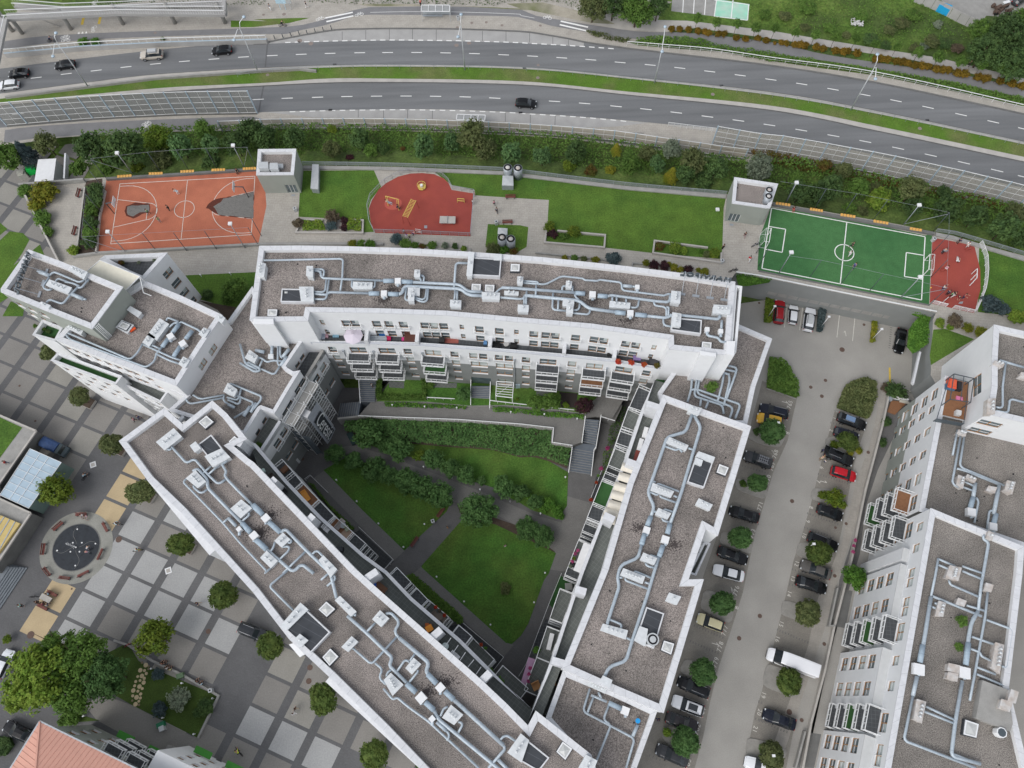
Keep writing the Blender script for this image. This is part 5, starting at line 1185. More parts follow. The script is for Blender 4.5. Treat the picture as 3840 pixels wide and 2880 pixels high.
# roof terrace with black metal frame against the tower
Qt=ccw(qd('d3 1590 40 1800 90 1755 395 1535 345',ZF2+.15));mb=MB();mb.pzm(Qt,ZF2-.3,ZF2+.15,1,0);mb.bd('terrace_deck',['decking','white'],FE)
mb=MB();zz=ZF2+2.6
Pz=qd('d3 1632 5 1797 42 1770 240 1600 215',zz);Pl=qd('d3 1632 5 1797 42 1755 390 1530 350',zz)
for a,b in zip(Pl,Pl[1:]+Pl[:1]):mb.beam((a.x,a.y,ZF2+1.2),(b.x,b.y,ZF2+1.2),.08)
for a,b in zip(Pz,Pz[1:]+Pz[:1]):mb.beam((a.x,a.y,zz),(b.x,b.y,zz),.1)
for a in Pz+Pl[2:]:mb.beam((a.x,a.y,ZF2+.15),(a.x,a.y,zz if a in Pz else ZF2+1.3),.1)
m_=[(Pz[0]+Pz[1])/2,(Pz[2]+Pz[3])/2];mb.beam((m_[0].x,m_[0].y,zz),(m_[1].x,m_[1].y,zz),.08)
mb.bd('terrace_frame','sdk',FE)
mb=MB();a,b=Pl[2],Pl[3];mb.wall(a,b,.06,ZF2+.15,ZF2+1.2);mb.bd('terrace_screen','sdk',FE)
# SALMON-ROOFED HOUSE (bottom left)
RZ=14.0
RH=thing('apartment_block','apartment block with a salmon standing-seam metal roof at the bottom left corner','apartment block',(-55,-12,0))
cA=G1('a4 330 1275',RZ-1.2).xy;cB=G1('a4 1110 1659',RZ-1.2).xy;dAB=(cB-cA).normalized();cL=G1('a4 90 1659',RZ-1.2).xy;dL=(cL-cA).normalized()
P=[cA,cA+dAB*26,cA+dAB*26+dL*15,cA+dL*15];Pc=ccw(P);mb=MB();r1=cA+dAB*6+dL*7;r2=cA+dAB*22+dL*7;zr=RZ+1.4;ze=RZ-1.2
v=lambda p,z:(p.x,p.y,z)
mb.face([v(P[0],ze),v(P[1],ze),v(r2,zr),v(r1,zr)]);mb.face([v(P[3],ze),v(P[0],ze),v(r1,zr)]);mb.face([v(P[2],ze),v(P[3],ze),v(r1,zr),v(r2,zr)]);mb.face([v(P[1],ze),v(P[2],ze),v(r2,zr)])
for a,b in((P[0],r1),(P[3],r1),(r1,r2)):mb.beam(v(a,ze+.05 if a in P else zr+.05),v(b,zr+.05),.22,.08)
n_=int(25/.62)
for k in rg(1,n_):
 a=P[0]+dAB*k*.62;t=min(1,k*.62/6);b=a+dL*7*min(1,k*.62/6);z=ze+(zr-ze)*t;mb.beam(v(a,ze+.02),v(b,z+.02),.04,.05)
for k in rg(1,23):
 a=P[0]+dL*k*.62;t=min(k*.62/7,(15-k*.62)/8,1);b=a+dAB*6*t;mb.beam(v(a,ze+.02),v(b,ze+(zr-ze)*t+.02),.04,.05)
mb.bd('roof',mat('salmon_roof',(.62,.335,.26),.6,.05,.5),RH)
Pi=offset(Pc,.55);f=Fc(Pi+[Pi[0]],0,ze-.05,split=None);wm=MB()
for k in rg(4):
 a,d,L,n=f.seg(k)
 for j in rg(int(L/3)):
  for lv in rg(4):(n.x>0 or n.y>0)and wn(RH,f,k,1.8+j*3,ze-.7-lv*2.95,1.2,1.5)
f.bd(wm);wm.bd('wall','ggn',RH)
mb=MB();O=offset(Pc,-.06)
for k in rg(4):a,b=O[k],O[(k+1)%4];mb.wall(a,b,.18,ze-.15,ze+.02)
mb.bd('gutter','steel',RH)
# white dormer block and green-fronted shops beside it
P0=cA+dAB*12;n_=-dL
for k,(u,w_,dp,zt,mm)in en(((15,8.5,2.4,10.3,'white'),)):
 a=cA+dAB*u;Q=ccw([a+dL*.6,a-dL*dp,a-dL*dp+dAB*w_,a+dAB*w_+dL*.6]);f=Fc(Q+[Q[0]],0,zt);mb=MB()
 for s in rg(4):
  a_,d,L,n=f.seg(s)
  if L>5:
   for j in rg(int(L/2.2)):
    for lv in rg(4):n.y>0 and wn(RH,f,s,1.3+j*2.2,zt-.8-lv*2.95,1.0,1.5)
 f.bd(mb);mb.pzm(Q,zt-.02,zt+.02,0);mb.bd('bay',mm,RH)
for lv in rg(3):
 a=cA+dAB*9.6+dL*.5;bcy(RH,a,-dL,9.6-lv*2.95,2.8,1.3,'tdk');bcy(RH,a+dAB*3.4,-dL,9.6-lv*2.95,2.8,1.3,'tdk')
for u in(6,11,17,22):
 a=cA+dAB*u-dL*(.6 if u<14 else 3.0);mb=MB();mb.wall(a,a+dAB*2.6,.9,3.0,3.15);mb.bd('shop_canopy',mat('bright_green',(.06,.26,.04),.6,.05,1),RH)
 # GARAGE PAVILION WITH GLASS ROOF (left edge)
ZQ=3.4
GP=thing('pavilion','low grey pavilion with a lawn roof, glazed canopy and yellow ribbed skylight beside the fountain','pavilion',(-72,22,0))
Pg=qd('a3 -400 250 0 345 300 478 150 705 -30 985 265 1145 415 1200 90 1659 -200 2000 -700 2000 -700 200',ZQ)
top=qd('a3 -500 120 0 350 305 480 -10 930 0 1040 260 1162 -60 1640 -600 1640',ZQ)
C=ccw(top);f=MB();f.pzm(C,0,ZQ,0,1);f.bd('wall',['cdk','concrete'],GP)
mb=MB()
for a,b in zip(C,C[1:]+C[:1]):mb.wall(a,b,.28,ZQ-.05,ZQ+.25)
mb.bd('parapet','cpl',GP)
mb=MB();mb.flat(qd('a3 -300 250 0 365 185 450 0 700 -300 1000',ZQ+.02),ZQ+.03);mb.bd('roof_lawn','grass',GP)
# glazed canopy
gq=[U(p,z)for p,z in zip(pts('a3 250 625 510 740 240 1120 0 1010'),(4.2,3.9,3.9,4.2))]
mb=MB();mb.face(gq,0);
def lerp(a,b,t):return a+(b-a)*t
g2=MB()
for k in rg(8):
 t=k/7;g2.beam(lerp(gq[0],gq[3],t)+Vc((0,0,.04)),lerp(gq[1],gq[2],t)+Vc((0,0,.04)),.06)
for t in(0,.33,.6,1):g2.beam(lerp(gq[0],gq[1],t)+Vc((0,0,.05)),lerp(gq[3],gq[2],t)+Vc((0,0,.05)),.06)
o=mb.bd('glass_canopy',mat('sky_blue_glazing',(.38,.48,.56),.2,.10,.5),GP);g2.bd('glazing_bar','rail',o)
mb=MB();a,b=gq[1],gq[2]
for p,q in((gq[0],gq[1]),(gq[1],gq[2]),(gq[2],gq[3])):mb.face([(p.x,p.y,0),(q.x,q.y,0),(q.x,q.y,q.z-.05),(p.x,p.y,p.z-.05)])
mb.bd('glass_wall',mat('green_glass',(.16,.23,.21),.15,.1,.5,spec=.6),GP)
yq=qd('a3 -120 1140 0 1175 165 1245 -20 1500 -200 1450',ZQ+.5);mb=MB();mb.pzm(yq,ZQ,ZQ+.5,0);o=mb.bd('ribbed_skylight',mat('yellow_panels',(.52,.40,.16),.5,.08,1),GP)
mb=MB()
for s in('a3 80 1210 -60 1440','a3 125 1230 -10 1470','a3 35 1190 -110 1410','a3 0 1175 -140 1400'):
 a,b=qd(s,ZQ+.53);mb.beam((a.x,a.y,ZQ+.53),(b.x,b.y,ZQ+.53),.16,.06)
mb.bd('skylight_rib','steel',o)
# garden steps on the left
mb=MB()
for k in rg(7):
 P=[G1('a4 230 0',0).xy+Vc((-k*.35-0,0)),G1('a4 0 345',0).xy+Vc((-k*.35,0)),G1('a4 0 345',0).xy+Vc((-8,0)),G1('a4 230 0',0).xy+Vc((-8,2))]
 mb.pzm(P,0,.16*(k+1))
o=mb.bd('outdoor_steps',mat('blue_grey_steps',(.17,.19,.21),.8,.1,1));rcn(o);tag(o,'blue-grey stone steps at the left edge of the square below the fountain','steps')
# VEGETATION
def leafcloud(n,rx,ry,rz,leaf,clumps,rough,seed,flat=.35,shell=.55):
 R=random.Random(seed);mb=MB();C=[]
 for _ in rg(clumps):
  a=R.uniform(0,6.283);c=R.uniform(-.55,1);s_=math.sqrt(max(0,1-c*c));k=R.uniform(shell,1)
  C.append((Vc((math.cos(a)*s_*rx*k,math.sin(a)*s_*ry*k,c*rz*k)),R.uniform(.6,1.25)))
 cr=rough*min(rx,ry,rz*1.2)
 for i in rg(n):
  c,w=C[i%clumps]if R.random()<.85 else(Vc((R.uniform(-.6,.6)*rx,R.uniform(-.6,.6)*ry,R.uniform(-.5,.6)*rz)),1)
  d=Vc((R.gauss(0,1),R.gauss(0,1),R.gauss(0,.7)));d.normalize();p=c+d*cr*w*(R.random()**.4)
  nrm=(d+Vc((0,0,.7))+Vc((R.uniform(-1,1),R.uniform(-1,1),R.uniform(-1,1)))*flat*2).normalized();x=nrm.orthogonal().normalized();y=nrm.cross(x);a=R.uniform(0,6.28);x,y=x*math.cos(a)+y*math.sin(a),y*math.cos(a)-x*math.sin(a)
  l=leaf*R.uniform(.6,1.3);w2=l*R.uniform(.5,.8)
  mb.face([p-x*l,p-y*w2*.9,p+x*l,p+y*w2*.9])
 return mb
def mesh_of(mb,name,mt,smooth=False):
 me=bpy.data.meshes.new(name);me.from_pydata(mb.v,[],mb.f);me.materials.append(mt);
 if smooth:me.polygons.foreach_set('use_smooth',[True]*len(mb.f))
 return me
CR={}
def crown_mesh(kind,leafm,var):
 key=(kind,leafm,var)
 if key in CR:return CR[key]
 sd=len(kind)*31+var*7
 if kind=='ball':mb=leafcloud(2600,.86,.86,.80,.085,90,.22,sd,shell=.93);mb.ball((0,0,0),.80,0,14,10,.18,.92)
 elif kind=='loose':mb=leafcloud(2600,.80,.80,.85,.080,46,.34,sd,shell=.55)
 elif kind=='big':mb=leafcloud(6500,.82,.82,.62,.050,90,.26,sd,shell=.5)
 elif kind=='pine':mb=leafcloud(2300,.74,.74,1.05,.085,60,.30,sd,shell=.6)
 elif kind=='cone':
  mb=MB();R=random.Random(sd)
  for i in rg(2400):
   t=R.random()**.7;z=1.5-2.3*t;r=.12+.82*t;a=R.uniform(0,6.28);k=R.uniform(.55,1)*(1+.18*math.sin(a*5+z*9));p=Vc((math.cos(a)*r*k,math.sin(a)*r*k,z+R.uniform(-.08,.08)));d=Vc((math.cos(a),math.sin(a),-.2));s_=Vc((-math.sin(a),math.cos(a),0));l=.1*R.uniform(.7,1.3);mb.face([p-d*l,p-s_*.04,p+d*l,p+s_*.04+Vc((0,0,.02))])
 else:mb=leafcloud(1100,.82,.82,.62,.105,34,.36,sd,shell=.6);mb.ball((0,0,-.1),.62,0,10,7,.5,.75)
 me=mesh_of(mb,'crown'if kind not in('shrub',)else'foliage',LF[leafm]);CR[key]=me;return me
TR={}
def trunk_mesh(kind):
 if kind in TR:return TR[kind]
 mb=MB();R=random.Random(5)
 mb.tube([(0,0,0),(.02,.01,.5),(0,.02,1)],[.055,.04,.028],8)
 for k in rg(6):
  a=k*1.05+.3;z=.55+.07*k;mb.tube([(0,0,z),(math.cos(a)*.2,math.sin(a)*.2,z+.16),(math.cos(a)*.42,math.sin(a)*.42,z+.30)],[.022,.014,.006],5)
 TR[kind]=mesh_of(mb,'trunk',M['bark'],True);return TR[kind]
def rad(s,r,z):p=pts(s)[0];t=(H-z)/-ray(p)[2];return r*TILE[s.split()[0]][2]*t/FPX
VN=[0]
TREES=[]
def tree(kind,leafm,s,r,z0,zc,lbl=None,cat='tree',name=None,gp=None,flat=1.0,visible_trunk=True):
 VN[0]+=1;R=rad(s,r,z0+zc);c=G1(s,z0+zc);var=VN[0]%3
 rt=thing(name or('tree'if kind!='shrub'else'shrub'),lbl or'',cat,(c.x,c.y,z0),VN[0]*1.7,gp)
 o=bpy.data.objects.new('crown'if kind!='shrub'else'foliage',crown_mesh(kind,leafm,var));COL.objects.link(o);o.parent=rt;o.location=(0,0,zc);jj=1+.08*math.sin(VN[0]*2.3);o.scale=(R*jj,R/jj,R*flat)
 if kind!='shrub'or visible_trunk:
  t=bpy.data.objects.new('trunk'if kind!='shrub'else'stem',trunk_mesh('t'));COL.objects.link(t);t.parent=rt;h=zc+R*.25;t.scale=(max(R,h*.5)*.9 if kind=='big'else R*.9,)*2+(h,)
 TREES.append(rt);return rt
CNAME={'mid':'green','dark':'dark green','shade':'deep green','ball':'green','yellow':'yellow-green','lime':'lime green','pine':'blue-green needled','grey':'silver-grey','blue':'blue-grey needled','purple':'dark purple','orange':'ochre','rust':'rust-tinged','brown':'brown-twigged','autumn':'yellowing green','ivy':'bright green','olive':'olive green','flower':'red-flowered','pink':'pink-flowered'}
def row(items,z0,place,kind='shrub',gp=None,zk=.55,cat=None,noun=None,flat=.85):
 out=[]
 for it in items:
  lf,s,r=it[:3];kd=it[3]if len(it)>3 else kind;r=r*(1.12 if place.startswith('on the bank')else 1);R=rad(s,r,z0+1)
  zc=it[4]if len(it)>4 else(R*zk if kd=='shrub'else R*1.35)
  out.append((pts(s)[0],lf,kd,tree(kd,lf,s,r,z0,zc,'x',cat or('shrub'if kd=='shrub'else'tree'),noun and noun.replace(' ','_'),gp,flat if kd=='shrub'else 1.0)))
 byc={}
 for p,lf,kd,o in out:byc.setdefault((lf,kd!='shrub'),[]).append((p,kd,o))
 for(lf,_),L in byc.items():
  L.sort(key=lambda q:q[0][0])
  for k,(p,kd,o)in en(L):
   n_=noun or('shrub'if kd=='shrub'else'tree');base='%s %s %s'%(CNAME[lf],n_,place)
   o['label']=base if len(L)==1 else'%s, %s'%(base,nth(k,len(L)))
 return[o for*_,o in out]
def fol(name,lbl,cat,s,z,h,leafm,dens=14,leaf=.16,stuff=True,world=None,zf=None,gp=None,mound=True):
 P=ccw([p.xy for p in G(s,z)]if world is None else world);xs=[p.x for p in P];ys=[p.y for p in P];A=abs(area2(P))/2
 R=random.Random(len(name)*7+int(abs(xs[0])*10));mb=MB();n=min(26000,int(A*dens*(1 if not zf else 1)));k=0;tries=0
 while k<n and tries<n*12:
  tries+=1;x,y=R.uniform(min(xs),max(xs)),R.uniform(min(ys),max(ys))
  if not inside((x,y),P):continue
  b=zf(x,y)if zf else z;hh=h*(.45+.75*noise.noise(Vc((x*.55,y*.55,z)))+.5)*.75;hh=max(.12,hh)
  p=Vc((x,y,b+hh*(1-R.random()**2*.7)));nrm=Vc((R.uniform(-.9,.9),R.uniform(-.9,.9),1)).normalized();u=nrm.orthogonal().normalized();v_=nrm.cross(u);a=R.uniform(0,6.28);u,v_=u*math.cos(a)+v_*math.sin(a),v_*math.cos(a)-u*math.sin(a);l=leaf*R.uniform(.6,1.3)
  mb.face([p-u*l,p-v_*l*.55,p+u*l,p+v_*l*.55]);k+=1
 if stuff:return mb.bd(name,LF[leafm],kind='stuff')
 I=offset(P,.12)if A>1 else P
 if not zf:mb.pzm(I,z-.05,z+h*.35,0)
 o=mb.bd(name,LF[leafm]);rcn(o);return tag(o,lbl,cat,gp)
 # belt between the terrace and the highway
row([('olive','a1 380 1190',110,'loose'),('blue','a1 215 1275',95,'cone'),('mid','a1 50 1300',130,'loose')],0.5,'beside the white kiosk and bins',gp='trees by the kiosk')
B=[('dark','a1 760 1230',130,'loose'),('dark','a1 1030 1235',165,'loose'),('lime','a1 1310 1150',115,'loose',1.6),('pine','a1 1500 1210',105,'pine'),('mid','a1 1690 1070',85,'loose'),('pine','a1 1745 1200',85,'pine'),('dark','a1 1960 1200',105,'loose'),('dark','a1 2080 1090',110,'loose'),('mid','a1 650 1390',75,'shrub'),('olive','a1 1330 1330',95,'shrub'),('dark','a1 1750 1340',85,'shrub'),('autumn','a1 1140 1390',60,'shrub'),('mid','a1 900 1390',70,'shrub'),('dark','b1 90 1140',100,'loose'),('dark','b1 340 1150',95,'loose'),('autumn','b1 655 1070',42,'shrub'),('dark','b1 880 1150',95,'pine'),('olive','b1 650 1240',75,'loose'),('mid','b1 975 1245',62,'loose'),('dark','b1 1075 1230',55,'loose'),('pine','b1 1410 1215',100,'pine'),('pine','b1 1650 1180',80,'pine'),('olive','b1 1820 1115',130,'loose'),('olive','b1 1930 1240',90,'loose'),('pine','b1 2140 1270',92,'pine'),('purple','b1 800 1310',40,'shrub'),('rust','b1 1240 1230',22,'shrub'),('mid','b1 230 1260',60,'shrub'),('dark','b1 160 1290',70,'shrub'),('pine','c1 295 1300',88,'pine'),('dark','c1 570 1260',95,'pine'),('mid','c1 1020 1360',92,'loose'),('pine','c1 1250 1365',75,'pine'),('yellow','c1 910 1240',45,'cone'),('yellow','c1 860 1410',48,'shrub'),('yellow','c1 1365 1455',60,'cone'),('olive','c1 1165 1270',72,'shrub'),('grey','c1 1370 1235',85,'loose'),('olive','c1 1540 1330',110,'loose'),('dark','c1 1735 1400',100,'loose'),('dark','c1 1480 1450',85,'loose'),('autumn','c1 520 1375',58,'shrub'),('grey','c1 2090 1395',115,'loose'),('rust','c1 700 1420',60,'shrub'),('dark','c1 1640 1500',80,'shrub'),('rust','d1 560 1365',60,'shrub'),('olive','d1 715 1410',72,'loose'),('dark','d1 350 1600',110,'pine'),('dark','d1 600 1550',110,'pine'),('mid','d1 845 1545',85,'loose'),('olive','d1 985 1570',62,'shrub'),('olive','d1 1290 1570',110,'loose'),('dark','d1 1550 1590',62,'shrub'),('mid','d1 330 1480',70,'shrub'),('dark','d2 490 80',95,'pine'),('lime','d2 1010 100',110,'shrub'),('dark','d2 1290 170',85,'pine'),('dark','d2 1580 190',120,'pine'),('dark','d2 1810 250',105,'pine'),('dark','d2 2050 340',135,'pine'),('mid','d2 760 180',60,'shrub'),('olive','d2 870 210',60,'shrub'),('mid','d2 1450 150',60,'shrub'),('olive','d2 2150 210',90,'shrub'),('dark','d2 2200 430',90,'pine')]
row(B,3.6,'on the bank between terrace and highway',gp='trees on the bank beside the highway')
fol('bank_undergrowth','','','',3,.7,'mid',18,.26,world=[p for p in TNP if p.x>G1('a1 560 1490',ZT).x]+[q for q in S2 if-82<q.x<105][::-1],zf=lambda x,y:3.3)
# north of the highway
row([('mid','c1 %d %d'%q,48,'loose',3.4)for q in((1585,150),(1745,185),(1912,195),(2070,230))]+[('mid','d1 %d %d'%q,r,'loose',3.4)for q,r in(((150,232),42),((320,270),42),((485,285),48),((650,305),52),((820,322),45),((985,362),42),((1160,392),42),((1340,432),55),((1510,472),60),((1690,512),55),((1865,538),50),((2040,578),50))],ZH,'in the row along the pale footway beyond the road',gp='young street trees beyond the highway')
row([('orange','c1 %d %d'%q,34)for q in((1370,240),(1435,240),(1510,245),(1590,257),(1645,262),(1675,272),(1755,282),(1805,278),(1905,312),(1980,322),(2085,315),(2155,335))]+[('orange','d1 %d %d'%q,r)for q,r in(((75,332),26),((145,355),20),((200,352),30),((242,358),30),((312,368),36),((355,368),38),((400,378),36),((490,388),40),((545,402),36),((650,422),38),((715,425),40),((750,422),36),((825,440),42),((985,488),42),((1032,486),40),((1080,492),38),((1150,505),40),((1205,512),42),((1250,522),36),((1312,540),40),((1368,545),42),((1420,552),36),((1490,572),42),((1540,577),40),((1590,582),36),((1660,602),42),((1720,610),44),((1832,640),42),((1900,650),46),((2020,672),42),((2110,688),44),((2195,712),42))],ZH,'in the row beside the wet cycle path',gp='ochre shrubs along the cycle path',zk=.8,flat=1.15)
fol('hedge_strip','','','c1 1060 345 1180 318 1400 318 1620 335 1750 385 2212 450 d1 500 520 1000 590 1700 715 2212 830 2212 880 1700 770 1000 625 500 560 0 505 c1 1800 430 1400 400 1080 375',ZH,1.0,'mid',40,.22)
fol('verge_planting','','','c1 655 275 700 262 860 310 1030 330 1010 365 840 340 690 300',ZH,.9,'olive',45,.2)
row([('olive','c1 720 50',150,'big',4),('mid','c1 1080 90',175,'big',4),('dark','c1 890 20',150,'big',4.5),('dark','c1 1260 40',110,'big',4)],ZH,'at the top edge beside the grey court',gp='trees at the top edge')
row([('dark','d1 2050 300',230,'big',5),('dark','d1 1880 430',170,'big',4),('mid','d1 2190 200',170,'big',5),('dark','d1 2150 520',190,'big',4),('mid','d1 1850 250',120,'big',4)],ZH,'in the dense clump at the right edge',gp='dense clump of trees at the right edge')
row([('dark','d1 940 325',75),('mid','d1 600 235',60),('olive','d1 395 225',50),('olive','d1 230 130',60),('dark','d1 1060 375',55),('olive','d1 1310 400',60),('olive','d1 1450 340',75),('grey','d1 1390 380',45),('dark','d1 1560 360',70),('brown','d1 1660 400',60),('olive','d1 740 290',45),('mid','d1 860 130',70),('mid','d1 420 60',80),('olive','d1 1100 250',60),('mid','d1 1300 120',80),('olive','d1 1200 190',70),('mid','d1 60 120',60),('grey','d1 1500 200',50)],ZH,'on the rough meadow at the top right',gp='bushes on the meadow',flat=.5)
fol('meadow_growth','','','c1 2020 30 2212 30 d1 600 -60 1300 0 1750 240 1700 480 1300 400 700 300 100 240 c1 2000 180 2010 60',ZH,.4,'mid',5,.2)
fol('rough_grass','','','b1 450 -40 850 -40 1300 -40 2212 -40 c1 600 -40 560 60 400 20 0 25 b1 2000 50 1700 45 1390 35 860 40 440 20',ZH,.35,'dark',8,.16)
fol('rough_grass','','','a1 150 0 1200 -30 2212 -40 2212 50 1700 40 900 20 300 45',ZH,.3,'dark',6,.16)
row([('ivy','a1 690 345',50),('ivy','a1 790 345',45),('mid','a1 1350 320',22)],ZH,'growing over the ramp railing beyond the road',flat=.8)
fol('barrier_shrubs','','','c1 2010 1280 d1 120 1265 400 1340 800 1440 1000 1470 1400 1560 1800 1640 2212 1740 2212 1800 1700 1700 1200 1590 700 1500 300 1420 c1 2060 1350',ZH+.2,1.3,'rust',36,.22)
# terrace planting
row([('yellow','a1 370 1590',120,'shrub'),('yellow','a2 300 150',75,'shrub'),('mid','a1 200 1580',70,'shrub'),('mid','a2 350 260',85,'shrub'),('mid','a2 400 370',55,'shrub')],ZT,'in the planter at the left tip of the terrace',gp='shrubs at the west tip of the terrace')
row([('dark','a1 790 1570',80),('dark','a2 785 110',80),('mid','a2 765 195',75),('dark','a2 745 300',75),('mid','a2 745 385',75),('dark','a2 740 465',72)],ZT,'in the hedge left of the orange court',gp='hedge shrubs left of the orange court',zk=.7)
tree('shrub','lime','a2 610 527',58,ZT,.7,'round clipped bright green bush at the corner left of the orange court','bush',name='round_bush',flat=.95)
row([('brown','b2 370 300',52),('brown','b2 650 250',72),('blue','b2 645 320',60),('purple','b2 757 280',42),('purple','b2 750 338',38)],ZT,'in the planter left of the playground',gp='shrubs left of the playground')
fol('ground_cover','','','b2 415 290 575 280 600 365 410 370',ZT+.1,.7,'lime',70,.20);fol('ground_cover','','','b2 790 270 900 265 898 370 785 365',ZT+.1,.7,'lime',70,.20)
row([('yellow','b2 820 475',48),('mid','b2 892 472',42),('ivy','b2 970 478',52),('blue','b2 1185 430',60),('mid','b2 1262 472',56),('mid','b2 1342 487',40),('rust','b2 1402 495',35),('mid','b2 1482 487',46),('grey','b2 1590 490',36),('dark','b2 1672 492',34),('lime','b2 1745 515',32),('olive','b2 1985 520',68),('ivy','b2 2080 522',50),('rust','b2 2160 535',42)],ZT,'behind the long curved block, left part',gp='shrubs behind the long curved block')
row([('autumn','c2 352 330',55),('purple','c2 382 392',52),('autumn','c2 560 372',62),('mid','c2 468 412',40)],ZT,'in the open planter on the lawn edge',gp='shrubs in the planter on the lawn edge')
row([('rust','c2 1270 495',48),('lime','c2 1400 508',62),('lime','c2 1470 530',40),('ivy','c2 1602 532',28),('autumn','c2 1722 552',52),('olive','c2 1660 560',38)],ZT,'in the planter near the small grey tower',gp='shrubs in the planter near the grey tower')
row([('yellow','c2 480 590',32),('mid','c2 560 592',36),('olive','c2 640 600',32),('yellow','c2 737 607',42),('blue','c2 885 592',70),('yellow','c2 1155 632',36),('purple','c2 1225 648',52),('purple','c2 1310 655',50),('yellow','c2 1345 640',25),('yellow','c2 1385 668',44),('purple','c2 1505 688',48),('yellow','c2 1445 690',38),('yellow','c2 1640 705',46),('yellow','c2 1590 690',25)],ZT,'behind the rooftop sign end of the curved block',gp='shrubs near the rooftop sign')
row([('blue','d2 1940 975',95),('blue','d2 2030 1010',75),('lime','d2 2140 1075',72),('lime','d2 2200 1090',60)],ZT,'on the lawn right of the exercise yard')
row([('lime','d2 1515 1130',52),('brown','d2 1640 1112',72),('yellow','d2 1745 1172',52),('yellow','d2 1855 1200',58),('lime','d2 1600 1165',35)],ZT,'in the bed beside the tall end wall')
row([('mid','a2 1950 850',115,'loose',2.0),('mid','a2 1880 930',60),('dark','a2 1720 895',55)],ZT,'on the small lawn between the stepped and curved blocks')
for s,z,lb in(('c2 1895 740 2010 745 2200 775 2180 800 2000 830 1920 830',6.2,'ivy hanging over the car park wall at its left end'),('d2 1460 1075 1380 1040 1280 1020 1180 990 1240 1050 1330 1085 1250 1180 1235 1330 1290 1395 1420 1300 1450 1160',5.0,'thick ivy covering the corner of the car park wall')):
 fol('ivy',lb,'ivy',s,z,1.2,'ivy',60,.16,stuff=False)
 # car park planting
for s,lf,lb in(('d2 62 925 125 928 112 1135 48 1130','autumn','clipped olive hedge strip left of the red car'),('d2 498 1000 565 1000 545 1130 525 1215 482 1205','blue','dark blue-green hedge strip right of the white estate car'),('d2 948 1105 990 1110 965 1300 925 1295','yellow','thin yellow-green hedge strip in the row of empty bays'),('d2 95 1420 180 1440 260 1510 310 1600 330 1659 d3 330 210 200 170 70 120','mid','low shrub bed at the rounded end of the western bay row'),('d3 720 110 800 60 900 50 975 65 980 170 950 290 905 385 650 290 680 200','olive','low shrub bed in the rounded traffic island at the turning head')):
 fol('hedge',lb,'hedge',s,0.1,1.3,lf,70,.24,stuff=False)
tree('shrub','dark','d3 1150 145',95,0,1.0,'wide dark shrub at the foot of the end wall near the turning head','shrub');tree('shrub','brown','d3 1070 120',55,0,.5,'bare brown shrub at the car park corner of the turning head','shrub',flat=.5)
row([('dark','d3 1072 400',48),('dark','d3 1042 572',44)],0,'in the narrow gardens of the far east block')
tree('loose','ivy','d4 810 70',115,0,3,'bright green tree against the wall of the far east block','tree')
CPT=[('shade','d3 122 480',112,'behind the yellow car'),('shade','c3 2082 905',85,'on the island between bays 769 and 771'),('shade','c3 1942 1362',100,'on the island by bay 773'),('shade','c4 1790 292',106,'on the island above the cream car'),('shade','c4 1632 862',115,'above the black estate in the western bays'),('shade','c4 1482 1442',122,'beside the lowest dark cars of the western bays'),('ball','d3 750 567',88,'over the second black car of the eastern bays'),('autumn','d3 640 1035',92,'on the island below bay 7'),('ball','d3 512 1485',108,'beside the long black estate of the eastern bays'),('olive','d4 417 372',115,'on the island above bay 15'),('ball','d4 265 942',112,'just below the white van'),('olive','d4 122 1552',112,'at the bottom of the eastern bays')]
for lf,s,r,lb in CPT:tree('ball'if lf!='autumn'else'shrub',lf,s,r,0,2.6 if lf!='autumn'else 1.1,'round %s tree %s'%(CNAME[lf],lb),'tree',name='tree',gp='clipped trees between parking bays')
row([('autumn','d3 640 595',45),('yellow','d3 842 640',38),('yellow','d3 770 660',35),('autumn','d3 540 1010',42),('autumn','d3 710 1095',38),('mid','c3 1962 915',38),('lime','c4 1330 1365',42),('mid','c4 2140 1510',55),('dark','c3 2075 480',40)],0.1,'at the foot of a car park tree',gp='bushes below car park trees')
# square
SQ=[('olive','a2 400 1375',72,'in the shade of the stepped block'),('olive','a3 655 190',84,'in a stone planter nearest the stepped block'),('olive','a3 922 588',100,'in a planter at the sharp corner of the diagonal block'),('olive','a3 1162 985',115,'in a planter beside the tan slabs'),('ball','a3 1497 1415',108,'in a planter right of the lone cyclist'),('ball','a4 1847 225',122,'in a planter beside the walker in navy'),('ball','b4 137 645',115,'in a planter next to the black off-road car'),('ball','b4 572 1085',127,'in a planter below the projecting bay'),('ball','b4 1002 1552',127,'in a planter at the bottom edge of the square')]
for lf,s,r,lb in SQ:
 tree('ball',lf,s,r,.6,3.0,'round clipped tree '+lb,'tree',name='tree',gp='clipped trees in planters on the square')
 c=G1(s,3.6);mb=MB();R=1.15;sq_=[(c.x+R*math.cos(a+.35),c.y+R*math.sin(a+.35))for a in[k*math.pi/2 for k in rg(4)]];mb.pzm(sq_,0,.62,0,1);o=mb.bd('planter',['cpl','soil']);rcn(o);tag(o,'square stone planter of the tree '+lb.replace('in a planter ','').replace('in a stone planter ',''),'planter','stone planters on the square')
for lf,s,r,zc,lb in(('autumn','a3 455 975',150,3.4,'yellow-green maple over the corner of the glass canopy'),('autumn','a4 1290 580',170,4.5,'yellow-green maple on the square near the garden')):tree('loose',lf,s,r,0,zc,lb,'tree')
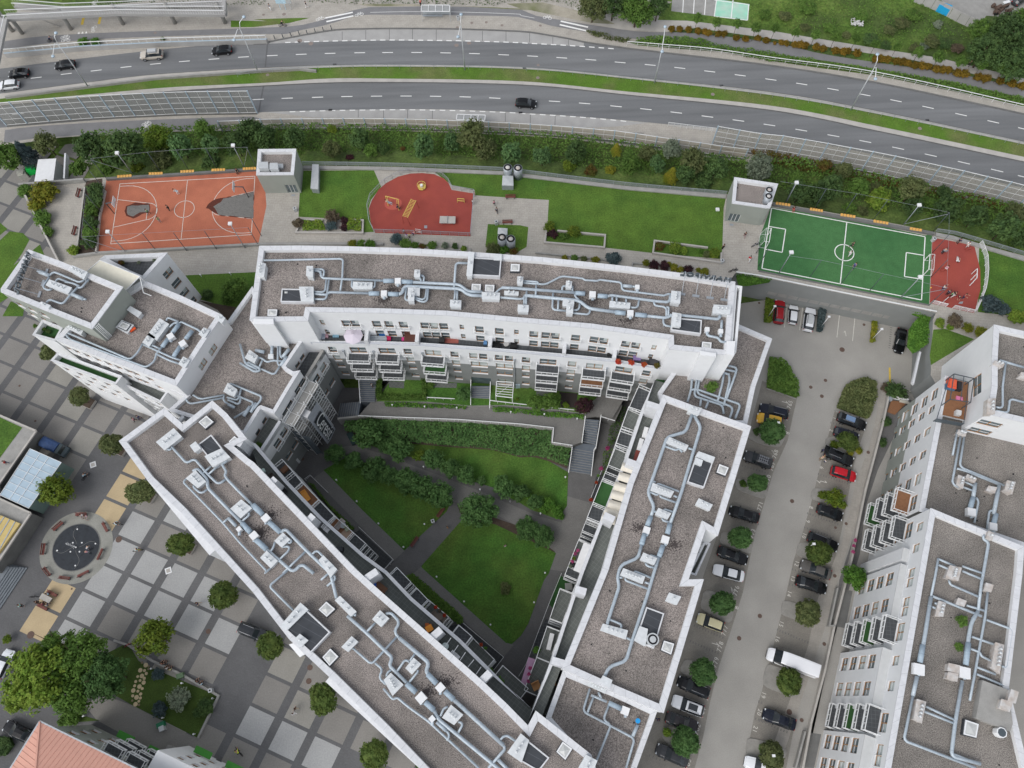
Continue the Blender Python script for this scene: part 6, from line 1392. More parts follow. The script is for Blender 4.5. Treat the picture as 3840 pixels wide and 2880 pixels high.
for lf,s,r,zc,lb in(('lime','a4 330 890',330,8,'huge spreading yellow-green tree at the left edge by the street'),('mid','a4 640 740',260,7.5,'large green tree between the huge tree and the square'),('shade','a4 860 900',240,6.5,'large dark green tree beside the stepping stones'),('mid','a4 600 1030',230,6,'large green tree over the parked scooters'),('lime','a4 130 1110',120,5,'small yellow-green crown at the lower edge of the huge tree'),('mid','a4 430 620',110,8.5,'upper left crown of the tree clump, against the tan slabs')):tree('big',lf,s,r,0,zc,lb,'tree',gp='tree clump by the street')
row([('blue','a4 1310 882',62),('blue','a4 1325 1172',70),('grey','a4 1482 1080',108),('dark','a4 1705 1150',85),('dark','a4 1640 1200',45),('mid','a4 600 1250',70),('mid','a4 520 1270',50)],0.1,'in the small garden on the square',gp='shrubs in the square garden')
row([('autumn','a4 58 592',42)],0.4,'in a pot beside the left street edge')
fol('hedge','clipped dark hedge at the left edge beside the salmon roof','hedge','a4 -20 1390 100 1400 130 1470 60 1560 -20 1570',.1,1.6,'dark',50,.16,stuff=False)
# courtyard
row([('shade','b3 960 500',150,'loose',2.6),('shade','b3 1200 625',130,'loose',2.4),('shade','b3 1490 712',100,'loose',2.0),('shade','b3 1640 792',92,'loose',1.9),('shade','b3 1770 842',95,'loose',1.9),('shade','b3 1080 590',70,'loose',1.6),('shade','b3 2075 948',105,'loose',1.9),('shade','c3 120 990',85,'loose',1.7),('shade','c3 240 1065',75,'loose',1.6),('lime','b3 1368 682',52,'shrub',.8),('shade','b3 1890 890',50,'shrub',.8)],0,'in the upper tree row of the courtyard',gp='upper row of courtyard trees')
row([('ivy','b3 2160 1010',45),('ivy','c3 60 1000',40),('ivy','c3 170 1010',40),('ivy','c3 350 1080',60),('ivy','c3 420 1150',58),('ivy','c3 300 1120',50),('ivy','c3 450 1185',35)],0,'at the right end of the upper tree row',gp='pale shrubs in the courtyard tree row',zk=.8)
row([('shade','b3 680 672',92,'loose',1.9),('shade','b3 835 725',92,'loose',1.9),('shade','b3 1000 792',118,'loose',2.1),('shade','b3 1120 850',90,'loose',2.0),('shade','b3 1260 885',125,'loose',2.2),('shade','b3 1400 940',125,'loose',2.2),('shade','b3 1545 1012',128,'loose',2.2)],0,'in the lower tree row of the courtyard',gp='lower row of courtyard trees')
for s,r,zc,lb in(('b3 1865 1135',185,3.0,'broad green tree at the crossing of the courtyard paths'),('c3 170 1290',120,2.0,'left green tree of the pair below the curved courtyard path'),('c3 300 1350',115,2.0,'right green tree of the pair below the curved courtyard path')):tree('big','shade',s,r,0,zc,lb,'tree')
tree('shrub','olive','b4 2090 170',60,0,.9,'thin bare young tree alone on the lower courtyard lawn','tree',flat=1)
def slz(x,y):
 b=min(rg(len(SLT)),key=lambda k:(SLT[k].x-x)**2+(SLT[k].y-y)**2);d=(SLT[b]-Vc((x,y))).length;return max(0,1.9*(1-d/5.0))
fol('slope_shrubs','','','',1,.9,'shade',60,.22,world=[p for p in SLT]+[at(SLB,k/20)for k in rg(20,-1,-1)],zf=slz)
for s,lf in(('b3 1080 240 1770 275 1760 300 1100 280','ivy'),('b3 1985 275 2212 300 c3 360 325 640 352 638 385 400 370 0 325 b3 1990 320','ivy')):fol('bed_planting','','',s,ZW+.1,.6,lf,70,.18)
for s,lb in(('b3 1020 60 1075 60 1075 185 1400 185 1395 60 1440 60 1440 228 1022 225','U-shaped clipped hedge round the leftmost garden of the curved block'),('y2 785 830 870 825 860 850 780 850','short hedge at the wall of the middle garden')):fol('hedge',lb,'hedge',s,ZG,1.3,'mid',60,.15,stuff=False)
row([('shade','b3 1742 170',72,'loose',1.8),('mid','c3 245 245',82,'loose',2.0),('mid','c3 372 225',100,'loose',2.6),('purple','c3 640 268',85,'loose',2.3),('mid','b3 1470 100',40),('lime','c3 490 262',32),('lime','c3 85 215',18),('ivy','b3 2100 215',20)],ZG,'in the front gardens of the curved block',gp='plants in the front gardens')
for s,lf in(('c3 940 260 990 290 930 500 870 620 830 640 840 500 880 400','dark'),('c3 800 660 870 640 880 760 830 900 790 880','mid'),('c3 1330 60 1300 120 1270 240 1230 230','dark')):
 fol('courtyard_planting','','',s,0.1,1.6,lf,36,.16)
tree('shrub','pink','c3 838 620',24,0,1.2,'pink-flowering bush in the shrubs along the east wing','shrub')
for s,lb in(('b4 1200 130 1230 70 1330 45 1500 190 1740 400 1745 460 1700 470 1520 340 1370 215 1290 165','ivy-covered fence round the lower gardens of the diagonal block'),('b3 460 910 510 930 640 1090 850 1290 820 1310 640 1130','narrow hedge along the upper gardens of the diagonal block')):fol('hedge',lb,'hedge',s,.1,1.4,'mid',50,.15,stuff=False)
row([('ivy','b4 2030 960',60),('ivy','b4 1970 860',32),('olive','b4 1400 290',50),('ivy','c4 250 680',35)],9.5,'on a lower balcony of the courtyard corner',flat=.7)
row([('mid','c3 1700 110',60)],DLE,'growing on the gravel of the east link roof');row([('mid','d4 1700 440',60),('mid','d4 1675 655',42)],DF3,'growing through the gravel of the far east roof',flat=.6)
row([('mid','y3 260 1545',60)],13.5,'on the lower terrace of the west link');row([('mid','a2 360 1180',22),('dark','a2 400 1200',25),('olive','a2 430 1260',22),('mid','a2 290 1155',22)],17.2,'on the green roof terrace of the stepped block')
row([('mid','a3 1285 145',28)],10,'on the lowest bay terrace of the stepped block')
# VEHICLES
def car_proto(kind):
# stations: x (rear - .. front +), half width, sill z, belt z, roof z, roof half width
 S={'hatch':(4.05,1.76,[(-2.02,.62,.42,.80,.86,.5),(-1.95,.80,.30,.92,1.02,.58),(-1.60,.86,.24,.95,1.36,.58),(-1.1,.88,.22,.95,1.47,.60),(-.2,.88,.22,.93,1.50,.61),(.35,.88,.22,.92,1.42,.59),(1.0,.88,.22,.92,.96,.68),(1.55,.85,.24,.84,.86,.6),(1.9,.76,.28,.68,.72,.5),(2.03,.58,.36,.56,.58,.4)]),'sedan':(4.7,1.82,[(-2.35,.66,.42,.80,.86,.5),(-2.2,.82,.30,.92,.98,.6),(-1.75,.88,.24,.96,1.02,.66),(-1.15,.90,.22,.96,1.36,.58),(-.5,.91,.22,.95,1.45,.60),(.2,.91,.22,.94,1.43,.59),(.95,.90,.22,.93,.98,.70),(1.6,.88,.24,.86,.90,.66),(2.15,.80,.28,.72,.76,.56),(2.36,.60,.36,.58,.6,.42)]),'estate':(4.75,1.84,[(-2.37,.68,.42,.85,.92,.52),(-2.3,.84,.30,.95,1.1,.58),(-1.95,.89,.24,.97,1.42,.58),(-1.2,.91,.22,.96,1.48,.60),(-.4,.91,.22,.95,1.50,.61),(.25,.91,.22,.94,1.44,.60),(1.0,.90,.22,.93,.98,.70),(1.65,.88,.24,.86,.90,.66),(2.2,.80,.28,.72,.76,.56),(2.38,.60,.36,.58,.6,.42)]),'suv':(4.6,1.88,[(-2.3,.72,.48,.95,1.02,.55),(-2.22,.88,.36,1.06,1.2,.62),(-1.85,.92,.30,1.08,1.58,.62),(-1.1,.94,.28,1.08,1.68,.65),(-.2,.94,.28,1.06,1.68,.66),(.35,.94,.28,1.05,1.58,.64),(1.0,.93,.28,1.04,1.10,.74),(1.6,.91,.30,1.0,1.03,.70),(2.1,.84,.34,.88,.92,.6),(2.3,.64,.42,.7,.72,.46)]),'van':(7.2,2.05,[(-3.6,.95,.45,1.5,2.6,.88),(-3.55,1.0,.36,1.5,2.68,.92),(-2.5,1.02,.34,1.5,2.74,.93),(-.5,1.02,.34,1.5,2.76,.93),(1.2,1.02,.34,1.5,2.74,.92),(1.9,1.02,.34,1.45,2.55,.88),(2.75,1.0,.34,1.30,1.42,.82),(3.2,.95,.36,1.15,1.2,.75),(3.5,.85,.40,.95,1.0,.6),(3.62,.66,.5,.75,.78,.5)])}[kind]
 L,Wd,st=S;mb=MB();gl=MB();rings=[]
 for x,w,z0,zb,zr,rw in st:
  pr=[(0,z0-.02),(w*.86,z0),(w*.99,(z0+zb)*.48),(w,zb*.82),(w*.95,zb),(rw,max(zb+.01,zr-.05)),(rw*.82,zr),(0,zr+.025)]
  ring=[(x,y,z)for y,z in pr]+[(x,-y,z)for y,z in pr[-2:0:-1]];rings.append(ring)
 n=len(rings[0])
 for i in rg(len(rings)-1):
  a,b=rings[i],rings[i+1];sa,sb=st[i],st[i+1];ha,hb=sa[4]-sa[3],sb[4]-sb[3]
  for j in rg(n):
   j2=(j+1)%n;up=j in(4,n-6+1)or j in(4,9)
   side=(j==4 or j==n-5)
   top=j in(5,6,7,8)
   cabin=ha>.25 and hb>.25
   slope=(ha>.25)!=(hb>.25)
   isg=(side and(cabin or slope))or(top and slope)
   if kind=='van'and isg and not(i in(4,5)):isg=False
   if kind=='van'and i==5 and top:isg=True
   (gl if isg else mb).face([a[j],a[j2],b[j2],b[j]]if True else 0)
 mb.face(rings[0][::-1]);mb.face(rings[-1])
 rt=thing('car'if kind!='van'else'van','proto','car',(0,0,0));rt['proto']=1
 body=mb.bd('body','paint',rt,False)
 p=gl;nb=len(p.f)
 # pillars, roof detail and mirrors
 zb=st[5][3];p=MB()
 for sg in(1,-1):
  for xx in((-1.1,.0)if kind!='van'else(1.25,)):
   k=min(rg(len(st)),key=lambda q:abs(st[q][0]-xx));s=st[k];p.beam((xx,sg*s[1]*.96,s[3]),(xx,sg*(s[5]+.005),s[4]-.04),.07,.03)
  s=st[6];q=MB();q.box((s[0]-.12,sg*(s[1]+.08),s[3]-.02),(.16,.2,.13));q.bd('side_mirror','trim',rt)
 b=len(gl.v);gl.v+=p.v;gl.f+=[tuple(i+b for i in f)for f in p.f];gl.m+=[1]*len(p.f);gl.bd('windows',['cgl','trim'],rt)
 wr=.31 if kind in('hatch','sedan','estate')else.36
 xs=(-L*.29,L*.30)if kind!='van'else(-1.9,2.4)
 for x in xs:
  for sg in(1,-1):
   w=MB();w.tube([(x,sg*(Wd/2-.24),wr),(x,sg*(Wd/2+.0),wr)],wr,14);wo_=w.bd('wheel','tyre',rt);r=MB();r.tube([(x,sg*(Wd/2-.02),wr),(x,sg*(Wd/2+.012),wr)],wr*.62,10);r.bd('rim','rim',wo_)
 f=st[-2];r_=st[1]
 for sg in(1,-1):
  h=MB();h.box((f[0]-.03,sg*f[1]*.72,f[3]-.12),(.24,.34,.14),sg*-.35);h.bd('headlight','lampglass',rt)
  h=MB();h.box((r_[0]-.0,sg*r_[1]*.82,r_[3]-.18),(.14,.26,.18),0);h.bd('tail_light','tail',rt)
 b=MB();b.box((st[-1][0]+.01,0,.34),(.06,1.1,.16));b.box((st[0][0]-.01,0,.36),(.06,1.2,.14));b.bd('bumper_trim','trim',rt)
 if kind in('suv','estate'):
  b=MB()
  for sg in(1,-1):b.beam((-1.6,sg*.56,st[3][4]+.05),(.15,sg*.56,st[3][4]+.05),.05,.05)
  b.bd('roof_rail','rim',rt)
 return rt
PRO={k:car_proto(k)for k in('hatch','sedan','estate','suv','van')}
USED=set()
def car(kind,front,rear,z0,col,lbl,cat='car',extra=None,gp=None,sc=1.0):
 a,b=G1(front,z0+.6),G1(rear,z0+.6);d=(a-b).xy;ang=math.atan2(d.y,d.x);c=(a+b)/2
 o=clone(PRO[kind],(c.x,c.y,z0),ang,sc,lbl,gp,{'body':col});del o['proto']
 if not gp and'group'in o:del o['group']
 o['category']=cat
 L={'hatch':4.05,'sedan':4.7,'estate':4.75,'suv':4.6,'van':7.2}[kind]
 def part(mb,name,m,color=None):
  me=mesh_of(mb,name,M[m]if isinstance(m,str)else m);q=bpy.data.objects.new(name,me);COL.objects.link(q);q.parent=o
  if color:q.color=(*color,1)
 if extra=='box':mb=MB();mb.box((-.5,.1,1.72),(1.7,.8,.32));part(mb,'roof_box','ltgrey')
 if extra=='pano':mb=MB();mb.box((-.6,0,1.70 if kind=='suv'else 1.52),(1.3,.86,.014));part(mb,'sunroof','cgl')
 if extra=='rack':
  mb=MB()
  for k in rg(5):mb.box((-1.3+k*.32,0,1.74),(.06,1.2,.06))
  for k in(-.4,0,.4):mb.box((-.65,k,1.77),(1.5,.06,.06))
  part(mb,'roof_rack','rim')
 if extra=='boot':mb=MB();mb.face([(-1.95,.6,1.58),(-1.95,-.6,1.58),(-2.75,-.6,1.78),(-2.75,.6,1.78)]);mb.face([(-2.75,.6,1.75),(-2.75,-.6,1.75),(-1.95,-.6,1.55),(-1.95,.6,1.55)]);part(mb,'open_tailgate','paint',col)
 if extra=='skyroof':mb=MB();mb.box((-.5,0,1.525),(1.5,.9,.012));part(mb,'sunroof',mat('sunroof_glass',(.16,.24,.38),.1,0))
 return o
BK=(.006,.0065,.008);NV=(.010,.013,.024);WH=(.75,.77,.80);GR=(.045,.047,.052);RD=(.30,.012,.018);SI=(.34,.35,.36)
HG='cars driving on the road';PG='cars parked in the car park'
car('hatch','a1 60 620','a1 255 600',ZH,BK,'black hatchback on the road, just right of the white car at the left edge',gp=HG)
car('hatch','a1 -8 716','a1 152 698',ZH,WH,'white hatchback cut by the left edge on the upper carriageway',gp=HG)
car('hatch','a1 450 550','a1 628 530',ZH,BK,'black hatchback on the road passing under the first tall lamp',gp=HG)
car('suv','a1 1176 465','a1 1342 452',ZH,(.52,.48,.42),'beige off-road car with a roof box on the upper carriageway',extra='box',gp=HG)
car('hatch','a1 1766 426','a1 1916 412',ZH,BK,'black hatchback on the road just left of the bus bay',gp=HG)
car('hatch','c1 242 864','c1 78 852',ZH,BK,'lone black hatchback on the lower carriageway facing right',gp=HG)
car('suv','d2 185 945','d2 172 1135',0,RD,'dark red off-road car parked under the car park wall',gp=PG)
car('hatch','d2 302 990','d2 290 1135',0,WH,'small white hatchback between the red and the large white car',gp=PG,sc=.92)
car('suv','d2 442 1005','d2 413 1205',0,WH,'large white car with roof rails beside the dark hedge strip',extra='box',gp=PG)
car('sedan','d2 1168 1380','d2 1200 1180',0,BK,'black saloon parked alone in the right corner under the ivy wall',gp=PG)
car('estate','d3 22 285','d3 250 345',0,NV,'navy estate car in bay 765 above the yellow car',gp=PG)
car('hatch','c3 2060 362','d3 224 416',0,(.72,.42,.05),'bright yellow car half hidden by a round tree',gp=PG,sc=1.05)
car('suv','c3 1955 672','c3 2210 765',0,GR,'dark grey car with a chrome roof rack in bay 768',extra='rack',gp=PG)
car('sedan','c3 1852 1135','c3 2085 1205',0,BK,'black saloon parked alone in bay 771',gp=PG)
car('sedan','c3 2008 1560','c3 1738 1465',0,BK,'black saloon directly above the white saloon in the western bays',gp=PG)
car('sedan','c4 1708 5','c4 1972 78',0,WH,'white saloon beside the wheelchair mark in the western bays',gp=PG)
car('hatch','c4 1590 415','c4 1788 490',0,(.62,.57,.36),'cream-yellow hatchback in bay 777',gp=PG)
car('estate','c4 1412 930','c4 1685 1045',0,BK,'black estate car above the white car with a glass roof',gp=PG)
car('suv','c4 1362 1090','c4 1640 1195',0,WH,'white car with a dark panoramic roof in the western bays',extra='pano',gp=PG)
car('sedan','c4 1588 1325','c4 1316 1230',0,(.03,.027,.03),'dark brown saloon just below the white panoramic-roof car',gp=PG)
car('sedan','c4 1230 1490','c4 1515 1615',0,GR,'lowest dark grey saloon of the western bays',gp=PG)
car('estate','d3 905 445','d3 660 355',0,BK,'black estate with a blue reflecting glass roof in bay 1',extra='skyroof',gp=PG)
car('hatch','d3 850 545','d3 625 475',0,NV,'dark hatchback in bay 2 under a round tree',gp=PG)
car('suv','d3 793 745','d3 560 645',0,BK,'black car with its tailgate open and people unloading',extra='boot',gp=PG)
car('hatch','d3 822 868','d3 604 800',0,(.45,.01,.02),'bright red hatchback in bay 6',gp=PG)
car('hatch','d3 712 1195','d3 490 1115',0,BK,'black hatchback in bay 8',gp=PG)
car('estate','d3 678 1455','d3 408 1345',0,BK,'long black estate car in bay 10',gp=PG)
car('sedan','d3 352 1580','d3 615 1680',0,(.10,.095,.09),'grey-brown saloon in bay 12',gp=PG)
car('sedan','d4 590 185','d4 303 95',0,BK,'black saloon in bay 13 just above a grass island',gp=PG)
car('van','d4 62 700','d4 500 870',0,(.80,.81,.84),'long white panel van in the eastern bays','van')
car('sedan','d4 47 1205','d4 315 1305',0,NV,'dark blue saloon in bay 20',gp=PG)
car('sedan','d4 -98 1605','d4 160 1690',0,WH,'white saloon cut by the bottom edge in bay 22',gp=PG)
car('suv','a4 2232 585','a4 1972 480',0,(.022,.025,.03),'black off-road car parked on the square next to the diagonal block')
car('hatch','a4 82 700','a4 -10 890',0,WH,'white car with a yellow bonnet patch at the left edge','car')
car('sedan','a4 35 1300','a4 270 1415',0,BK,'black convertible beside the salmon-roofed house')
car('hatch','d1 2212 -20','d1 2150 20',ZH,GR,'grey car cut by the top edge in the scrap yard',sc=.95)
# old pickup with a blue tarpaulin
c=(G1('a3 560 660',1.0)+G1('a3 345 560',1.0))/2;d=(G1('a3 560 660',1.0)-G1('a3 345 560',1.0));ang=math.atan2(d.y,d.x)
r=thing('truck','old flatbed truck with a dark blue tarpaulin next to the glass canopy','truck',(c.x,c.y,0),ang)
mb=MB();mb.box((-.6,0,.55),(3.2,1.8,.25),0,0);mb.bd('bed','trim',r,off=(0,0,0))
mb=MB();
prof=[(-.9,.8),(-.88,1.55),(-.6,1.85),(0,1.95),(.6,1.85),(.88,1.55),(.9,.8)]
for(y0,z0),(y1,z1)in zip(prof,prof[1:]):mb.face([(-2.2,y0,z0),(.9,y0,z0),(.9,y1,z1),(-2.2,y1,z1)])
mb.face([(-2.2,y,z)for y,z in prof]);mb.face([(.9,y,z)for y,z in prof[::-1]]);mb.bd('tarpaulin',mat('navy_tarpaulin',(.035,.07,.17),.6,.25,1.5),r,off=(0,0,0))
mb=MB();st=[(1.0,.5,1.75),(1.5,.5,1.7),(1.85,.5,1.15),(2.35,.5,1.0),(2.45,.5,.6)]
for(x0,a0,z0),(x1,a1,z1)in zip(st,st[1:]):
 mb.face([(x0,-.85,z0),(x1,-.85,z1),(x1,.85,z1),(x0,.85,z0)])
 for y in(-.85,.85):mb.face([(x0,y,a0),(x1,y,a1),(x1,y,z1),(x0,y,z0)])
mb.bd('cab',mat('dark_teal_paint',(.05,.07,.08),.4,.1,1),r,off=(0,0,0))
mb=MB();mb.face([(1.52,-.72,1.68),(1.83,-.72,1.2),(1.83,.72,1.2),(1.52,.72,1.68)]);mb.bd('windscreen','cgl',r,off=(0,0,.01))
for x in(-1.5,1.8):
 for y in(-.85,.85):mb=MB();mb.tube([(x,y-.1,.38),(x,y+.1,.38)],.38,12);mb.bd('wheel','tyre',r,off=(0,0,0))
 # PEOPLE AND BICYCLES
def skel_mesh(name,V,E,Rr,m,rt=0):
 me=bpy.data.meshes.new(name);me.from_pydata(V,E,[]);o=bpy.data.objects.new(name,me);COL.objects.link(o)
 s=o.modifiers.new('s','SKIN');s.use_smooth_shade=True
 for i,v in en(me.skin_vertices[0].data):v.radius=(Rr[i],Rr[i]*.9);v.use_root=(i==rt)
 u=o.modifiers.new('u','SUBSURF');u.levels=1;u.render_levels=1
 dg=bpy.context.evaluated_depsgraph_get();ev=o.evaluated_get(dg);out=bpy.data.meshes.new_from_object(ev);out.name=name
 bpy.data.objects.remove(o);bpy.data.meshes.remove(me);out.materials.clear();out.materials.append(M[m]);return out
def make_person(J):
 V=[];E=[];R=[];ix={}
 def add(n,p,r,par=None):ix[n]=len(V);V.append(p);R.append(r);(E.append((ix[par],ix[n]))if par else None)
 add('pelvis',J['pelvis'],.13);add('waist',J['waist'],.12,'pelvis');add('chest',J['chest'],.15,'waist');add('neck',J['neck'],.055,'chest');add('headb',J['head0'],.085,'neck');add('head',J['head'],.095,'headb')
 h=Vc(J['head']);f=Vc(J['face']);add('nose',tuple((Vc(J['head0'])+h)/2+f*.10),.022,'headb')
 for s in'LR':
  add('sh'+s,J['sh'+s],.055,'chest');add('el'+s,J['el'+s],.042,'sh'+s);add('wr'+s,J['wr'+s],.028,'el'+s)
  w=Vc(J['wr'+s]);e=Vc(J['el'+s]);d=(w-e).normalized();sd=d.orthogonal().normalized();add('pa'+s,tuple(w+d*.08),.034,'wr'+s)
  for k in rg(4):
   b=w+d*.10+sd*(.022*(k-1.5));t=b+d*(.07+.012*(1-abs(k-1.3)))+d.cross(sd)*.02;add('f%s%d'%(s,k),tuple(b),.010,'pa'+s);add('g%s%d'%(s,k),tuple(t),.008,'f%s%d'%(s,k))
  t=w+d*.05+sd*.05;add('th'+s,tuple(t),.011,'wr'+s);add('ti'+s,tuple(t+d*.035+sd*.02),.009,'th'+s)
  add('hip'+s,J['hip'+s],.085,'pelvis');add('kn'+s,J['kn'+s],.060,'hip'+s);add('an'+s,J['an'+s],.038,'kn'+s)
  a=Vc(J['an'+s]);ff=Vc((f.x,f.y,0));ff=ff.normalized()if ff.length>.1 else Vc((1,0,0));add('to'+s,tuple(a+ff*.16+Vc((0,0,-.05))),.035,'an'+s)
 body=skel_mesh('body',V,E,R,'skin')
 def sub(nm,names,edges,k,m):
  v=[V[ix[n]]for n in names];e=[(names.index(a),names.index(b))for a,b in edges];return skel_mesh(nm,v,e,[R[ix[n]]*k+.012 for n in names],m)
 top=sub('shirt',['pelvis','waist','chest','shL','elL','shR','elR'],[('pelvis','waist'),('waist','chest'),('chest','shL'),('shL','elL'),('chest','shR'),('shR','elR')],1.12,'cloth')
 leg=sub('trousers',['pelvis','hipL','knL','anL','hipR','knR','anR'],[('pelvis','hipL'),('hipL','knL'),('knL','anL'),('pelvis','hipR'),('hipR','knR'),('knR','anR')],1.12,'cloth')
 hm=MB();hm.ball((h.x-f.x*.02,h.y-f.y*.02,h.z+.035),.115,0,10,7,.1,.9);hair=mesh_of(hm,'hair',M['hair'],True)
 return body,top,leg,hair
def stand(step=0,arms=(0,0)):
 s=step
 return dict(pelvis=(0,0,.95),waist=(0,0,1.12),chest=(0,0,1.36),neck=(0,0,1.50),head0=(.01,0,1.58),head=(.01,0,1.68),face=(1,0,0),shL=(0,.18,1.40),shR=(0,-.18,1.40),elL=(-.10*s+arms[0]*.2,.24,1.12+arms[0]*.2),elR=(.10*s+arms[1]*.2,-.24,1.12+arms[1]*.2),wrL=(.12-.15*s+arms[0]*.35,.22,.90+arms[0]*.55),wrR=(.12+.15*s+arms[1]*.35,-.22,.90+arms[1]*.55),hipL=(0,.10,.90),hipR=(0,-.10,.90),knL=(.22*s+.03,.10,.50),knR=(-.10*s+.03,-.10,.49),anL=(.28*s,.10,.09),anR=(-.34*s,-.10,.10+.04*s))
def sitp():
 return dict(pelvis=(0,0,.55),waist=(.02,0,.72),chest=(.06,0,.96),neck=(.10,0,1.09),head0=(.13,0,1.16),head=(.15,0,1.26),face=(1,0,0),shL=(.06,.18,1.0),shR=(.06,-.18,1.0),elL=(.14,.24,.74),elR=(.14,-.24,.74),wrL=(.36,.14,.64),wrR=(.36,-.14,.64),hipL=(.05,.10,.53),hipR=(.05,-.10,.53),knL=(.46,.12,.52),knR=(.46,-.12,.52),anL=(.50,.12,.09),anR=(.44,-.12,.09))
def ride():
 return dict(pelvis=(-.2,0,.98),waist=(-.10,0,1.12),chest=(.10,0,1.32),neck=(.20,0,1.42),head0=(.26,0,1.48),head=(.30,0,1.57),face=(1,0,0),shL=(.12,.18,1.34),shR=(.12,-.18,1.34),elL=(.30,.26,1.12),elR=(.30,-.26,1.12),wrL=(.48,.24,1.0),wrR=(.48,-.24,1.0),hipL=(-.16,.09,.94),hipR=(-.16,-.09,.94),knL=(.22,.11,.82),knR=(.14,-.11,.62),anL=(.05,.11,.48),anR=(.02,-.11,.24))
def bend():
 return dict(pelvis=(-.1,0,.90),waist=(.02,0,1.04),chest=(.26,0,1.18),neck=(.38,0,1.24),head0=(.45,0,1.27),head=(.54,0,1.32),face=(.9,0,-.4),shL=(.28,.18,1.18),shR=(.28,-.18,1.18),elL=(.40,.22,.95),elR=(.42,-.22,.95),wrL=(.58,.16,.82),wrR=(.60,-.16,.85),hipL=(-.08,.10,.86),hipR=(-.08,-.10,.86),knL=(.08,.10,.48),knR=(.0,-.10,.47),anL=(-.02,.10,.09),anR=(-.16,-.10,.09))
def lieback():
 return dict(pelvis=(0,0,.45),waist=(-.14,0,.50),chest=(-.36,0,.60),neck=(-.48,0,.68),head0=(-.54,0,.73),head=(-.62,0,.80),face=(.5,0,.8),shL=(-.38,.18,.64),shR=(-.38,-.18,.64),elL=(-.2,.26,.80),elR=(-.2,-.26,.80),wrL=(-.05,.2,1.0),wrR=(-.05,-.2,1.0),hipL=(.04,.1,.45),hipR=(.04,-.1,.45),knL=(.45,.12,.56),knR=(.45,-.12,.50),anL=(.75,.12,.42),anR=(.80,-.12,.30))
POSE={'stand':make_person(stand(0)),'walk':make_person(stand(1)),'reach':make_person(stand(.3,(1,.6))),'sit':make_person(sitp()),'ride':make_person(ride()),'bend':make_person(bend()),'recline':make_person(lieback())}
def psn(pose,s,z,rot,shirt,trs,lbl,sc=1.0,hair=(.05,.03,.02),gp=None,world=None):
 p=world if world else G1(s,z+.85*sc)
 r=thing('person',lbl,'person',(p[0],p[1],z),rot,gp);r.scale=(sc,)*3
 for nm,me,col in zip(('body','shirt','trousers','hair'),POSE[pose],(None,shirt,trs,hair)):
  o=bpy.data.objects.new(nm,me);COL.objects.link(o);o.parent=r
  if col:o.color=(*col,1)
 return r
bm=MB()
def wheel(mb,x,z,r):
 for k in rg(16):
  a,b=k*math.pi/8,(k+1)*math.pi/8;mb.beam((x+r*math.cos(a),0,z+r*math.sin(a)),(x+r*math.cos(b),0,z+r*math.sin(b)),.045)
wm_=[];
for x in(-.52,.52):
 w=MB();wheel(w,x,.34,.32);
 for k in rg(6):a=k*math.pi/6;w.beam((x-.3*math.cos(a),0,.34-.3*math.sin(a)),(x+.3*math.cos(a),0,.34+.3*math.sin(a)),.012)
 wm_.append(mesh_of(w,'wheel',M['tyre']))
for a,b in(((-.52,0,.34),(-.15,0,.82)),((-.15,0,.82),(.36,0,.84)),((.36,0,.84),(-.02,0,.30)),((-.02,0,.30),(-.15,0,.82)),((-.52,0,.34),(-.02,0,.30)),((.52,0,.34),(.38,0,.98))):bm.beam(a,b,.05)
frame_m=mesh_of(bm,'frame',M['any']);hb=MB();hb.beam((.38,-.26,1.0),(.38,.26,1.0),.04);hb_m=mesh_of(hb,'handlebar',M['trim']);sb=MB();sb.box((-.18,0,.86),(.26,.14,.06));sb_m=mesh_of(sb,'saddle',M['trim'])
def bicycle(s,z,rot,col,lbl,lying=False,world=None,gp=None):
 p=world if world else G1(s,z+.4);r=thing('bicycle',lbl,'bicycle',(p[0],p[1],z),rot,gp)
 if lying:r.rotation_euler=(math.radians(78),0,rot);r.location.z=z+.08
 for nm,me,c in(('frame',frame_m,col),('wheel',wm_[0],None),('wheel',wm_[1],None),('handlebar',hb_m,None),('saddle',sb_m,None)):
  o=bpy.data.objects.new(nm,me);COL.objects.link(o);o.parent=r
  if c:o.color=(*c,1)
 return r
def cyclist(s,z,rot,shirt,trs,bcol,lp,lb):
 p=G1(s,z+.8);psn('ride','',z,rot,shirt,trs,lp,world=(p.x,p.y));bicycle('',z,rot,bcol,lb,world=(p.x,p.y))
w_=(.7,.7,.7);bl=(.02,.02,.025);nv=(.03,.04,.10);lb=(.40,.58,.68);gy=(.25,.26,.28);rd=(.45,.05,.05);pk=(.55,.25,.32);gn=(.12,.35,.15);bg_=(.45,.38,.28)
psn('bend','a2 1465 40',ZT,2.8,lb,w_,'player in a pale shirt on the upper half of the orange court',1)
psn('stand','a2 1393 178',ZT,0,bl,bl,'player in black left of the centre circle of the orange court')
psn('walk','a2 1222 210',ZT,.4,gn,bl,'player in green with a red cap at the left torn patch of the court')
psn('reach','a2 1315 275',ZT,-.6,(.3,.4,.18),gy,'player in a green top running near the left three-point line')
psn('sit','a1 1960 1405',ZT,-1.5,bl,bl,'person in black sitting on the court wall between yellow seats')
psn('recline','b2 1118 118',ZT+.3,-.5,w_,(.3,.36,.42),'person in white swinging high on the yellow swing');psn('sit','b2 1190 160',ZT+.2,-.3,nv,bl,'person in navy on the right swing seat')
psn('walk','b2 1997 135',ZT,1.9,pk,bl,'child in pink walking on the paved square beside the lawn',.85);psn('walk','b2 2018 195',ZT,-1.6,gy,bl,'person in grey behind the child on the paved square')
psn('stand','b2 1832 60',ZT,0,pk,w_,'child in pink at the top right of the playground fence',.75);psn('stand','b2 1817 125',ZT,0,w_,bl,'child in white inside the right playground fence',.8)
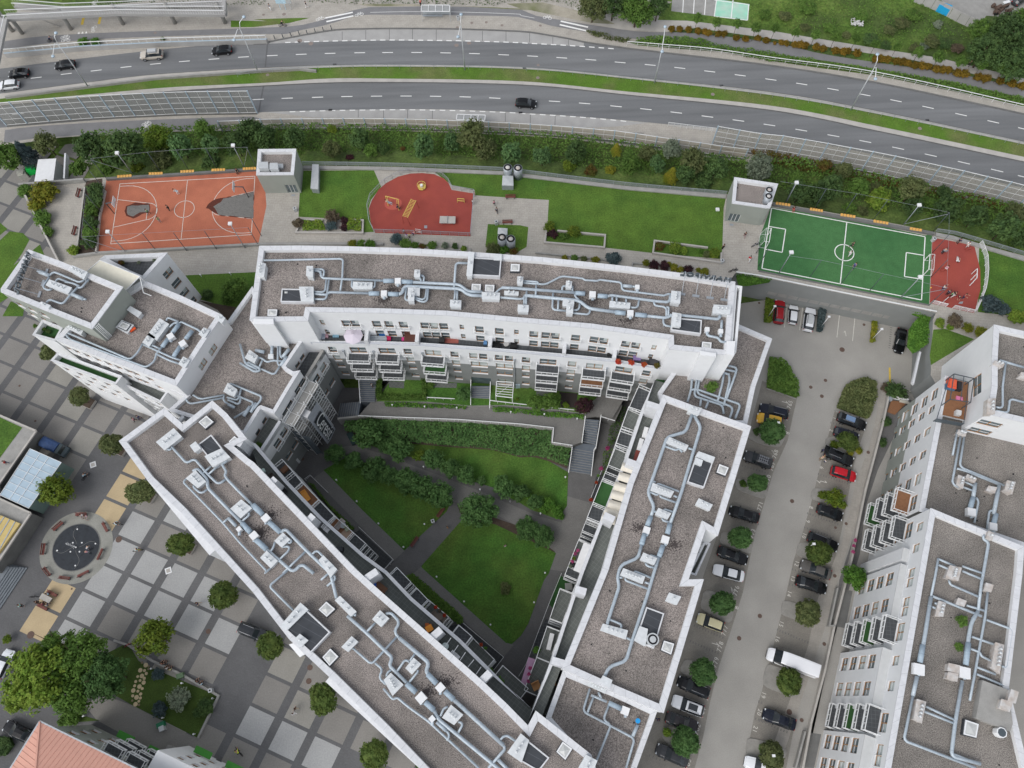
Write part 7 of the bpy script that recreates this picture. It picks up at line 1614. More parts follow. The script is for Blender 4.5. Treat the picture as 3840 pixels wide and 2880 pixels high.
psn('stand','b2 1247 370',ZT,0,lb,gy,'person in light blue at the lower playground fence',.8);psn('stand','b2 1270 405',ZT,1,(.25,.1,.4),w_,'person in purple just outside the playground gate',.8);psn('stand','b2 1295 412',ZT,2,(.5,.5,.3),bl,'person with a yellow cap just outside the playground gate',.8,(.6,.55,.2));psn('bend','b2 1325 385',ZT,0,pk,nv,'person in pink with a pushchair at the playground gate',.85)
psn('walk','c2 1978 400',ZT,1.3,bl,(.3,.2,.2),'person in black walking across the paving below the right grey tower');psn('walk','c2 2017 598',ZT,-2,(.5,.02,.04),w_,'person in a red top walking beside the football pitch');psn('stand','c2 1797 500',ZT,2,bl,bl,'person in black at the corner of the planter near the football pitch')
psn('sit','d2 305 170',ZT,-1.6,bl,rd,'person in dark red sitting at the top left of the football pitch')
psn('walk','d2 792 482',ZT,2.6,bl,bl,'player in black at the top of the centre circle');psn('reach','d2 772 555',ZT,3.3,w_,w_,'player in white inside the centre circle');psn('walk','d2 808 655',ZT,4,(.1,.12,.3),nv,'player in blue below the centre circle')
psn('sit','d2 1690 440',ZT+.1,3.6,nv,bl,'person in navy sitting on the wall behind the exercise yard');psn('sit','d2 1758 465',ZT,4.4,w_,w_,'person in white sitting on the wall behind the exercise yard');psn('bend','d2 1548 535',ZT,.5,gy,bl,'person in grey exercising on the upper left machine');psn('recline','d2 1670 600',ZT,1.2,w_,w_,'person in white stretching in the middle of the exercise yard');psn('sit','d2 1575 670',ZT,.8,pk,w_,'person in pale pink on the left bench of the exercise yard')
for k,(s,c1,c2,lb_)in en((('d2 1545 840',w_,nv,'person in white leaning on the netting at the lower exercise yard'),('d2 1585 880',nv,bl,'leftmost of the group standing in the lower exercise yard'),('d2 1612 895',gn,bl,'second of the group in the lower exercise yard, in green'),('d2 1635 895',bl,w_,'third of the group in the lower exercise yard, in black'),('d2 1672 910',bl,rd,'fourth of the group in the lower exercise yard, crouching'),('d2 1718 910',rd,nv,'rightmost of the group in the lower exercise yard, in red and blue'))):psn(('reach','stand','stand','walk','bend','reach')[k],s,ZT,k*1.1,c1,c2,lb_)
psn('bend','d3 545 640',0,0,nv,bl,'person in dark blue behind the open tailgate');psn('bend','d3 530 705',0,.5,bg_,(.25,.18,.12),'person in beige behind the open tailgate',hair=(.35,.25,.12));psn('stand','d3 562 730',0,.8,w_,nv,'child in white beside the car with the open tailgate',.7)
psn('stand','b3 1610 1278',0,.4,(.65,.28,.05),bg_,'child in orange on the path crossing in the courtyard',.8);psn('stand','b3 2088 1432',0,2,pk,w_,'toddler in pink alone on the lower courtyard lawn',.75)
cyclist('b1 237 195',ZH,0,bl,bl,gy,'rider in black on the cycle path beyond the road','bicycle ridden past the bollards beyond the road')
psn('walk','b1 135 60',ZH,-1.5,gy,w_,'walker in grey at the top edge near the notice boards');psn('walk','b1 437 40',ZH,0,bl,w_,'walker in black top and white skirt at the top edge');psn('bend','b1 1385 22',ZH,1.5,rd,bl,'person in red by the bus shelter beyond the road')
cyclist('a1 415 325',ZH,.1,nv,bl,bl,'rider with a pushchair shape on the path at the upper left','dark bicycle on the path below the footbridge')
psn('walk','d1 1765 525',ZH,1,(.35,.15,.1),bl,'walker on the pale footway under the dense trees')
psn('sit','b1 440 1048',ZH,-1.5,w_,w_,'left person in white sitting behind the low noise barrier');psn('sit','b1 470 1052',ZH,-1.5,w_,gy,'right person in white sitting behind the low noise barrier')
cyclist('a3 700 850',0,.9,lb,bl,bl,'rider in light blue heading up the square past the maple','bicycle crossing the dark slabs near the maple')
cyclist('a3 965 1245',0,-.15,lb,bl,(.3,.3,.25),'cyclist in light blue beside the fountain rim','bicycle with tan saddle beside the fountain rim')
cyclist('a3 1135 1465',0,.15,(.3,.45,.5),bg_,(.5,.5,.1),'cyclist on the light slabs right of the fountain','yellowish bicycle on the light slabs')
psn('walk','a3 1110 385',0,.4,pk,bl,'walker in pink in the shade of the stepped block');psn('walk','a3 1148 365',0,.4,nv,nv,'walker in navy in the shade of the stepped block')
for k,(s,c1,lb_)in en((('a3 672 1170',w_,'left person on the bench above the fountain'),('a3 708 1180',(.55,.35,.4),'right person on the bench above the fountain'),('a3 722 1450',w_,'child in white splashing on the right of the fountain'),('a3 725 1482',pk,'child in pink just below the other in the fountain'))):psn('sit'if k<2 else'bend',s,.02,[-1.5,-1.5,1,3][k],c1,gy,lb_,1 if k<2 else.7)
psn('walk','a3 45 740',ZQ,0,rd,nv,'person in red sitting on the roof edge of the pavilion',.95)
psn('stand','a4 172 312',0,0,(.35,.62,.58),bl,'walker in mint green left of the table group');psn('walk','a4 1640 295',0,.4,nv,bg_,'walker in navy crossing the light slabs');
psn('sit','a4 392 210',0,-2,lb,nv,'person in light blue at the white table');psn('sit','a4 345 300',0,1.2,(.2,.03,.06),bl,'person in dark red at the lower side of the white table');psn('sit','a4 380 310',0,1.2,gy,nv,'person in grey at the lower side of the white table');psn('stand','a4 312 285',0,0,bl,bl,'person in black at the left corner of the white table')
for k,(s,c1,lb_)in en((('a4 1128 680',w_,'person in white sitting on the kerb beside the big trees'),('a4 1140 712',w_,'second person in white on the kerb beside the big trees'),('a4 1335 795',(.35,.12,.08),'person in brown on the left of the kerb group'),('a4 1358 795',bl,'person in black in the kerb group'),('a4 1375 835',w_,'person in white in the middle of the kerb group'),('a4 1405 845',(.55,.55,.3),'person in pale yellow at the right of the kerb group'),('a4 1632 945',(.12,.06,.05),'person in dark brown of the pair near the square bin'),('a4 1665 965',lb,'person in light blue of the pair near the square bin'))):psn('sit',s,.1,1.0+k*.1,c1,bl,lb_)
psn('walk','b4 352 1165',0,2.5,bl,bg_,'walker in black at the lower square');psn('walk','b4 335 1205',0,2.5,w_,w_,'walker in white just below the walker in black')
cyclist('a4 1975 1525',0,2.3,(.55,.65,.05),bl,bl,'rider in a fluorescent vest at the bottom of the square','dark bicycle of the fluorescent rider')
psn('stand','y1 900 1270',ZW+1.2,0,w_,bl,'person in white on the left entrance stairs of the curved block',.9);psn('walk','c4 1258 1258',0,2,nv,nv,'person in navy walking beside the south link wall')
bicycle('c2 1880 695',ZT,.2,bl,'black bicycle left on the paving near the rooftop sign');bicycle('c2 2065 482',ZT,.4,gy,'grey bicycle leaning at the goal end of the football pitch');bicycle('c2 2090 520',ZT,.9,gy,'second bicycle behind the goal of the football pitch');bicycle('a4 1060 640',0,.4,rd,'red bicycle parked beside the big trees');bicycle('a4 285 240',0,0,bl,'dark bicycle parked left of the white table')
# STREET AND TERRACE FURNITURE
def sgl(name,mb,mats,lbl,cat,gp=None,color=None):
 o=mb.bd(name,mats,color=color);rcn(o);return tag(o,lbl,cat,gp)
def vec(p,z):return Vc((p[0],p[1],z))
# noise barriers: steel posts, glass panels, white rails
def clearglass(name,col,alpha):
 m=mat(name,col,.15,.05,1);m.node_tree.nodes['Principled BSDF'].inputs['Alpha'].default_value=alpha;return m
M['bglass']=clearglass('noise_barrier_glass',(.27,.27,.24),.5)
M['bglass2']=clearglass('beige_barrier_glass',(.50,.45,.37),.62)
def barrier(lbl,s,h,rows,glass,z0=ZH):
 P=[q.xy for q in G(s,z0+h)];c=P[len(P)//2];rt=thing('noise_barrier',lbl,'noise barrier',(c.x,c.y,z0))
 g=MB();r=MB();d=MB()
 for a,b in zip(P,P[1:]):
  g.face([vec(a,z0+.35),vec(b,z0+.35),vec(b,z0+h),vec(a,z0+h)])
  for k in rg(rows+1):
   z=z0+.35+(h-.35)*k/rows;r.beam(vec(a,z),vec(b,z),.085 if k in(0,rows)else.055,m=0)
  m_=(a+b)/2;r.beam(vec(m_,z0+.35),vec(m_,z0+h),.035)
  n=Vc((-(b-a).y,(b-a).x)).normalized()*.02;e=(b-a).normalized()
  for k in rg(rows):
   z=z0+.35+(h-.35)*(k+.5)/rows
   for t in(.25,.73):
    p=a+(b-a)*t;d.face([vec(p+n-e*.1,z),vec(p+n+e*.1,z+.03),vec(p+n+e*.04,z+.1),vec(p+n-e*.05,z+.08)])
 g.bd('glass_panel',glass,rt);r.bd('rail','rail',rt);d.bd('bird_markings','trim',rt)
 for a in P:m=MB();m.beam(vec(a,z0),vec(a,z0+h+.1),.22,.18);m.bd('post','sbl',rt)
 k=MB()
 for a,b in zip(P,P[1:]):k.wall(a,b,.35,z0,z0+.35)
 k.bd('plinth','cdk',rt)
barrier('tall glazed noise barrier with white rails at the left end of the road','a1 -105 862 75 847 265 830 450 816 640 802 825 792 1005 784 1180 775 1355 767 1540 762 1720 759 1895 757 2050 755',6.1,4,'bglass')
barrier('low beige glass noise barrier along the middle of the road edge','a1 1805 1007 1980 1000 b1 55 990 225 988 400 986 570 985 743 983 915 983 1087 985 1260 988 1432 992 1605 998 1778 1004 1950 1012 2122 1020 c1 195 1030 370 1042 547 1055 722 1070 898 1085 1073 1108 1248 1135 1430 1160 1608 1185 1785 1212 2003 1238',2.9,2,'bglass2')
barrier('tall glazed noise barrier with white rails at the right end of the road','c1 1755 1048 1935 1080 2110 1108 d1 217 1127 402 1158 588 1190 775 1225 962 1258 1148 1295 1337 1335 1527 1377 1718 1418 1912 1465 2110 1510 2310 1560',5.6,4,'bglass')
# tall double road lamps
for base,top,hA,hB,lb in(('a1 740 730','a1 470 352','a1 462 272','a1 438 465','first tall double-armed road lamp from the left'),('a1 2142 598','a1 2003 232','a1 2022 138','a1 1940 330','tall double-armed road lamp left of the bus bay'),('b1 1755 580','b1 1718 215','b1 1723 118','b1 1698 303','tall double-armed road lamp beside the upper bus shelter'),('c1 1228 683','c1 1290 400','c1 1315 220','c1 1290 425','tall double-armed road lamp beyond the middle lawn'),('d1 775 912','d1 978 556','d1 997 448','d1 980 652','last tall double-armed road lamp on the right')):
 b=G1(base,ZH+.15).xy;zt=max(9.5,min(14,ztop(b,ZH,top)));rt=thing('street_lamp',lb,'street lamp',(b.x,b.y,ZH+.15),gp='double-armed road lamps')
 m=MB();m.tube([vec(b,ZH+.15),vec(b,zt)],[.13,.07],8);m.bd('pole','ltgrey',rt,True)
 for hh,zz in((hA,zt+1.6),(hB,zt+.6)):
  q=G1(hh,zz).xy;
  if(q-b).length>5:q=b+(q-b).normalized()*4.2
  m=MB();m.tube([vec(b,zt-.2),vec(b+(q-b)*.25,(zt+zz)/2+.35),vec(q,zz)],.06,6);m.bd('arm','rail',rt,True)
  m=MB();m.tube([vec(q,zz-.12),vec(q,zz+.1)],[.34,.26],10);m.bd('lamp_head','sbl',rt,True)
  # railings
def rrun(name,lbl,cat,s,z0,h=1.1,gap=2.0,bars=4,m='steel',ext=False,curve_=True,gp=None,pt=.06,world=None):
 P=[q.xy for q in G(s,z0)]if world is None else world
 if curve_ and len(P)>2:P=spline(P,gap)
 mb=MB()
 for a,b in zip(P,P[1:]):
  for k in rg(bars):z=z0+h-(h-.12)*k/max(1,bars);mb.beam(vec(a,z),vec(b,z),pt if k==0 else.03)
 for p,t in rsp(P,gap):mb.beam(vec(p,z0),vec(p,z0+h),.05)
 o=mb.bd(name,m);rcn(o);return tag(o,lbl,cat,gp)
rrun('railing','long steel railing along the back edge of the lawns','railing','b1 415 1372 1200 1385 2060 1420 c1 150 1442 1000 1545 1820 1618',ZT,1.1,2.0,6)
rrun('railing','steel railing behind the exercise yard at the right','railing','d2 1470 378 1620 400 2212 575 2600 690',ZT,1.1,2.2,6)
rrun('guard_rail','steel guard fence along the grass median','fence','a1 1975 640 b1 100 605 530 580 1130 568 2212 588 c1 1000 668 2212 808 d1 1000 963 2212 1216 2600 1310',ZH+.16,1.0,2.3,2,'steel')
rrun('guard_rail','white double rail beyond the right half of the road','fence','c1 995 380 1300 405 1700 440 2212 515 d1 600 575 1000 640 1500 745 2212 910',ZH,1.15,2.1,2,'rail',pt=.1)
rrun('railing','railing of the playground, curved along its upper side','railing','b2 1000 375 965 300 950 180 975 90 b1 1040 1570 1100 1515 1200 1460 1300 1435 1400 1430 1500 1440 1580 1475 1620 1515 1650 1572 1835 1605 b2 1832 60 1803 410',ZT,1.2,1.6,3,'steel',curve_=False)
rrun('railing','red-striped looking lower railing of the playground','railing','b2 1010 382 1340 392',ZT,1.1,1.6,3,'steel');rrun('railing','lower right railing of the playground beside the open gate','railing','b2 1400 394 1803 412',ZT,1.1,1.6,3,'steel')
rrun('railing','curved white railing right of the exercise yard','railing','d2 1835 480 1880 600 1885 715 1865 870 1830 960 1790 1050',ZT,1.3,1.4,7,'rail');rrun('railing','lower railing of the exercise yard beside its gate','railing','d2 1435 968 1560 1000',ZT,1.1,1.2,6,'rail');rrun('railing','lower right railing of the exercise yard','railing','d2 1615 1010 1780 1048',ZT,1.1,1.2,6,'rail')
for s,lb in(('b2 1345 365 1392 372 1392 392 1345 390','open gate of the playground'),('d2 1548 948 1575 928 1578 965 1550 985','open gate of the exercise yard')):
 q=qd(s,ZT+.6);mb=MB()
 a,b=q[0],q[1]
 for z in(.15,.6,1.15):mb.beam(vec(a,ZT+z),vec(b,ZT+z),.05)
 for k in rg(5):p=a+(b-a)*k/4;mb.beam(vec(p,ZT),vec(p,ZT+1.15),.04)
 sgl('gate',mb,'rail',lb,'gate')
o=rrun('railing','white parapet rail along the top of the car park wall','railing','c2 1900 716 d2 0 742 740 893 1480 1043',ZT,.35,4,1,'rail',curve_=False,pt=.16)
mb=MB();
for s in('d2 10 700 700 838 1425 985',):
 P=[q.xy for q in G(s,ZT)]
 for a,b in zip(P,P[1:]):mb.wall(a,b,.25,ZT,ZT+.12)
sct('pitch_kerb',mb,'cdk')
# grey panels on the car park wall
mb=MB();A,B=G1('d2 0 742',ZT).xy,G1('d2 1480 1043',ZT).xy;e=(B-A).normalized();n=Vc((e.y,-e.x));L=(B-A).length
for k in rg(13):
 u=1.2+k*(L-6)/13;a=A+e*u+n*.01;b=a+e*(L-6)/13*.86;mb.wall(a,b,.06,2.1,3.1)
sgl('wall_grille',mb,'concrete','row of pale ventilation panels in the car park wall','wall vents')
# small grey stair towers on the terrace
def stairtower(lbl,s,h,vents_,door,z0=ZT,lshape=None):
 Q=ccw(qd(s,z0+h));c=sum(Q,Vc((0,0)))/4;rt=thing('stair_tower',lbl,'stair tower',(c.x,c.y,z0));roof(rt,Q,z0+h,z0+h-.75,w=.55);f=Fc(Q+[Q[0]],z0,z0+h-.16);i,u,z=f.locate(pts(door)[0]);r=f.open(i,u,z0+2.3,1.9,2.25);wm=MB();f.bd(wm,0,0,0);wm.bd('wall','ggn',rt)
 if r:
  p,nn,ang,zb=r;m=MB();d=Vc((nn.y,-nn.x));q=p-nn*.2
  m.face([vec(q-d*.95,zb),vec(q+d*.95,zb),vec(q+d*.95,zb+2.25),vec(q-d*.95,zb+2.25)]);o=m.bd('door','glass',rt);m=MB()
  for t in(-.92,-.3,.3,.92):m.beam(vec(q+d*t+nn*.03,zb),vec(q+d*t+nn*.03,zb+2.25),.07)
  m.beam(vec(q-d*.92+nn*.03,zb+2.2),vec(q+d*.92+nn*.03,zb+2.2),.07);m.bd('frame','rail',o)
 return rt
t1=stairtower('grey stair tower with two square vents on its roof, right of the orange court','b1 40 1238 353 1235 333 1448 25 1450',5.2,0,'b1 315 1560');vents(t1,ZT+4.45,[('b1 45 1345 118 1343 122 1393 42 1393',1.5,0),('b1 138 1353 198 1352 203 1400 136 1402',1.4,0),('b1 205 1360 243 1360 243 1388 205 1388',.6,0)],'ltgrey')
t2=stairtower('grey stair tower with twin round fans on its roof, left of the football pitch','c1 1890 1470 2250 1525 d2 105 175 c2 2150 175 1870 135',5.2,0,'c2 1885 262')
def chimney_fan(p,z0,h,r,rt,lb=None):
 m=MB();m.tube([vec(p,z0),vec(p,z0+h)],r,18,0);o=m.bd('duct_fan','steel',rt,True);m=MB();m.tube([vec(p,z0+h-.02),vec(p,z0+h+.01)],r*.92,18,0);m.bd('fan_throat','dark',o);m=MB();m.ball((p.x,p.y,z0+h-.05),r*.55,0,12,6,0,.5);m.bd('fan_hub','bxr',o,True)
for s in('c2 2180 25','c2 2175 78'):chimney_fan(G1(s,ZT+6.2).xy,ZT+3.6,2.6,.62,t2)
for s,d,lb in(('b1 2110 1388 2195 1392','b1 2068 1455 2155 1458 2158 1540 2062 1538','pair of round silver exhaust stacks at the back of the middle lawn'),('b2 2063 420 2135 432','b2 2030 340 2108 345 2105 400 2026 392','pair of round silver exhaust stacks on the small square lawn')):
 q=G(s,ZT+2.6);c=(q[0]+q[1])/2;rt=thing('exhaust_stacks',lb,'vent stack',(c.x,c.y,ZT))
 for p in q:chimney_fan(p.xy,ZT,2.6,.78,rt)
 Q=qd(d,ZT+1.3);m=MB();m.pzm(Q,ZT,ZT+1.3);m.bd('housing','steel',rt);c=sum(Q,Vc((0,0)))/4;m=MB();Q=ccw(Q)
 for k in rg(4):m.face([vec(Q[k],ZT+1.302),vec(Q[(k+1)%4],ZT+1.302),vec(c,ZT+1.5)])
 m.bd('cap','ltgrey',rt)
mb=MB();Q=ccw(qd('b1 492 1365 538 1366 535 1565 478 1560',ZT+1.4));mb.pzm(Q,ZT,ZT+1.2);mb.pzm(offset(Q,-.08),ZT+1.2,ZT+1.4,1);sgl('ventilation_box',mb,['steel','ltgrey'],'long silver ventilation box on the lawn right of the first grey tower','vent box')
mb=MB();p=G1('c2 1750 187',ZT+.2);mb.box((p.x,p.y,ZT),(.6,.6,.25));sgl('lawn_box',mb,'sill','small white box on the right part of the big lawn','box')
mb=MB();mb.flat(qd('b2 318 64 348 64 346 78 316 78',ZT),ZT+.012);mb.flat(qd('c2 1850 306 1882 308 1880 325 1848 322',ZT),ZT+.012);mb.flat(qd('d2 1680 955 1708 952 1700 972 1665 970',ZT),ZT+.02);mb.flat(qd('b2 1418 322 1442 322 1442 345 1418 345',ZT),ZT+.02);sct('door_mats',mb,'steel')
# planters and walls on the terrace
for s,lb in(('b2 575 275 408 270 350 376 905 380 908 275 800 270','low concrete planter edge left of the playground'),('c2 330 360 315 458 810 500 818 398 420 362','open concrete planter on the left edge of the big lawn'),('c2 1670 502 1228 445 1215 545 1778 625 1782 545','concrete planter near the right grey tower')):wlt('planter',lb,'planter',s,ZT,.45,.28)
wlt('wall','low wall under the yellow seats of the orange court','wall','a1 880 1478 1500 1440 2120 1398',ZT,.5,.45,'cdk');wlt('wall','low wall below the lower side of the orange court','wall','a2 600 575 812 545 2145 472 b2 350 470 1075 470',ZT,.6,.4,'concrete');wlt('wall','low wall under the yellow seats of the football pitch','wall','d2 130 140 700 248 1200 335 1470 385',ZT,.5,.5,'cdk');wlt('wall','slanted pale wall at the left tip of the terrace','wall','a2 180 20 480 612',ZT,1.0,.3,'cpl');wlt('wall','top wall of the left tip of the terrace','wall','a1 150 1525 690 1482',ZT,1.0,.35,'concrete')
for s,lb in(('a2 700 0 640 480 620 560','low kerb wall left of the hedge by the orange court'),('a2 870 30 825 230 790 560','low kerb wall between hedge and orange court')):wlt('wall',lb,'wall',s,ZT,.45,.25,'cpl')
for s,lb in(('b2 1140 500 1800 530 1800 508','dark bed edge behind the long block, middle'),('c2 240 545 800 600 960 650','dark bed edge behind the long block, right of the stacks'),('c2 1040 665 1045 630 1125 638','small bed edge left of the purple shrubs')):wlt('wall',lb,'wall',s,ZT,.4,.2,'concrete')
wlt('wall','wall under the back railing of the lawns','wall','b1 415 1384 1200 1397 2060 1432 c1 150 1454 1000 1557 1820 1628',ZT,.25,.7,'concrete');wlt('wall','low wall behind the exercise yard and right lawn','wall','d2 1480 392 1620 420 2212 595 2600 710',ZT,.3,.7,'concrete')
# court and pitch fences, floodlights, seats
def netfence(lbl,runs,z0,h,poles,braces=()):
 c=G1(poles[0],z0);rt=thing('sports_fence',lbl,'fence',(c.x,c.y,z0))
 for s in poles:
  p=G1(s,z0).xy;m=MB();m.tube([vec(p,z0),vec(p,z0+h)],.055,6);m.bd('post','sdk',rt,True)
 m=MB()
 for s in runs:
  q=G(s,z0)
  for a,b in zip(q,q[1:]):
   for t in((1,)if 1 else()):m.beam(vec(a.xy,z0+h),vec(b.xy,z0+h),.025)
 for s1,z1,s2,z2 in braces:m.beam(vec(G1(s1,z0).xy,z0+z1),vec(G1(s2,z0).xy,z0+z2),.05)
 m.bd('net_cable','steel',rt)
netfence('tall netting posts along the back of the orange court',['a1 885 1482 1335 1430 1570 1412 1802 1398 2140 1390'],ZT,5.6,['a1 885 1482','a1 1335 1428','a1 1565 1410','a1 1800 1396','a1 2130 1392'],[('a1 885 1482',5.2,'a1 1095 1438',.2),('a1 2130 1392',5.2,'a1 2028 1386',.2)])
netfence('tall netting posts along the lower side of the orange court',['a2 815 565 1048 550 2145 490'],ZT,5.6,['a2 815 565','a2 1298 532','a2 1550 532','a2 1797 518','a2 2145 490','a2 2170 410'],[('a2 815 565',5.2,'a2 1050 550',.2)]);netfence('tall netting posts at the left end of the orange court',['a2 845 218 828 418 815 565'],ZT,5.6,['a2 845 218','a2 828 418','a1 880 1585'])
netfence('tall netting posts along the back of the football pitch',['d2 110 120 475 180 720 218 965 268 1455 370'],ZT,5.6,['d2 232 132','d2 475 182','d2 718 220','d2 965 270','d2 1455 372'],[('d2 1455 372',5.2,'d2 1212 316',.2)]);netfence('tall netting posts along the lower side of the football pitch',['d2 180 720 435 755 690 810 930 865 1190 922 1430 978'],ZT,5.6,['d2 435 752','d2 692 808','d2 930 865','d2 1430 978','c2 2090 660'],[('d2 1430 978',5.2,'d2 1190 922',.2)]);netfence('tall netting posts between the football pitch and the exercise yard',['d2 1455 372 1450 560 1440 750 1430 978'],ZT,5.6,['d2 1452 548','d2 1440 750'])
for base,top,lb in(('a1 1097 1438','a1 975 1268','floodlight behind the left half of the orange court'),('a1 2027 1387','a1 1920 1215','floodlight behind the right half of the orange court'),('a2 1052 552','a2 905 365','floodlight at the lower left of the orange court'),('a2 2032 508','a2 1912 310','floodlight at the lower right of the orange court'),('d2 238 132','d1 328 1520','floodlight at the upper left of the football pitch'),('d2 1212 316','d2 1343 155','floodlight at the upper right of the football pitch'),('d2 177 720','d2 280 545','floodlight at the lower left of the football pitch'),('d2 1188 922','d2 1343 745','floodlight at the lower right of the football pitch')):
 b=G1(base,ZT).xy;zt=ztop(b,ZT,top);zt=min(max(zt,ZT+5),ZT+8);rt=thing('floodlight',lb,'floodlight',(b.x,b.y,ZT),gp='court floodlights');m=MB();m.tube([vec(b,ZT),vec(b,zt)],[.08,.06],8);m.bd('pole','steel',rt,True);m=MB();m.box((b.x,b.y,zt-.05),(.62,.55,.28));m.bd('lamp_head','sill',rt)
for base,top,lb in(('d2 520 1172','d2 586 1105','white lamp at the dark hedge strip right of the large white car'),('d2 945 1272','d2 1035 1196','white lamp in the middle of the empty bays'),('d2 85 1087','d2 137 1017','white lamp at the hedge strip left of the red car'),('d3 390 1457','d3 446 1406','white lamp over the long black estate car'),('c4 2140 1540','c4 2090 1498','white lamp near the bottom of the car park'),('c3 2190 480','d3 265 498','white lamp beside the tree at the yellow car')):
 b=G1(base,0).xy;zt=4.2;q=G1(top,zt).xy;rt=thing('lamp_post',lb,'lamp',(b.x,b.y,0),gp='car park lamps');m=MB();m.tube([vec(b,0),vec(b,zt)],.05,6);m.bd('pole','rail',rt,True);m=MB();m.box((b.x,b.y,zt),(.42,.34,.16));m.bd('lamp_head','sill',rt)
seat_rows=[('a1 970 1466 1092 1458',5,'behind the left half of the orange court, first of five'),('a1 1232 1443 1350 1438',5,'second along the back of the orange court'),('a1 1494 1426 1610 1420',5,'third along the back of the orange court, in the middle'),('a1 1752 1413 1868 1408',5,'fourth along the back of the orange court'),('a1 2012 1402 2125 1397',5,'next to the grey tower at the back of the orange court'),('d2 152 138 275 155',5,'next to the grey tower behind the football pitch'),('d2 435 186 545 204',5,'second along the back of the football pitch'),('d2 688 233 815 252',5,'third along the back of the football pitch'),('d2 962 286 1088 306',5,'fourth along the back of the football pitch'),('d2 1264 348 1366 364',4,'of four at the right end of the football pitch')]
for s,n,lb in seat_rows:
 a,b=[q.xy for q in G(s,ZT+.6)];c=(a+b)/2;e=(b-a);ang=math.atan2(e.y,e.x);rt=thing('seat_row','row of orange-yellow seats '+lb,'seats',(c.x,c.y,ZT+.5),gp='rows of yellow seats');
 for k in rg(n):
  p=a+e*((k+.5)/n);m=MB();w=e.length/n*.82;m.box((p.x,p.y,ZT+.52),(w,.36,.08),ang);nn=Vc((-math.sin(ang),math.cos(ang)));m.box((p.x+nn.x*.2,p.y+nn.y*.2,ZT+.52),(w,.05,.22),ang);m.bd('seat',mat('orange_plastic',(.68,.40,.12),.5,.04,2),rt)
  # hoops and goals
def hoop(s,base,ang,lbl):
 b=G1(base,ZT).xy;d=Vc((math.cos(ang),math.sin(ang)));rt=thing('basketball_hoop',lbl,'basketball hoop',(b.x,b.y,ZT));m=MB();m.tube([vec(b,ZT),vec(b,ZT+3.0),vec(b+d*1.4,ZT+3.2)],.08,8);m.bd('post','sdk',rt,True)
 q=b+d*1.5;m=MB();n=Vc((-d.y,d.x));m.pzm([q-n*.9,q+n*.9,q+n*.9+d*.05,q-n*.9+d*.05],ZT+2.75,ZT+3.85);m.bd('backboard','sill',rt);m=MB();c=q+d*.32
 for k in rg(12):a0,a1=k*.5236,(k+1)*.5236;m.beam((c.x+.23*math.cos(a0),c.y+.23*math.sin(a0),ZT+3.05),(c.x+.23*math.cos(a1),c.y+.23*math.sin(a1),ZT+3.05),.03)
 m.bd('rim',mat('orange_red',(.55,.12,.04),.5,0),rt)
ea=math.atan2(ex.y,ex.x);hoop('','a2 948 222',ea,'basketball hoop at the left end of the orange court');hoop('','a2 2062 88',ea+math.pi,'basketball hoop at the right end of the orange court')
def goal(sp,lbl,depthdir):
 a,b=[q.xy for q in G(sp,ZT)];d=Vc(depthdir);c=(a+b)/2;rt=thing('football_goal',lbl,'goal',(c.x,c.y,ZT));m=MB()
 for p in(a,b):m.beam(vec(p,ZT),vec(p,ZT+2),.10)
 m.beam(vec(a,ZT+2),vec(b,ZT+2),.10);m.bd('goal_frame','line',rt);m=MB()
 for p in(a,b):m.beam(vec(p,ZT+2),vec(p+d*.8,ZT+2),.05);m.beam(vec(p+d*.8,ZT+2),vec(p+d*1.3,ZT),.05);m.beam(vec(p,ZT),vec(p+d*1.3,ZT),.05)
 m.beam(vec(a+d*.8,ZT+2),vec(b+d*.8,ZT+2),.05);m.beam(vec(a+d*1.3,ZT),vec(b+d*1.3,ZT),.05)
 for k in rg(1,8):p=a+(b-a)*k/8;m.beam(vec(p+d*.8,ZT+2),vec(p+d*1.3,ZT),.012)
 m.bd('net','rail',rt)
goal('d2 88 400 70 510','white goal at the left end of the football pitch',(-1,.15));goal('d2 1385 612 1375 735','white goal at the right end of the football pitch',(1,-.1))
# playground and exercise equipment
YL=mat('yellow_tube',(.62,.46,.12),.5,.05,2)
def frame_thing(name,lbl,cat,segs,z0=ZT,m=YL,r=.05,extra=None):
 mb=MB()
 for s1,z1,s2,z2 in segs:mb.beam(vec(G1(s1,z0+z1).xy,z0+z1),vec(G1(s2,z0+z2).xy,z0+z2),r*2)
 return sgl(name,mb,m,lbl,cat)
frame_thing('swing','yellow double swing in the left of the playground','swing',[('b2 1095 78',2.2,'b2 1203 106',2.2),('b2 1095 78',2.2,'b2 1120 160',0.05),('b2 1203 106',2.2,'b2 1208 196',0.05),('b2 1110 85',2.2,'b2 1118 120',.6),('b2 1190 102',2.2,'b2 1192 165',.5)])
a0,a1=G1('b2 1330 108',ZT+2.2).xy,G1('b2 1258 252',ZT+2.2).xy;e=(a1-a0).normalized();n=Vc((-e.y,e.x))*.45;mb=MB()
for sg in(1,-1):mb.beam(vec(a0+n*sg,ZT+2.2),vec(a1+n*sg,ZT+2.2),.09)
for k in rg(13):p=a0+(a1-a0)*(k+.5)/13;mb.beam(vec(p-n,ZT+2.2),vec(p+n,ZT+2.2),.07)
rt=thing('monkey_bars','yellow overhead ladder with red legs crossing the playground','monkey bars',((a0+a1).x/2,(a0+a1).y/2,ZT));mb.bd('ladder',YL,rt);
for p in(a0,a1):
 for sg in(1,-1):mb=MB();mb.beam(vec(p+n*sg,ZT+2.2),vec(p+n*sg*1.5,ZT),.08);mb.bd('leg','crd',rt)
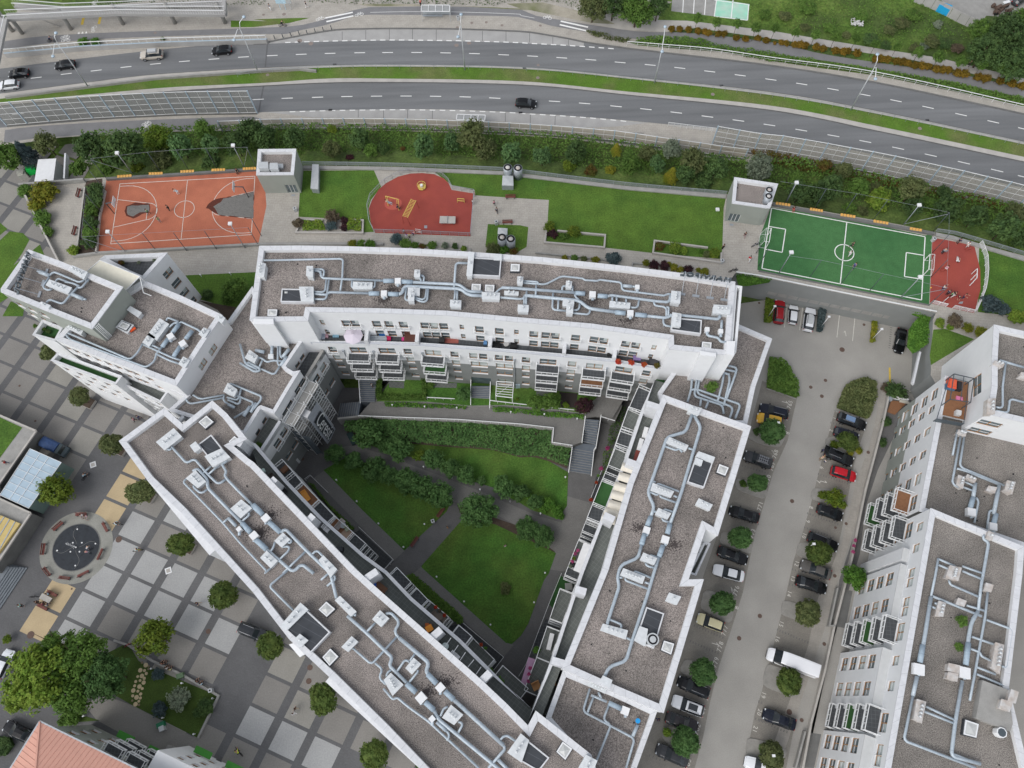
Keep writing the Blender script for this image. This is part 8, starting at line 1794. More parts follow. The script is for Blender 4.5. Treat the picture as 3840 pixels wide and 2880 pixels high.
p=G1('b1 1395 1542',ZT+.5);rt=thing('roundabout','yellow round carousel at the top of the playground','carousel',(p.x,p.y,ZT));mb=MB();mb.cyl(p,.72,ZT+.15,ZT+.3,20);mb.bd('platform',YL,rt);mb=MB();mb.cyl(p,.25,ZT+.3,ZT+.8,12);mb.bd('hub','sill',rt);mb=MB()
for k in rg(16):a,b=k*.3927,(k+1)*.3927;mb.beam((p.x+.75*math.cos(a),p.y+.75*math.sin(a),ZT+.85),(p.x+.75*math.cos(b),p.y+.75*math.sin(b),ZT+.85),.07)
for k in rg(5):a=k*1.257;mb.beam((p.x+.72*math.cos(a),p.y+.72*math.sin(a),ZT+.2),(p.x+.75*math.cos(a),p.y+.75*math.sin(a),ZT+.85),.06)
mb.bd('handrail',YL,rt)
frame_thing('exercise_bars','pale yellow parallel bars at the right of the playground','exercise bars',[('b2 1692 98',1,'b2 1748 102',1),('b2 1690 115',1,'b2 1750 120',1),('b2 1692 98',1,'b2 1694 130',0),('b2 1748 102',1,'b2 1750 132',0)])
Q=qd('b2 1548 243 1677 246 1675 305 1543 302',ZT+.76);c=sum(Q,Vc((0,0)))/4;rt=thing('ping_pong_table','grey concrete table tennis table on the red playground','table',(c.x,c.y,ZT));mb=MB();mb.pzm(Q,ZT+.70,ZT+.76);mb.bd('tabletop','cpl',rt);I=offset(ccw(Q),.35)
for q in I:mb=MB();mb.box((q.x,q.y,ZT),(.14,.14,.7));mb.bd('leg','cdk',rt)
mb=MB();q=ccw(Q);m1,m2=sorted([(q[0]+q[1])/2,(q[1]+q[2])/2,(q[2]+q[3])/2,(q[3]+q[0])/2],key=lambda v:abs(v.x-c.x))[:2];mb.wall(m1,m2,.04,ZT+.76,ZT+.92);mb.bd('net','steel',rt)
frame_thing('exercise_bars','white triple pull-up bars at the right edge of the exercise yard','exercise bars',[('d2 1825 680',2,'d2 1822 755',2),('d2 1825 680',2,'d2 1775 725',0),('d2 1824 718',2,'d2 1770 775',0),('d2 1822 755',2,'d2 1762 820',0)],m='rail')
for s,lb,mm in(('d2 1545 545','grey exercise machine at the upper left of the exercise yard','steel'),('d2 1742 525','red exercise bench at the upper right of the exercise yard','crd'),('d2 1535 700','red exercise seat at the left of the exercise yard','crd')):
 p=G1(s,ZT);mb=MB();mb.box((p.x,p.y,ZT+.4),(1.0,.28,.1),.2);mb.beam((p.x-.4,p.y,ZT),(p.x-.4,p.y,ZT+1.0),.08);mb.beam((p.x+.4,p.y,ZT),(p.x+.4,p.y,ZT+.4),.08);sgl('exercise_machine',mb,mm,lb,'exercise machine')
mb=MB();p=G1('d2 1440 838',ZT+.1);mb.ball((p.x,p.y,ZT+.13),.13);sgl('ball',mb,mat('orange_ball',(.75,.35,.05),.5,0),'small orange ball at the edge of the red exercise surface','ball')
# benches and bins
bproto=None
def bench(s,z0,ang,lbl,back=True,gp='benches'):
 global bproto
 p=G1(s,z0+.4)
 if bproto is None:
  bproto=thing('bench',lbl,'bench',(p.x,p.y,z0),ang,gp)
  W_=M['benchwood']=mat('bench_wood',(.17,.055,.045),.6,.12,3)
  for nm,b in(('seat',[((0,-.14+.14*k,.42),(1.8,.11,.05))for k in rg(3)]),('backrest',[((0,.24,.55+.14*k),(1.8,.05,.11))for k in rg(2)])):
   m=MB();
   for c_,s_ in b:m.box(c_,s_)
   m.bd(nm,'benchwood',bproto,off=(0,0,0))
  for x in(-.7,.7):m=MB();m.box((x,.02,0),(.08,.5,.42));m.beam((x,.22,.4),(x,.27,.85),.06);m.bd('leg','sdk',bproto,off=(0,0,0))
  return bproto
 return clone(bproto,(p.x,p.y,z0),ang,None,lbl,gp)
FC=G1('a3 633 1443',0)
for s,lb in(('a3 482 1270','bench at the upper left of the round fountain'),('a3 672 1172','bench above the fountain with two people'),('a3 870 1275','bench at the upper right of the round fountain'),('a3 830 1500','bench at the lower right of the round fountain'),('a3 362 1458','bench at the left of the round fountain'),('a4 390 28','bench at the lower left of the round fountain'),('a4 535 80','bench below the round fountain, left one'),('a4 690 47','bench below the round fountain, right one')):
 p=G1(s,.4);a=math.atan2(p.y-FC.y,p.x-FC.x)-math.pi/2;bench(s,.03,a,lb)
bench('b3 1338 1398',0,.95,'bench on the lower left edge of the courtyard cross path');bench('b3 1555 1155',0,.95,'bench on the courtyard cross path under the tree row');bench('b2 2133 85',ZT,0,'bench at the top of the paved square by the middle lawn');bench('b2 2108 295',ZT,0,'bench above the small square lawn');bench('a1 655 1600',ZT,1.5,'upper grey bench on the left walkway of the terrace');bench('a2 622 365',ZT,1.5,'lower grey bench on the left walkway of the terrace')
for s,z,lb in(('b3 1488 1225',0,'grey bin beside the courtyard cross path'),('b2 2015 290',ZT,'grey bin at the corner of the small square lawn'),('b2 343 180',ZT,'grey bin at the corner of the west lawn'),('c2 1790 612',ZT,'grey bin at the planter near the football pitch'),('b1 1697 140',ZH,'round grey bin beside the upper bus shelter'),('a4 1742 1015',0,'square grey bin at the corner of the square garden'),('d2 1470 430',ZT,'grey bin between the pitch and the exercise yard')):
 p=G1(s,z+.8);mb=MB();mb.box((p.x,p.y,z),(.5,.5,.85),.3);mb.box((p.x,p.y,z+.85),(.54,.54,.06),.3);mb.box((p.x,p.y,z+.911),(.26,.26,.004),.3,1);sgl('litter_bin',mb,['ltgrey','dark'],lb,'bin')
 # fountain on the square
rt=thing('fountain','round black fountain basin with water jets inside a pale paved ring','fountain',(FC.x,FC.y,0));R1=G1('a3 932 1443',0).x-FC.x;R2=3.62
def disc(c,r,n=48):return[c.xy+Vc((math.cos(k*6.28318/n)*r,math.sin(k*6.28318/n)*r))for k in rg(n)]
mb=MB();mb.flat(disc(FC,R1),.004);sct('fountain_ring',mb,mat('ring_paving',(.26,.26,.235),.9,.12,.4,0,.08,5))
mb=MB();mb.pzm(disc(FC,R2+.12),0,.05);mb.bd('kerb','cdk',rt);mb=MB();mb.flat(disc(FC,R2),.055);mb.bd('basin',mat('wet_black_granite',(.018,.022,.027),.12,.4,.8,spec=.6),rt)
mb=MB()
for k in rg(4):
 a=k*1.5708+.05
 for j in rg(10):r0,r1=.5+j*.28,.5+(j+1)*.28;b=a+.35*math.sin(j*.3);b1=a+.35*math.sin((j+1)*.3);mb.wall(FC.xy+Vc((math.cos(b)*r0,math.sin(b)*r0)),FC.xy+Vc((math.cos(b1)*r1,math.sin(b1)*r1)),.05,.056,.062)
mb.bd('inlay','cdk',rt);mb=MB()
for s in('a3 642 1293','a3 792 1413','a3 475 1470','a3 625 1595','a3 605 1405','a3 680 1405','a3 585 1480','a3 660 1480','a3 630 1443'):p=G1(s,.06);mb.cyl(p,.12,.056,.11,12)
mb.bd('nozzle','sill',rt);mb=MB();R=random.Random(3);a=G1('a3 545 1410',1.2);b=G1('a3 630 1443',.1)
for k in rg(80):t=R.random();p=a.lerp(b,t)+Vc((R.gauss(0,.06+.10*t),R.gauss(0,.06+.08*t),.3*math.sin(t*3.1)));q=R.uniform(.02,.06);mb.box((p.x,p.y,max(.07,p.z)),(q,q,q))
mb.bd('water_jet','sill',rt)
# square details
for s,lb in(('a3 772 758','white square hatch lid near the first cyclist'),('a4 1397 22','white square hatch lid on the light slabs')):
 p=G1(s,0);mb=MB();mb.box((p.x,p.y,0),(.95,.95,.06),.35);mb.box((p.x,p.y,.06),(.6,.6,.006),.35,1);sgl('hatch_lid',mb,['sill','cpl'],lb,'hatch')
mb=MB()
for s,z,r in(('a3 162 103',0,.2),('a3 293 395',0,.2),('a3 985 1378',0,.5),('a4 255 555',0,.55),('a4 595 173',0,.15),('a4 1728 525',0,.38),('a4 1903 1638',0,.4),('b4 470 825',0,.42),('b4 460 938',0,.42),('d2 703 1352',0,.45),('d2 565 1607',0,.3),('d3 443 115',0,.3),('d3 535 190',0,.32),('d3 920 655',0,.28),('d3 737 1247',0,.25),('d3 648 1280',0,.22),('d3 288 1060',0,.33),('d4 642 65',0,.28),('d4 555 630',0,.28),('d4 368 1262',0,.28),('c4 2100 398',0,.33),('c4 1928 583',0,.33),('c4 1688 210',0,.3),('b3 408 710',0,.3),('b4 2085 530',0,.22),('d2 885 1145',0,.25),('d2 15 965',0,.2),('d3 935 340',0,.2),('d4 265 1195',0,.4)):
 p=G1(s,0);mb.flat(disc(p,r,16),.014)
sct('manhole_covers',mb,mat('rusty_iron',(.12,.08,.065),.8,.2,3));mb=MB()
for s,r in(('b1 385 338',.5),('b1 478 362',.5),('b1 1685 376',.45),('b1 1790 358',.42),('b1 255 118',.4),('b1 85 122',.3),('b1 1812 190',.3),('b1 1932 185',.3),('b1 2063 210',.3),('b1 1692 228',.3),('c1 280 213',.28),('c1 258 650',.35),('c1 1708 787',.38),('d1 1345 1070',.38),('b1 120 625',.35),('a1 1288 272',.3),('c1 262 540',.3)):p=G1(s,ZH);mb.flat(disc(p,r,16),ZH+.165 if s in('c1 258 650','c1 1708 787','d1 1345 1070','b1 120 625')else ZH+.02)
sct('road_manholes',mb,mat('worn_iron',(.24,.20,.18),.8,.2,3));mb=MB()
for s in('c1 147 567 25','b1 675 539 25','c1 1780 714 25','d1 1408 1001 25','b1 640 915 25','c1 115 937 25'):
 t=s.split();p=G1(' '.join(t[:3]),ZH);mb.box((p.x,p.y,ZH+.125),(.7,.4,.01))
sct('drain_grates',mb,'trim')
# garden on the square with stepping stones
sheet('garden_lawn','a4 1060 620 1150 770 1240 820 1810 1060 1640 1410 1100 1140 960 1060 880 900 900 700',.006,mat('garden_grass',(.05,.085,.016),.95,.25,.3,.5,.2,5));sheet('garden_strip','a4 540 1180 830 1265 470 1290',.006,MATS['garden_grass']);sheet('garden_kerb_path','a4 690 1120 880 1060 1100 1140 1640 1420 1530 1620 1200 1480 800 1260',.004,'cell_grey')
rt=None
for k,(s,r)in en((('a4 1208 805',19),('a4 1162 848',18),('a4 1197 850',12),('a4 1212 875',13),('a4 1175 895',18),('a4 1140 900',11),('a4 1195 915',13),('a4 1190 950',17),('a4 1160 933',11),('a4 1124 942',12),('a4 1155 983',18),('a4 1115 977',12),('a4 1178 1000',12),('a4 1104 1016',18),('a4 1142 1022',12),('a4 1165 1045',13),('a4 1099 1060',12),('a4 1131 1073',19),('a4 1163 1078',12),('a4 1150 1105',11),('a4 1122 1130',18),('a4 1095 1100',9),('a4 1176 785',10),('a4 1232 815',10),('a4 1230 838',10),('a4 1150 1135',10))):
 p=G1(s,.1);rr=r*.0175;mb=MB();mb.pzm(disc(p,rr,12),0,.06);o=mb.bd('stepping_stone','slab_stone'if r>10 else mat('brown_stone',(.22,.17,.11),.9,.1,1));rcn(o);tag(o,'%s stepping stone in the square garden, counted from the top: %s'%('pale'if r>10 else'small brown',nth(k,26,'on the trail')),'stepping stone','stepping stones in the square garden')
wlt('wall','low kerb wall along the square garden','wall','a4 940 600 1060 640 1260 770 1500 880 1810 1060 1640 1410',0,.4,.3,'concrete')
Q=qd('a4 350 208 432 250 405 292 322 252',.78);c=sum(Q,Vc((0,0)))/4;rt=thing('picnic_table','white picnic table with people, bag and bench on the tan slabs','table',(c.x,c.y,0));mb=MB();mb.pzm(Q,.72,.78);mb.bd('tabletop','cpl',rt)
for q in offset(ccw(Q),.3):mb=MB();mb.box((q.x,q.y,0),(.12,.12,.72));mb.bd('leg','steel',rt)
bench('a4 430 212',0,-.45,'dark bench above the white picnic table');bench('a4 350 325',0,-.45,'bench below the white picnic table')
mb=MB()
for s in('a4 1500 895',):p=G1(s,.3);mb.box((p.x,p.y,0),(1.0,.7,.8),.3)
sgl('green_box',mb,mat('olive_box',(.10,.16,.09),.7,.1,2),'green box beside the kerb of the square garden','box')
p=G1('a4 1335 1300',.4);mb=MB();mb.box((p.x,p.y,0),(1.1,.7,.7),.4);mb.box((p.x+.3,p.y-.5,0),(.7,.7,.9),.4,1);sgl('waste_cart',mb,[mat('green_plastic',(.02,.16,.08),.5,.1,2),'ltgrey'],'green cart with a grey box on the path below the square garden','cart')
for k,(s,mm,lb)in en((('a4 1400 1520','concrete','light green crate stack at the lower path'),('a4 1440 1545','green_bin','left dark green container at the lower path'),('a4 1480 1560','green_bin','right dark green container at the lower path'))):
 M['green_bin']=mat('green_bin',(.015,.12,.05),.5,.1,2);p=G1(s,1);mb=MB();mb.box((p.x,p.y,0),(1.0,1.3,1.1),-.45);mb.box((p.x,p.y,1.1),(1.08,1.36,.1),-.45);sgl('container',mb,mm,lb,'container')
 # kiosk and containers at the far left
Q=ccw(qd('a1 322 1328 463 1320 440 1495 292 1502',3.2));mb=MB();mb.pzm(Q,0,3.2,1,0);mb.pzm(offset(Q,-.1),3.2,3.28,0);sgl('kiosk',mb,['sill','ltgrey'],'white flat-roofed kiosk at the left tip of the terrace','kiosk')
for s,c_,lb in(('a1 240 1385',(.01,.45,.07),'bright green recycling container beside the white kiosk'),('a1 168 1425',(.36,.36,.32),'grey recycling container beside the green one')):
 p=G1(s,1.5);mb=MB();mb.box((p.x,p.y,0),(1.5,1.3,1.3),.4);mb.pzm([(p.x-.6,p.y-.5),(p.x+.6,p.y-.5),(p.x+.6,p.y+.5),(p.x-.6,p.y+.5)],1.3,1.6);o=sgl('recycling_container',mb,'any',lb,'container',color=c_)
wlt('wall','white wall strip right of the kiosk','wall','a1 540 1270 530 1478',3.6,1.2,.3,'coping')
# footbridge with ramps at the top left
ZB=8.0;FB=thing('footbridge','pale concrete footbridge with long ramps in the top left corner','footbridge',(-95,170,ZH))
def dk(s1,s2,z1,z2,name='ramp'):
 A=[q for q in G(s1,z1)];B=[q for q in G(s2,z1)];mb=MB();n=len(A)
 for k in rg(n-1):
  t0,t1=k/(n-1),(k+1)/(n-1);za,zb=z1+(z2-z1)*t0,z1+(z2-z1)*t1
  for dz,fl in((0,0),(-.5,0)):mb.face([vec(A[k].xy,za+dz),vec(A[k+1].xy,zb+dz),vec(B[k+1].xy,zb+dz),vec(B[k].xy,za+dz)])
  for C in(A,B):mb.face([vec(C[k].xy,za),vec(C[k+1].xy,zb),vec(C[k+1].xy,zb-.5),vec(C[k].xy,za-.5)])
 mb.bd(name,'bcc',FB)
 for C in(A,B):
  m=MB()
  for k in rg(n-1):
   t0,t1=k/(n-1),(k+1)/(n-1);za,zb=z1+(z2-z1)*t0,z1+(z2-z1)*t1
   m.beam(vec(C[k].xy,za+1.1),vec(C[k+1].xy,zb+1.1),.10);m.beam(vec(C[k].xy,za+.1),vec(C[k+1].xy,zb+.1),.25,.3,m=1)
   a,b=C[k],C[k+1];L=(b-a).length
   for j in rg(int(L/.5)+1):t=j*.5/L;p=a.lerp(b,min(1,t));zz=za+(zb-za)*min(1,t);m.beam(vec(p.xy,zz),vec(p.xy,zz+1.1),.03)
  m.bd('railing',['rail','bcc'],FB)
dk('a1 40 165 530 130 960 98 1860 98','a1 60 120 530 92 960 70 1860 62',7.2,6.4);dk('a1 120 62 540 85 960 62 1500 30 1860 5','a1 120 30 540 55 960 30 1500 -5 1860 -30',5.6,4.4);dk('a1 -90 110 -90 330 -90 600','a1 60 165 20 350 -20 560',7.4,7.4,'deck')
mb=MB();Q=qd('a1 1840 -30 1870 5 1872 100 1840 100',6.4);mb.pzm(Q,5.4,6.4);mb.bd('landing','bcc',FB)
for t,b in(('a1 118 185','a1 185 278'),('a1 550 160','a1 590 242'),('a1 985 132','a1 1022 200'),('a1 1425 132','a1 1452 192'),('a1 1855 132','a1 1868 190'),('a1 85 190','a1 105 258')):
 p=G1(b,ZH).xy;m=MB();m.tube([vec(p,ZH),vec(p,6.8)],.42,12);m.bd('pier','concrete',FB,True)
m=MB();A=G1('a1 330 165',5.5).xy;B=G1('a1 475 215',ZH).xy;d=(B-A);n=Vc((-d.y,d.x)).normalized()*.9
for k in rg(14):p=A+d*k/14;z=6-(4*k/14);m.pzm([p-n,p+d/14*.8-n,p+d/14*.8+n,p+n],z-.15,z)
m.bd('stairs','cpl',FB)
# ramp wall left of the bus bay
P=[q.xy for q in G('a1 40 452 700 392 1400 357 2212 335 b1 115 330',ZH+.8)];rt=thing('ramp_wall','long concrete ramp wall with a white railing beyond the left part of the road','wall',(P[1].x,P[1].y,ZH));m=MB()
for a,b in zip(P,P[1:]):m.wall(a,b,.35,ZH,ZH+1.1)
m.bd('wall','bcc',rt);m=MB()
for a,b in zip(P,P[1:]):m.beam(vec(a,ZH+2.1),vec(b,ZH+2.1),.12);m.beam(vec(a,ZH+1.15),vec(b,ZH+1.15),.2,.1,m=1)
for p,t in rsp(P,1.6):m.beam(vec(p,ZH+1.1),vec(p,ZH+2.1),.06)
m.bd('railing',['rail','sbl'],rt)
wlt('crash_barrier','low concrete crash barrier along the left part of the median','barrier','a1 40 800 700 715 1300 640 2212 578 b1 380 565 520 582',ZH+.12,.6,.35,'concrete')
rrun('railing','short white railing at the start of the right noise barrier','railing','c1 1335 1050 1735 1100',ZH,1.2,1.2,4,'rail');rrun('railing','low metal bar near the end of the beige barrier','railing','c1 1035 1125 1132 1128',ZH,.8,1.5,1,'sdk')
for k in rg(8):
 s='b1 %d %d'%(180+k*67,325-k*13 if k<4 else 282-(k-4)*13);p=G1(s,ZH);mb=MB();mb.cyl(p,.09,ZH,ZH+1.0,8);sgl('bollard',mb,'sdk','black bollard on the kerb before the bus bay, %s'%nth(k,8),'bollard','black bollards at the bus bay')
 # bus shelters
for s,lb in(('b1 1395 42 1630 42 1628 96 1392 94','glazed bus shelter beyond the road'),('b1 1690 948 1925 955 1920 1000 1685 992','bus shelter on the near side, half behind the beige barrier')):
 Q=qd(s,ZH+2.6);c=sum(Q,Vc((0,0)))/4;rt=thing('bus_shelter',lb,'bus shelter',(c.x,c.y,ZH),gp='bus shelters');m=MB();
 for k in rg(4):a,b=Q[k],Q[(k+1)%4];m.beam(vec(a,ZH+2.6),vec(b,ZH+2.6),.12)
 for t in(.25,.5,.75):m.beam(vec(Q[0].lerp(Q[1],t),ZH+2.65),vec(Q[3].lerp(Q[2],t),ZH+2.65),.1)
 m.bd('roof_frame','rail',rt);m=MB();m.face([vec(q,ZH+2.58)for q in Q]);m.bd('roof',clearglass('shelter_glass',(.35,.36,.36),.75),rt)
 for q in Q:m=MB();m.beam(vec(q,ZH),vec(q,ZH+2.6),.09);m.bd('post','ltgrey',rt)
 m=MB();m.face([vec(Q[0],ZH+.3),vec(Q[1],ZH+.3),vec(Q[1],ZH+2.4),vec(Q[0],ZH+2.4)]);m.bd('back_panel',clearglass('shelter_back',(.45,.50,.52),.6),rt);m=MB();a=Q[0].lerp(Q[3],.3);b=Q[1].lerp(Q[2],.3);m.wall(a,a.lerp(b,.7),.4,ZH+.42,ZH+.48);m.bd('bench','steel',rt)
for k,s in en(('b1 205 15','b1 248 15','b1 293 15')):p=G1(s,ZH+2);mb=MB();mb.box((p.x,p.y,ZH+1.6),(1.0,.12,1.1));mb.box((p.x,p.y,ZH),(.08,.08,1.6));sgl('notice_board',mb,'ltgrey'if k==2 else mat('pale_blue_poster',(.45,.62,.72),.6,.2,2),'notice board at the top edge left of the bus bay, %s'%nth(k,3),'notice board','notice boards at the top edge')
# top right corner
P=[q.xy for q in G('d1 1310 -20 1500 55 1660 140 1820 215',ZH+1)];mb=MB()
for p,t in rsp(P,1.9):mb.wall(p,p+t*1.84,.08,ZH,ZH+2.3)
sgl('fence',mb,'bcc','weathered grey panel fence at the top right','fence')
Q=qd('d1 1520 10 1620 45 1605 85 1510 40',ZH+1.6);mb=MB();mb.pzm(Q,ZH,ZH+1.6);sgl('tarp_box',mb,mat('cyan_tarp',(.02,.33,.62),.5,.1,2),'bright blue tarpaulin-covered box behind the grey fence','box')
p=G1('d1 2040 60',ZH+1);rt=thing('scrap_machine','rusty dismantled machine in the yard at the top right','machine',(p.x,p.y,ZH));mb=MB();R=random.Random(8)
for k in rg(14):mb.box((p.x+R.uniform(-1.8,1.8),p.y+R.uniform(-1,1),ZH+R.uniform(0,1)),(R.uniform(.3,1.6),R.uniform(.2,.7),R.uniform(.2,.8)),R.uniform(0,3))
mb.bd('chassis',mat('rust',(.11,.075,.06),.8,.3,3),rt);mb=MB();mb.box((p.x+.6,p.y+.8,ZH+1.5),(1.4,.6,.1),.3);mb.bd('cover','sill',rt)
for k in rg(4):
 mb=MB();q=(p.x+(-1.4,1.4,-1.4,1.4)[k],p.y+(-1.1,-1.1,1.1,1.1)[k]);mb.tube([vec(Vc(q)-Vc((0,.15)),ZH+.4),vec(Vc(q)+Vc((0,.15)),ZH+.4)],.4,12);mb.bd('wheel','tyre',rt)
p=G1('d1 830 180',ZH+.5);mb=MB();R=random.Random(4)
for k in rg(60):a=R.uniform(0,6.28);r=R.uniform(0,1.4);mb.box((p.x+math.cos(a)*r,p.y+math.sin(a)*r*.8,ZH+.1+R.uniform(0,.5)),(R.uniform(.2,.8),R.uniform(.05,.2),R.uniform(.05,.3)),R.uniform(0,3))
sgl('debris_heap',mb,mat('white_debris',(.6,.6,.6),.6,.2,2),'heap of white debris lying on the meadow','debris')
# car park markings
mb=MB()
def dots(s):
 a,b=[q.xy for q in G(s,.01)];L=(b-a).length;n=int(L/.42)
 for k in rg(n):
  p=a+(b-a)*k/n
  for w in(0,.16):q=p+Vc((-(b-a).y,(b-a).x)).normalized()*w;mb.box((q.x,q.y,.008),(.12,.12,.004),.4,1)
for s in('d3 610 412 700 435','d3 505 838 770 925','d3 415 1165 690 1262','d3 390 1282 650 1372','d3 290 1630 420 1665','d4 267 140 545 228','d4 165 515 440 632','d4 10 1112 60 1130','c4 2065 1255 2212 1300','d4 20 1270 270 1378','c3 1955 770 2190 840','c3 1860 1200 2110 1262','c4 1555 482 1815 592','c4 1522 612 1775 722','c4 1185 1560 1300 1610','a4 110 1225 300 1320'):dots(s)
for s in('d2 245 962 225 1167','d2 378 990 350 1190','d2 683 1055 660 1250','d2 810 1080 790 1280'):a,b=[q.xy for q in G(s,.01)];mb.wall(a,b,.1,.008,.012)
dots('d2 1108 1150 1090 1355')
sct('bay_markings',mb,['lnw','pzd'])
mb=MB();a,b=[q.xy for q in G('d2 1098 1500 1100 1625',.01)];mb.wall(a,b,.3,.01,.014);sct('yellow_mark',mb,'yellow_paint')
def groundtext(t,s,ang,size=.75,z=.014):
 p=G1(s,z);o=text(None,t,(p.x,p.y),ang,size,z,'bay_number','lnw',up=False,depth=.002);o['kind']='structure';return o
wd=(G1('d3 285 265',0)-G1('d3 10 1215',0));wa=math.atan2(wd.y,wd.x)
for t,s in(('765','d3 285 265'),('766','d3 257 362'),('767','d3 228 462'),('8','d3 265 500'),('768','d3 165 675'),('769','d3 137 778'),('770','d3 105 885'),('771','d3 40 1108'),('772','d3 10 1215'),('773','c3 2055 1335'),('776','c4 1920 195'),('8','c4 1922 335'),('777','c4 1825 525'),('778','c4 1788 660'),('779','c4 1750 790'),('780','c4 1680 1060'),('781','c4 1640 1205'),('782','c4 1598 1345'),('783','c4 1520 1635')):groundtext(t,s,wa,.95)
for t,s in(('1','d3 630 368'),('2','d3 600 468'),('6','d3 520 778'),('7','d3 492 892'),('8','d3 432 1107'),('9','d3 405 1222'),('10','d3 375 1340'),('12','d3 313 1572'),('13','d4 282 82'),('14','d4 250 207'),('15','d4 185 458'),('16','d4 153 583'),('19','d4 37 1047'),('20','c4 2082 1190'),('21','c4 2045 1330'),('22','c4 1972 1615')):groundtext(t,s,wa+math.pi,.85)
mb=MB()
for s in('d3 228 240','d3 108 648','c3 2190 648','d3 550 900','c4 1728 630','d2 732 1218'):
 p=G1(s,.01).xy;d=Vc((1,-.35)).normalized()if not s.startswith('d2')else Vc((0,1));n=Vc((-d.y,d.x));mb.wall(p-d*.5,p+d*.5,.09,.010,.014);mb.wall(p+d*.5,p+d*.15+n*.25,.09,.010,.0135)
p=G1('c4 1880 183',.01).xy
for k in rg(10):a0,a1=k*.5+2,(k+1)*.5+2;mb.wall(p+Vc((.3*math.cos(a0),.3*math.sin(a0))),p+Vc((.3*math.cos(a1),.3*math.sin(a1))),.06,.010,.014)
mb.wall(p+Vc((-.1,-.1)),p+Vc((-.3,.5)),.07,.010,.0138);mb.wall(p,p+Vc((.4,0)),.07,.010,.0136)
sct('bay_symbols',mb,'lnw')
# kerbed islands
ISL=mat('island_paving',(.27,.26,.24),.9,.15,.6,0,.06,5)
for s,lb in(('d3 570 535 640 520 850 600 830 700 640 640 560 600','eastern island under the second black car tree'),('d3 460 950 620 960 740 1070 720 1130 560 1080 440 1040','eastern island below bay 7'),('d3 340 1410 420 1400 640 1480 610 1590 400 1540 320 1500','eastern island beside the long black estate'),('d4 215 270 290 280 500 380 480 480 200 390 195 340','eastern island above bay 15'),('d4 80 790 200 830 390 920 345 1095 60 985 45 930','eastern island below the white van'),('c4 2000 1410 2080 1420 d4 260 1500 200 1640 c4 2000 1580 1982 1500','eastern island near the bottom'),('d3 -60 440 80 470 240 520 190 615 30 590 -100 520','western island beside the yellow car'),('c3 1900 860 2150 940 2170 1000 2130 1045 1900 960','western island between bays 769 and 771'),('c3 1790 1300 2040 1400 2030 1500 1960 1480 1760 1410','western island by bay 773'),('c4 1640 165 1900 270 1870 440 1830 455 1600 340','western island above the cream car'),('c4 1480 745 1760 850 1700 985 1560 950 1430 850','western island above the black estate'),('c4 1330 1300 1600 1400 1570 1560 1400 1520 1280 1400','western island near the bottom')):
 P=[q.xy for q in G(s,.14)];mb=MB();C=ccw(P);sm=[]
 for a,b,c in zip(C[-1:]+C[:-1],C,C[1:]+C[:1]):sm+=[b+(a-b)*.25,b+(a-b)*.07+(c-b)*.07,b+(c-b)*.25]
 mb.pzm(sm,-.02,.13,1,0);sct('traffic_island',mb,[ISL,'concrete'])
mb=MB()
for s in('d3 75 125 200 165 320 212','d3 640 308 905 388'):
 a=[q.xy for q in G(s,.1)]
 for p,q in zip(a,a[1:]):mb.wall(p,q,.18,0,.14)
sct('bay_kerbs',mb,'concrete')
# garden wall of the far east block
wlt('wall','long low retaining wall of the gardens of the far east block','wall','d3 1095 175 1040 430 970 700 900 960 840 1250 790 1520 d4 640 490 560 860 450 1280 380 1659',0,.9,.3,'cpl')
wlt('wall','white-railed garden edge with decking near the turning head','wall','d3 1095 178 1260 215',0,1.1,.15,'rail');mb=MB();mb.flat(qd('d3 1110 225 1245 240 1140 345 1075 320',.3),.32);sct('garden_deck',mb,'decking')
sheet('garden_soil','d3 1095 185 1280 220 1000 800 900 1100 850 1500 800 1659 d4 600 700 420 1400 400 1659 360 1659 460 1230 570 860 650 490 680 100 d3 880 1100',.012,'yard');sheet('garage_ramp_upper','d4 670 170 790 190 730 500 600 475',.016,'cdk');sheet('garage_ramp_lower','d4 400 1360 530 1380 470 1659 320 1659',.016,'cdk')
wlt('wall','concrete frame of the upper garage ramp','wall','d4 668 165 600 478 650 480',0,1.0,.25,'concrete');wlt('wall','concrete frame of the lower garage ramp','wall','d4 400 1355 320 1659',0,1.0,.25,'concrete')
Q=qd('d2 1345 1365 1360 1372 1300 1640 1285 1620',5.5);mb=MB();mb.pzm(Q,4.9,5.5);sgl('wall_window',mb,'coping','long white window strip in the garage wall at the turning head','window strip')
# courtyard details
def steps(name,lbl,s,z0,z1,n,m='blue_steps',w=None):
 M['blue_steps']=mat('blue_steps',(.13,.15,.175),.8,.1,1)
 q=[*G(s.split('|')[0],z0),*G(s.split('|')[1],z1)];a,b,c,d=[v.xy for v in q];mb=MB()
 for k in rg(n):
  t0,t1=k/n,1;l0=a.lerp(d,t0);r0=b.lerp(c,t0);l1=a.lerp(d,(k+1)/n);r1=b.lerp(c,(k+1)/n);mb.pzm([l0,r0,r1,l1],-.1,z0+(z1-z0)*(k+1)/n,0)
  e_=(l1-l0).normalized()*.06;mb.pzm([l0,r0,r0+e_,l0+e_],z0+(z1-z0)*(k+1)/n,z0+(z1-z0)*(k+1)/n+.006,1)
 o=sgl(name,mb,[m,'concrete'],lbl,'stairs');return o
steps('stairs','upper flight of the blue-grey garden stairs at the right of the courtyard','c3 628 568 738 595|c3 765 388 655 378',1.35,ZW+.5,10);steps('stairs','lower flight of the blue-grey garden stairs at the right of the courtyard','c3 522 815 700 842|c3 725 640 548 610',0,1.3,10)
mb=MB();mb.pzm(qd('c3 548 570 740 595 728 645 548 612',1.32),-.1,1.32);sct('stair_landing',mb,'blue_steps')
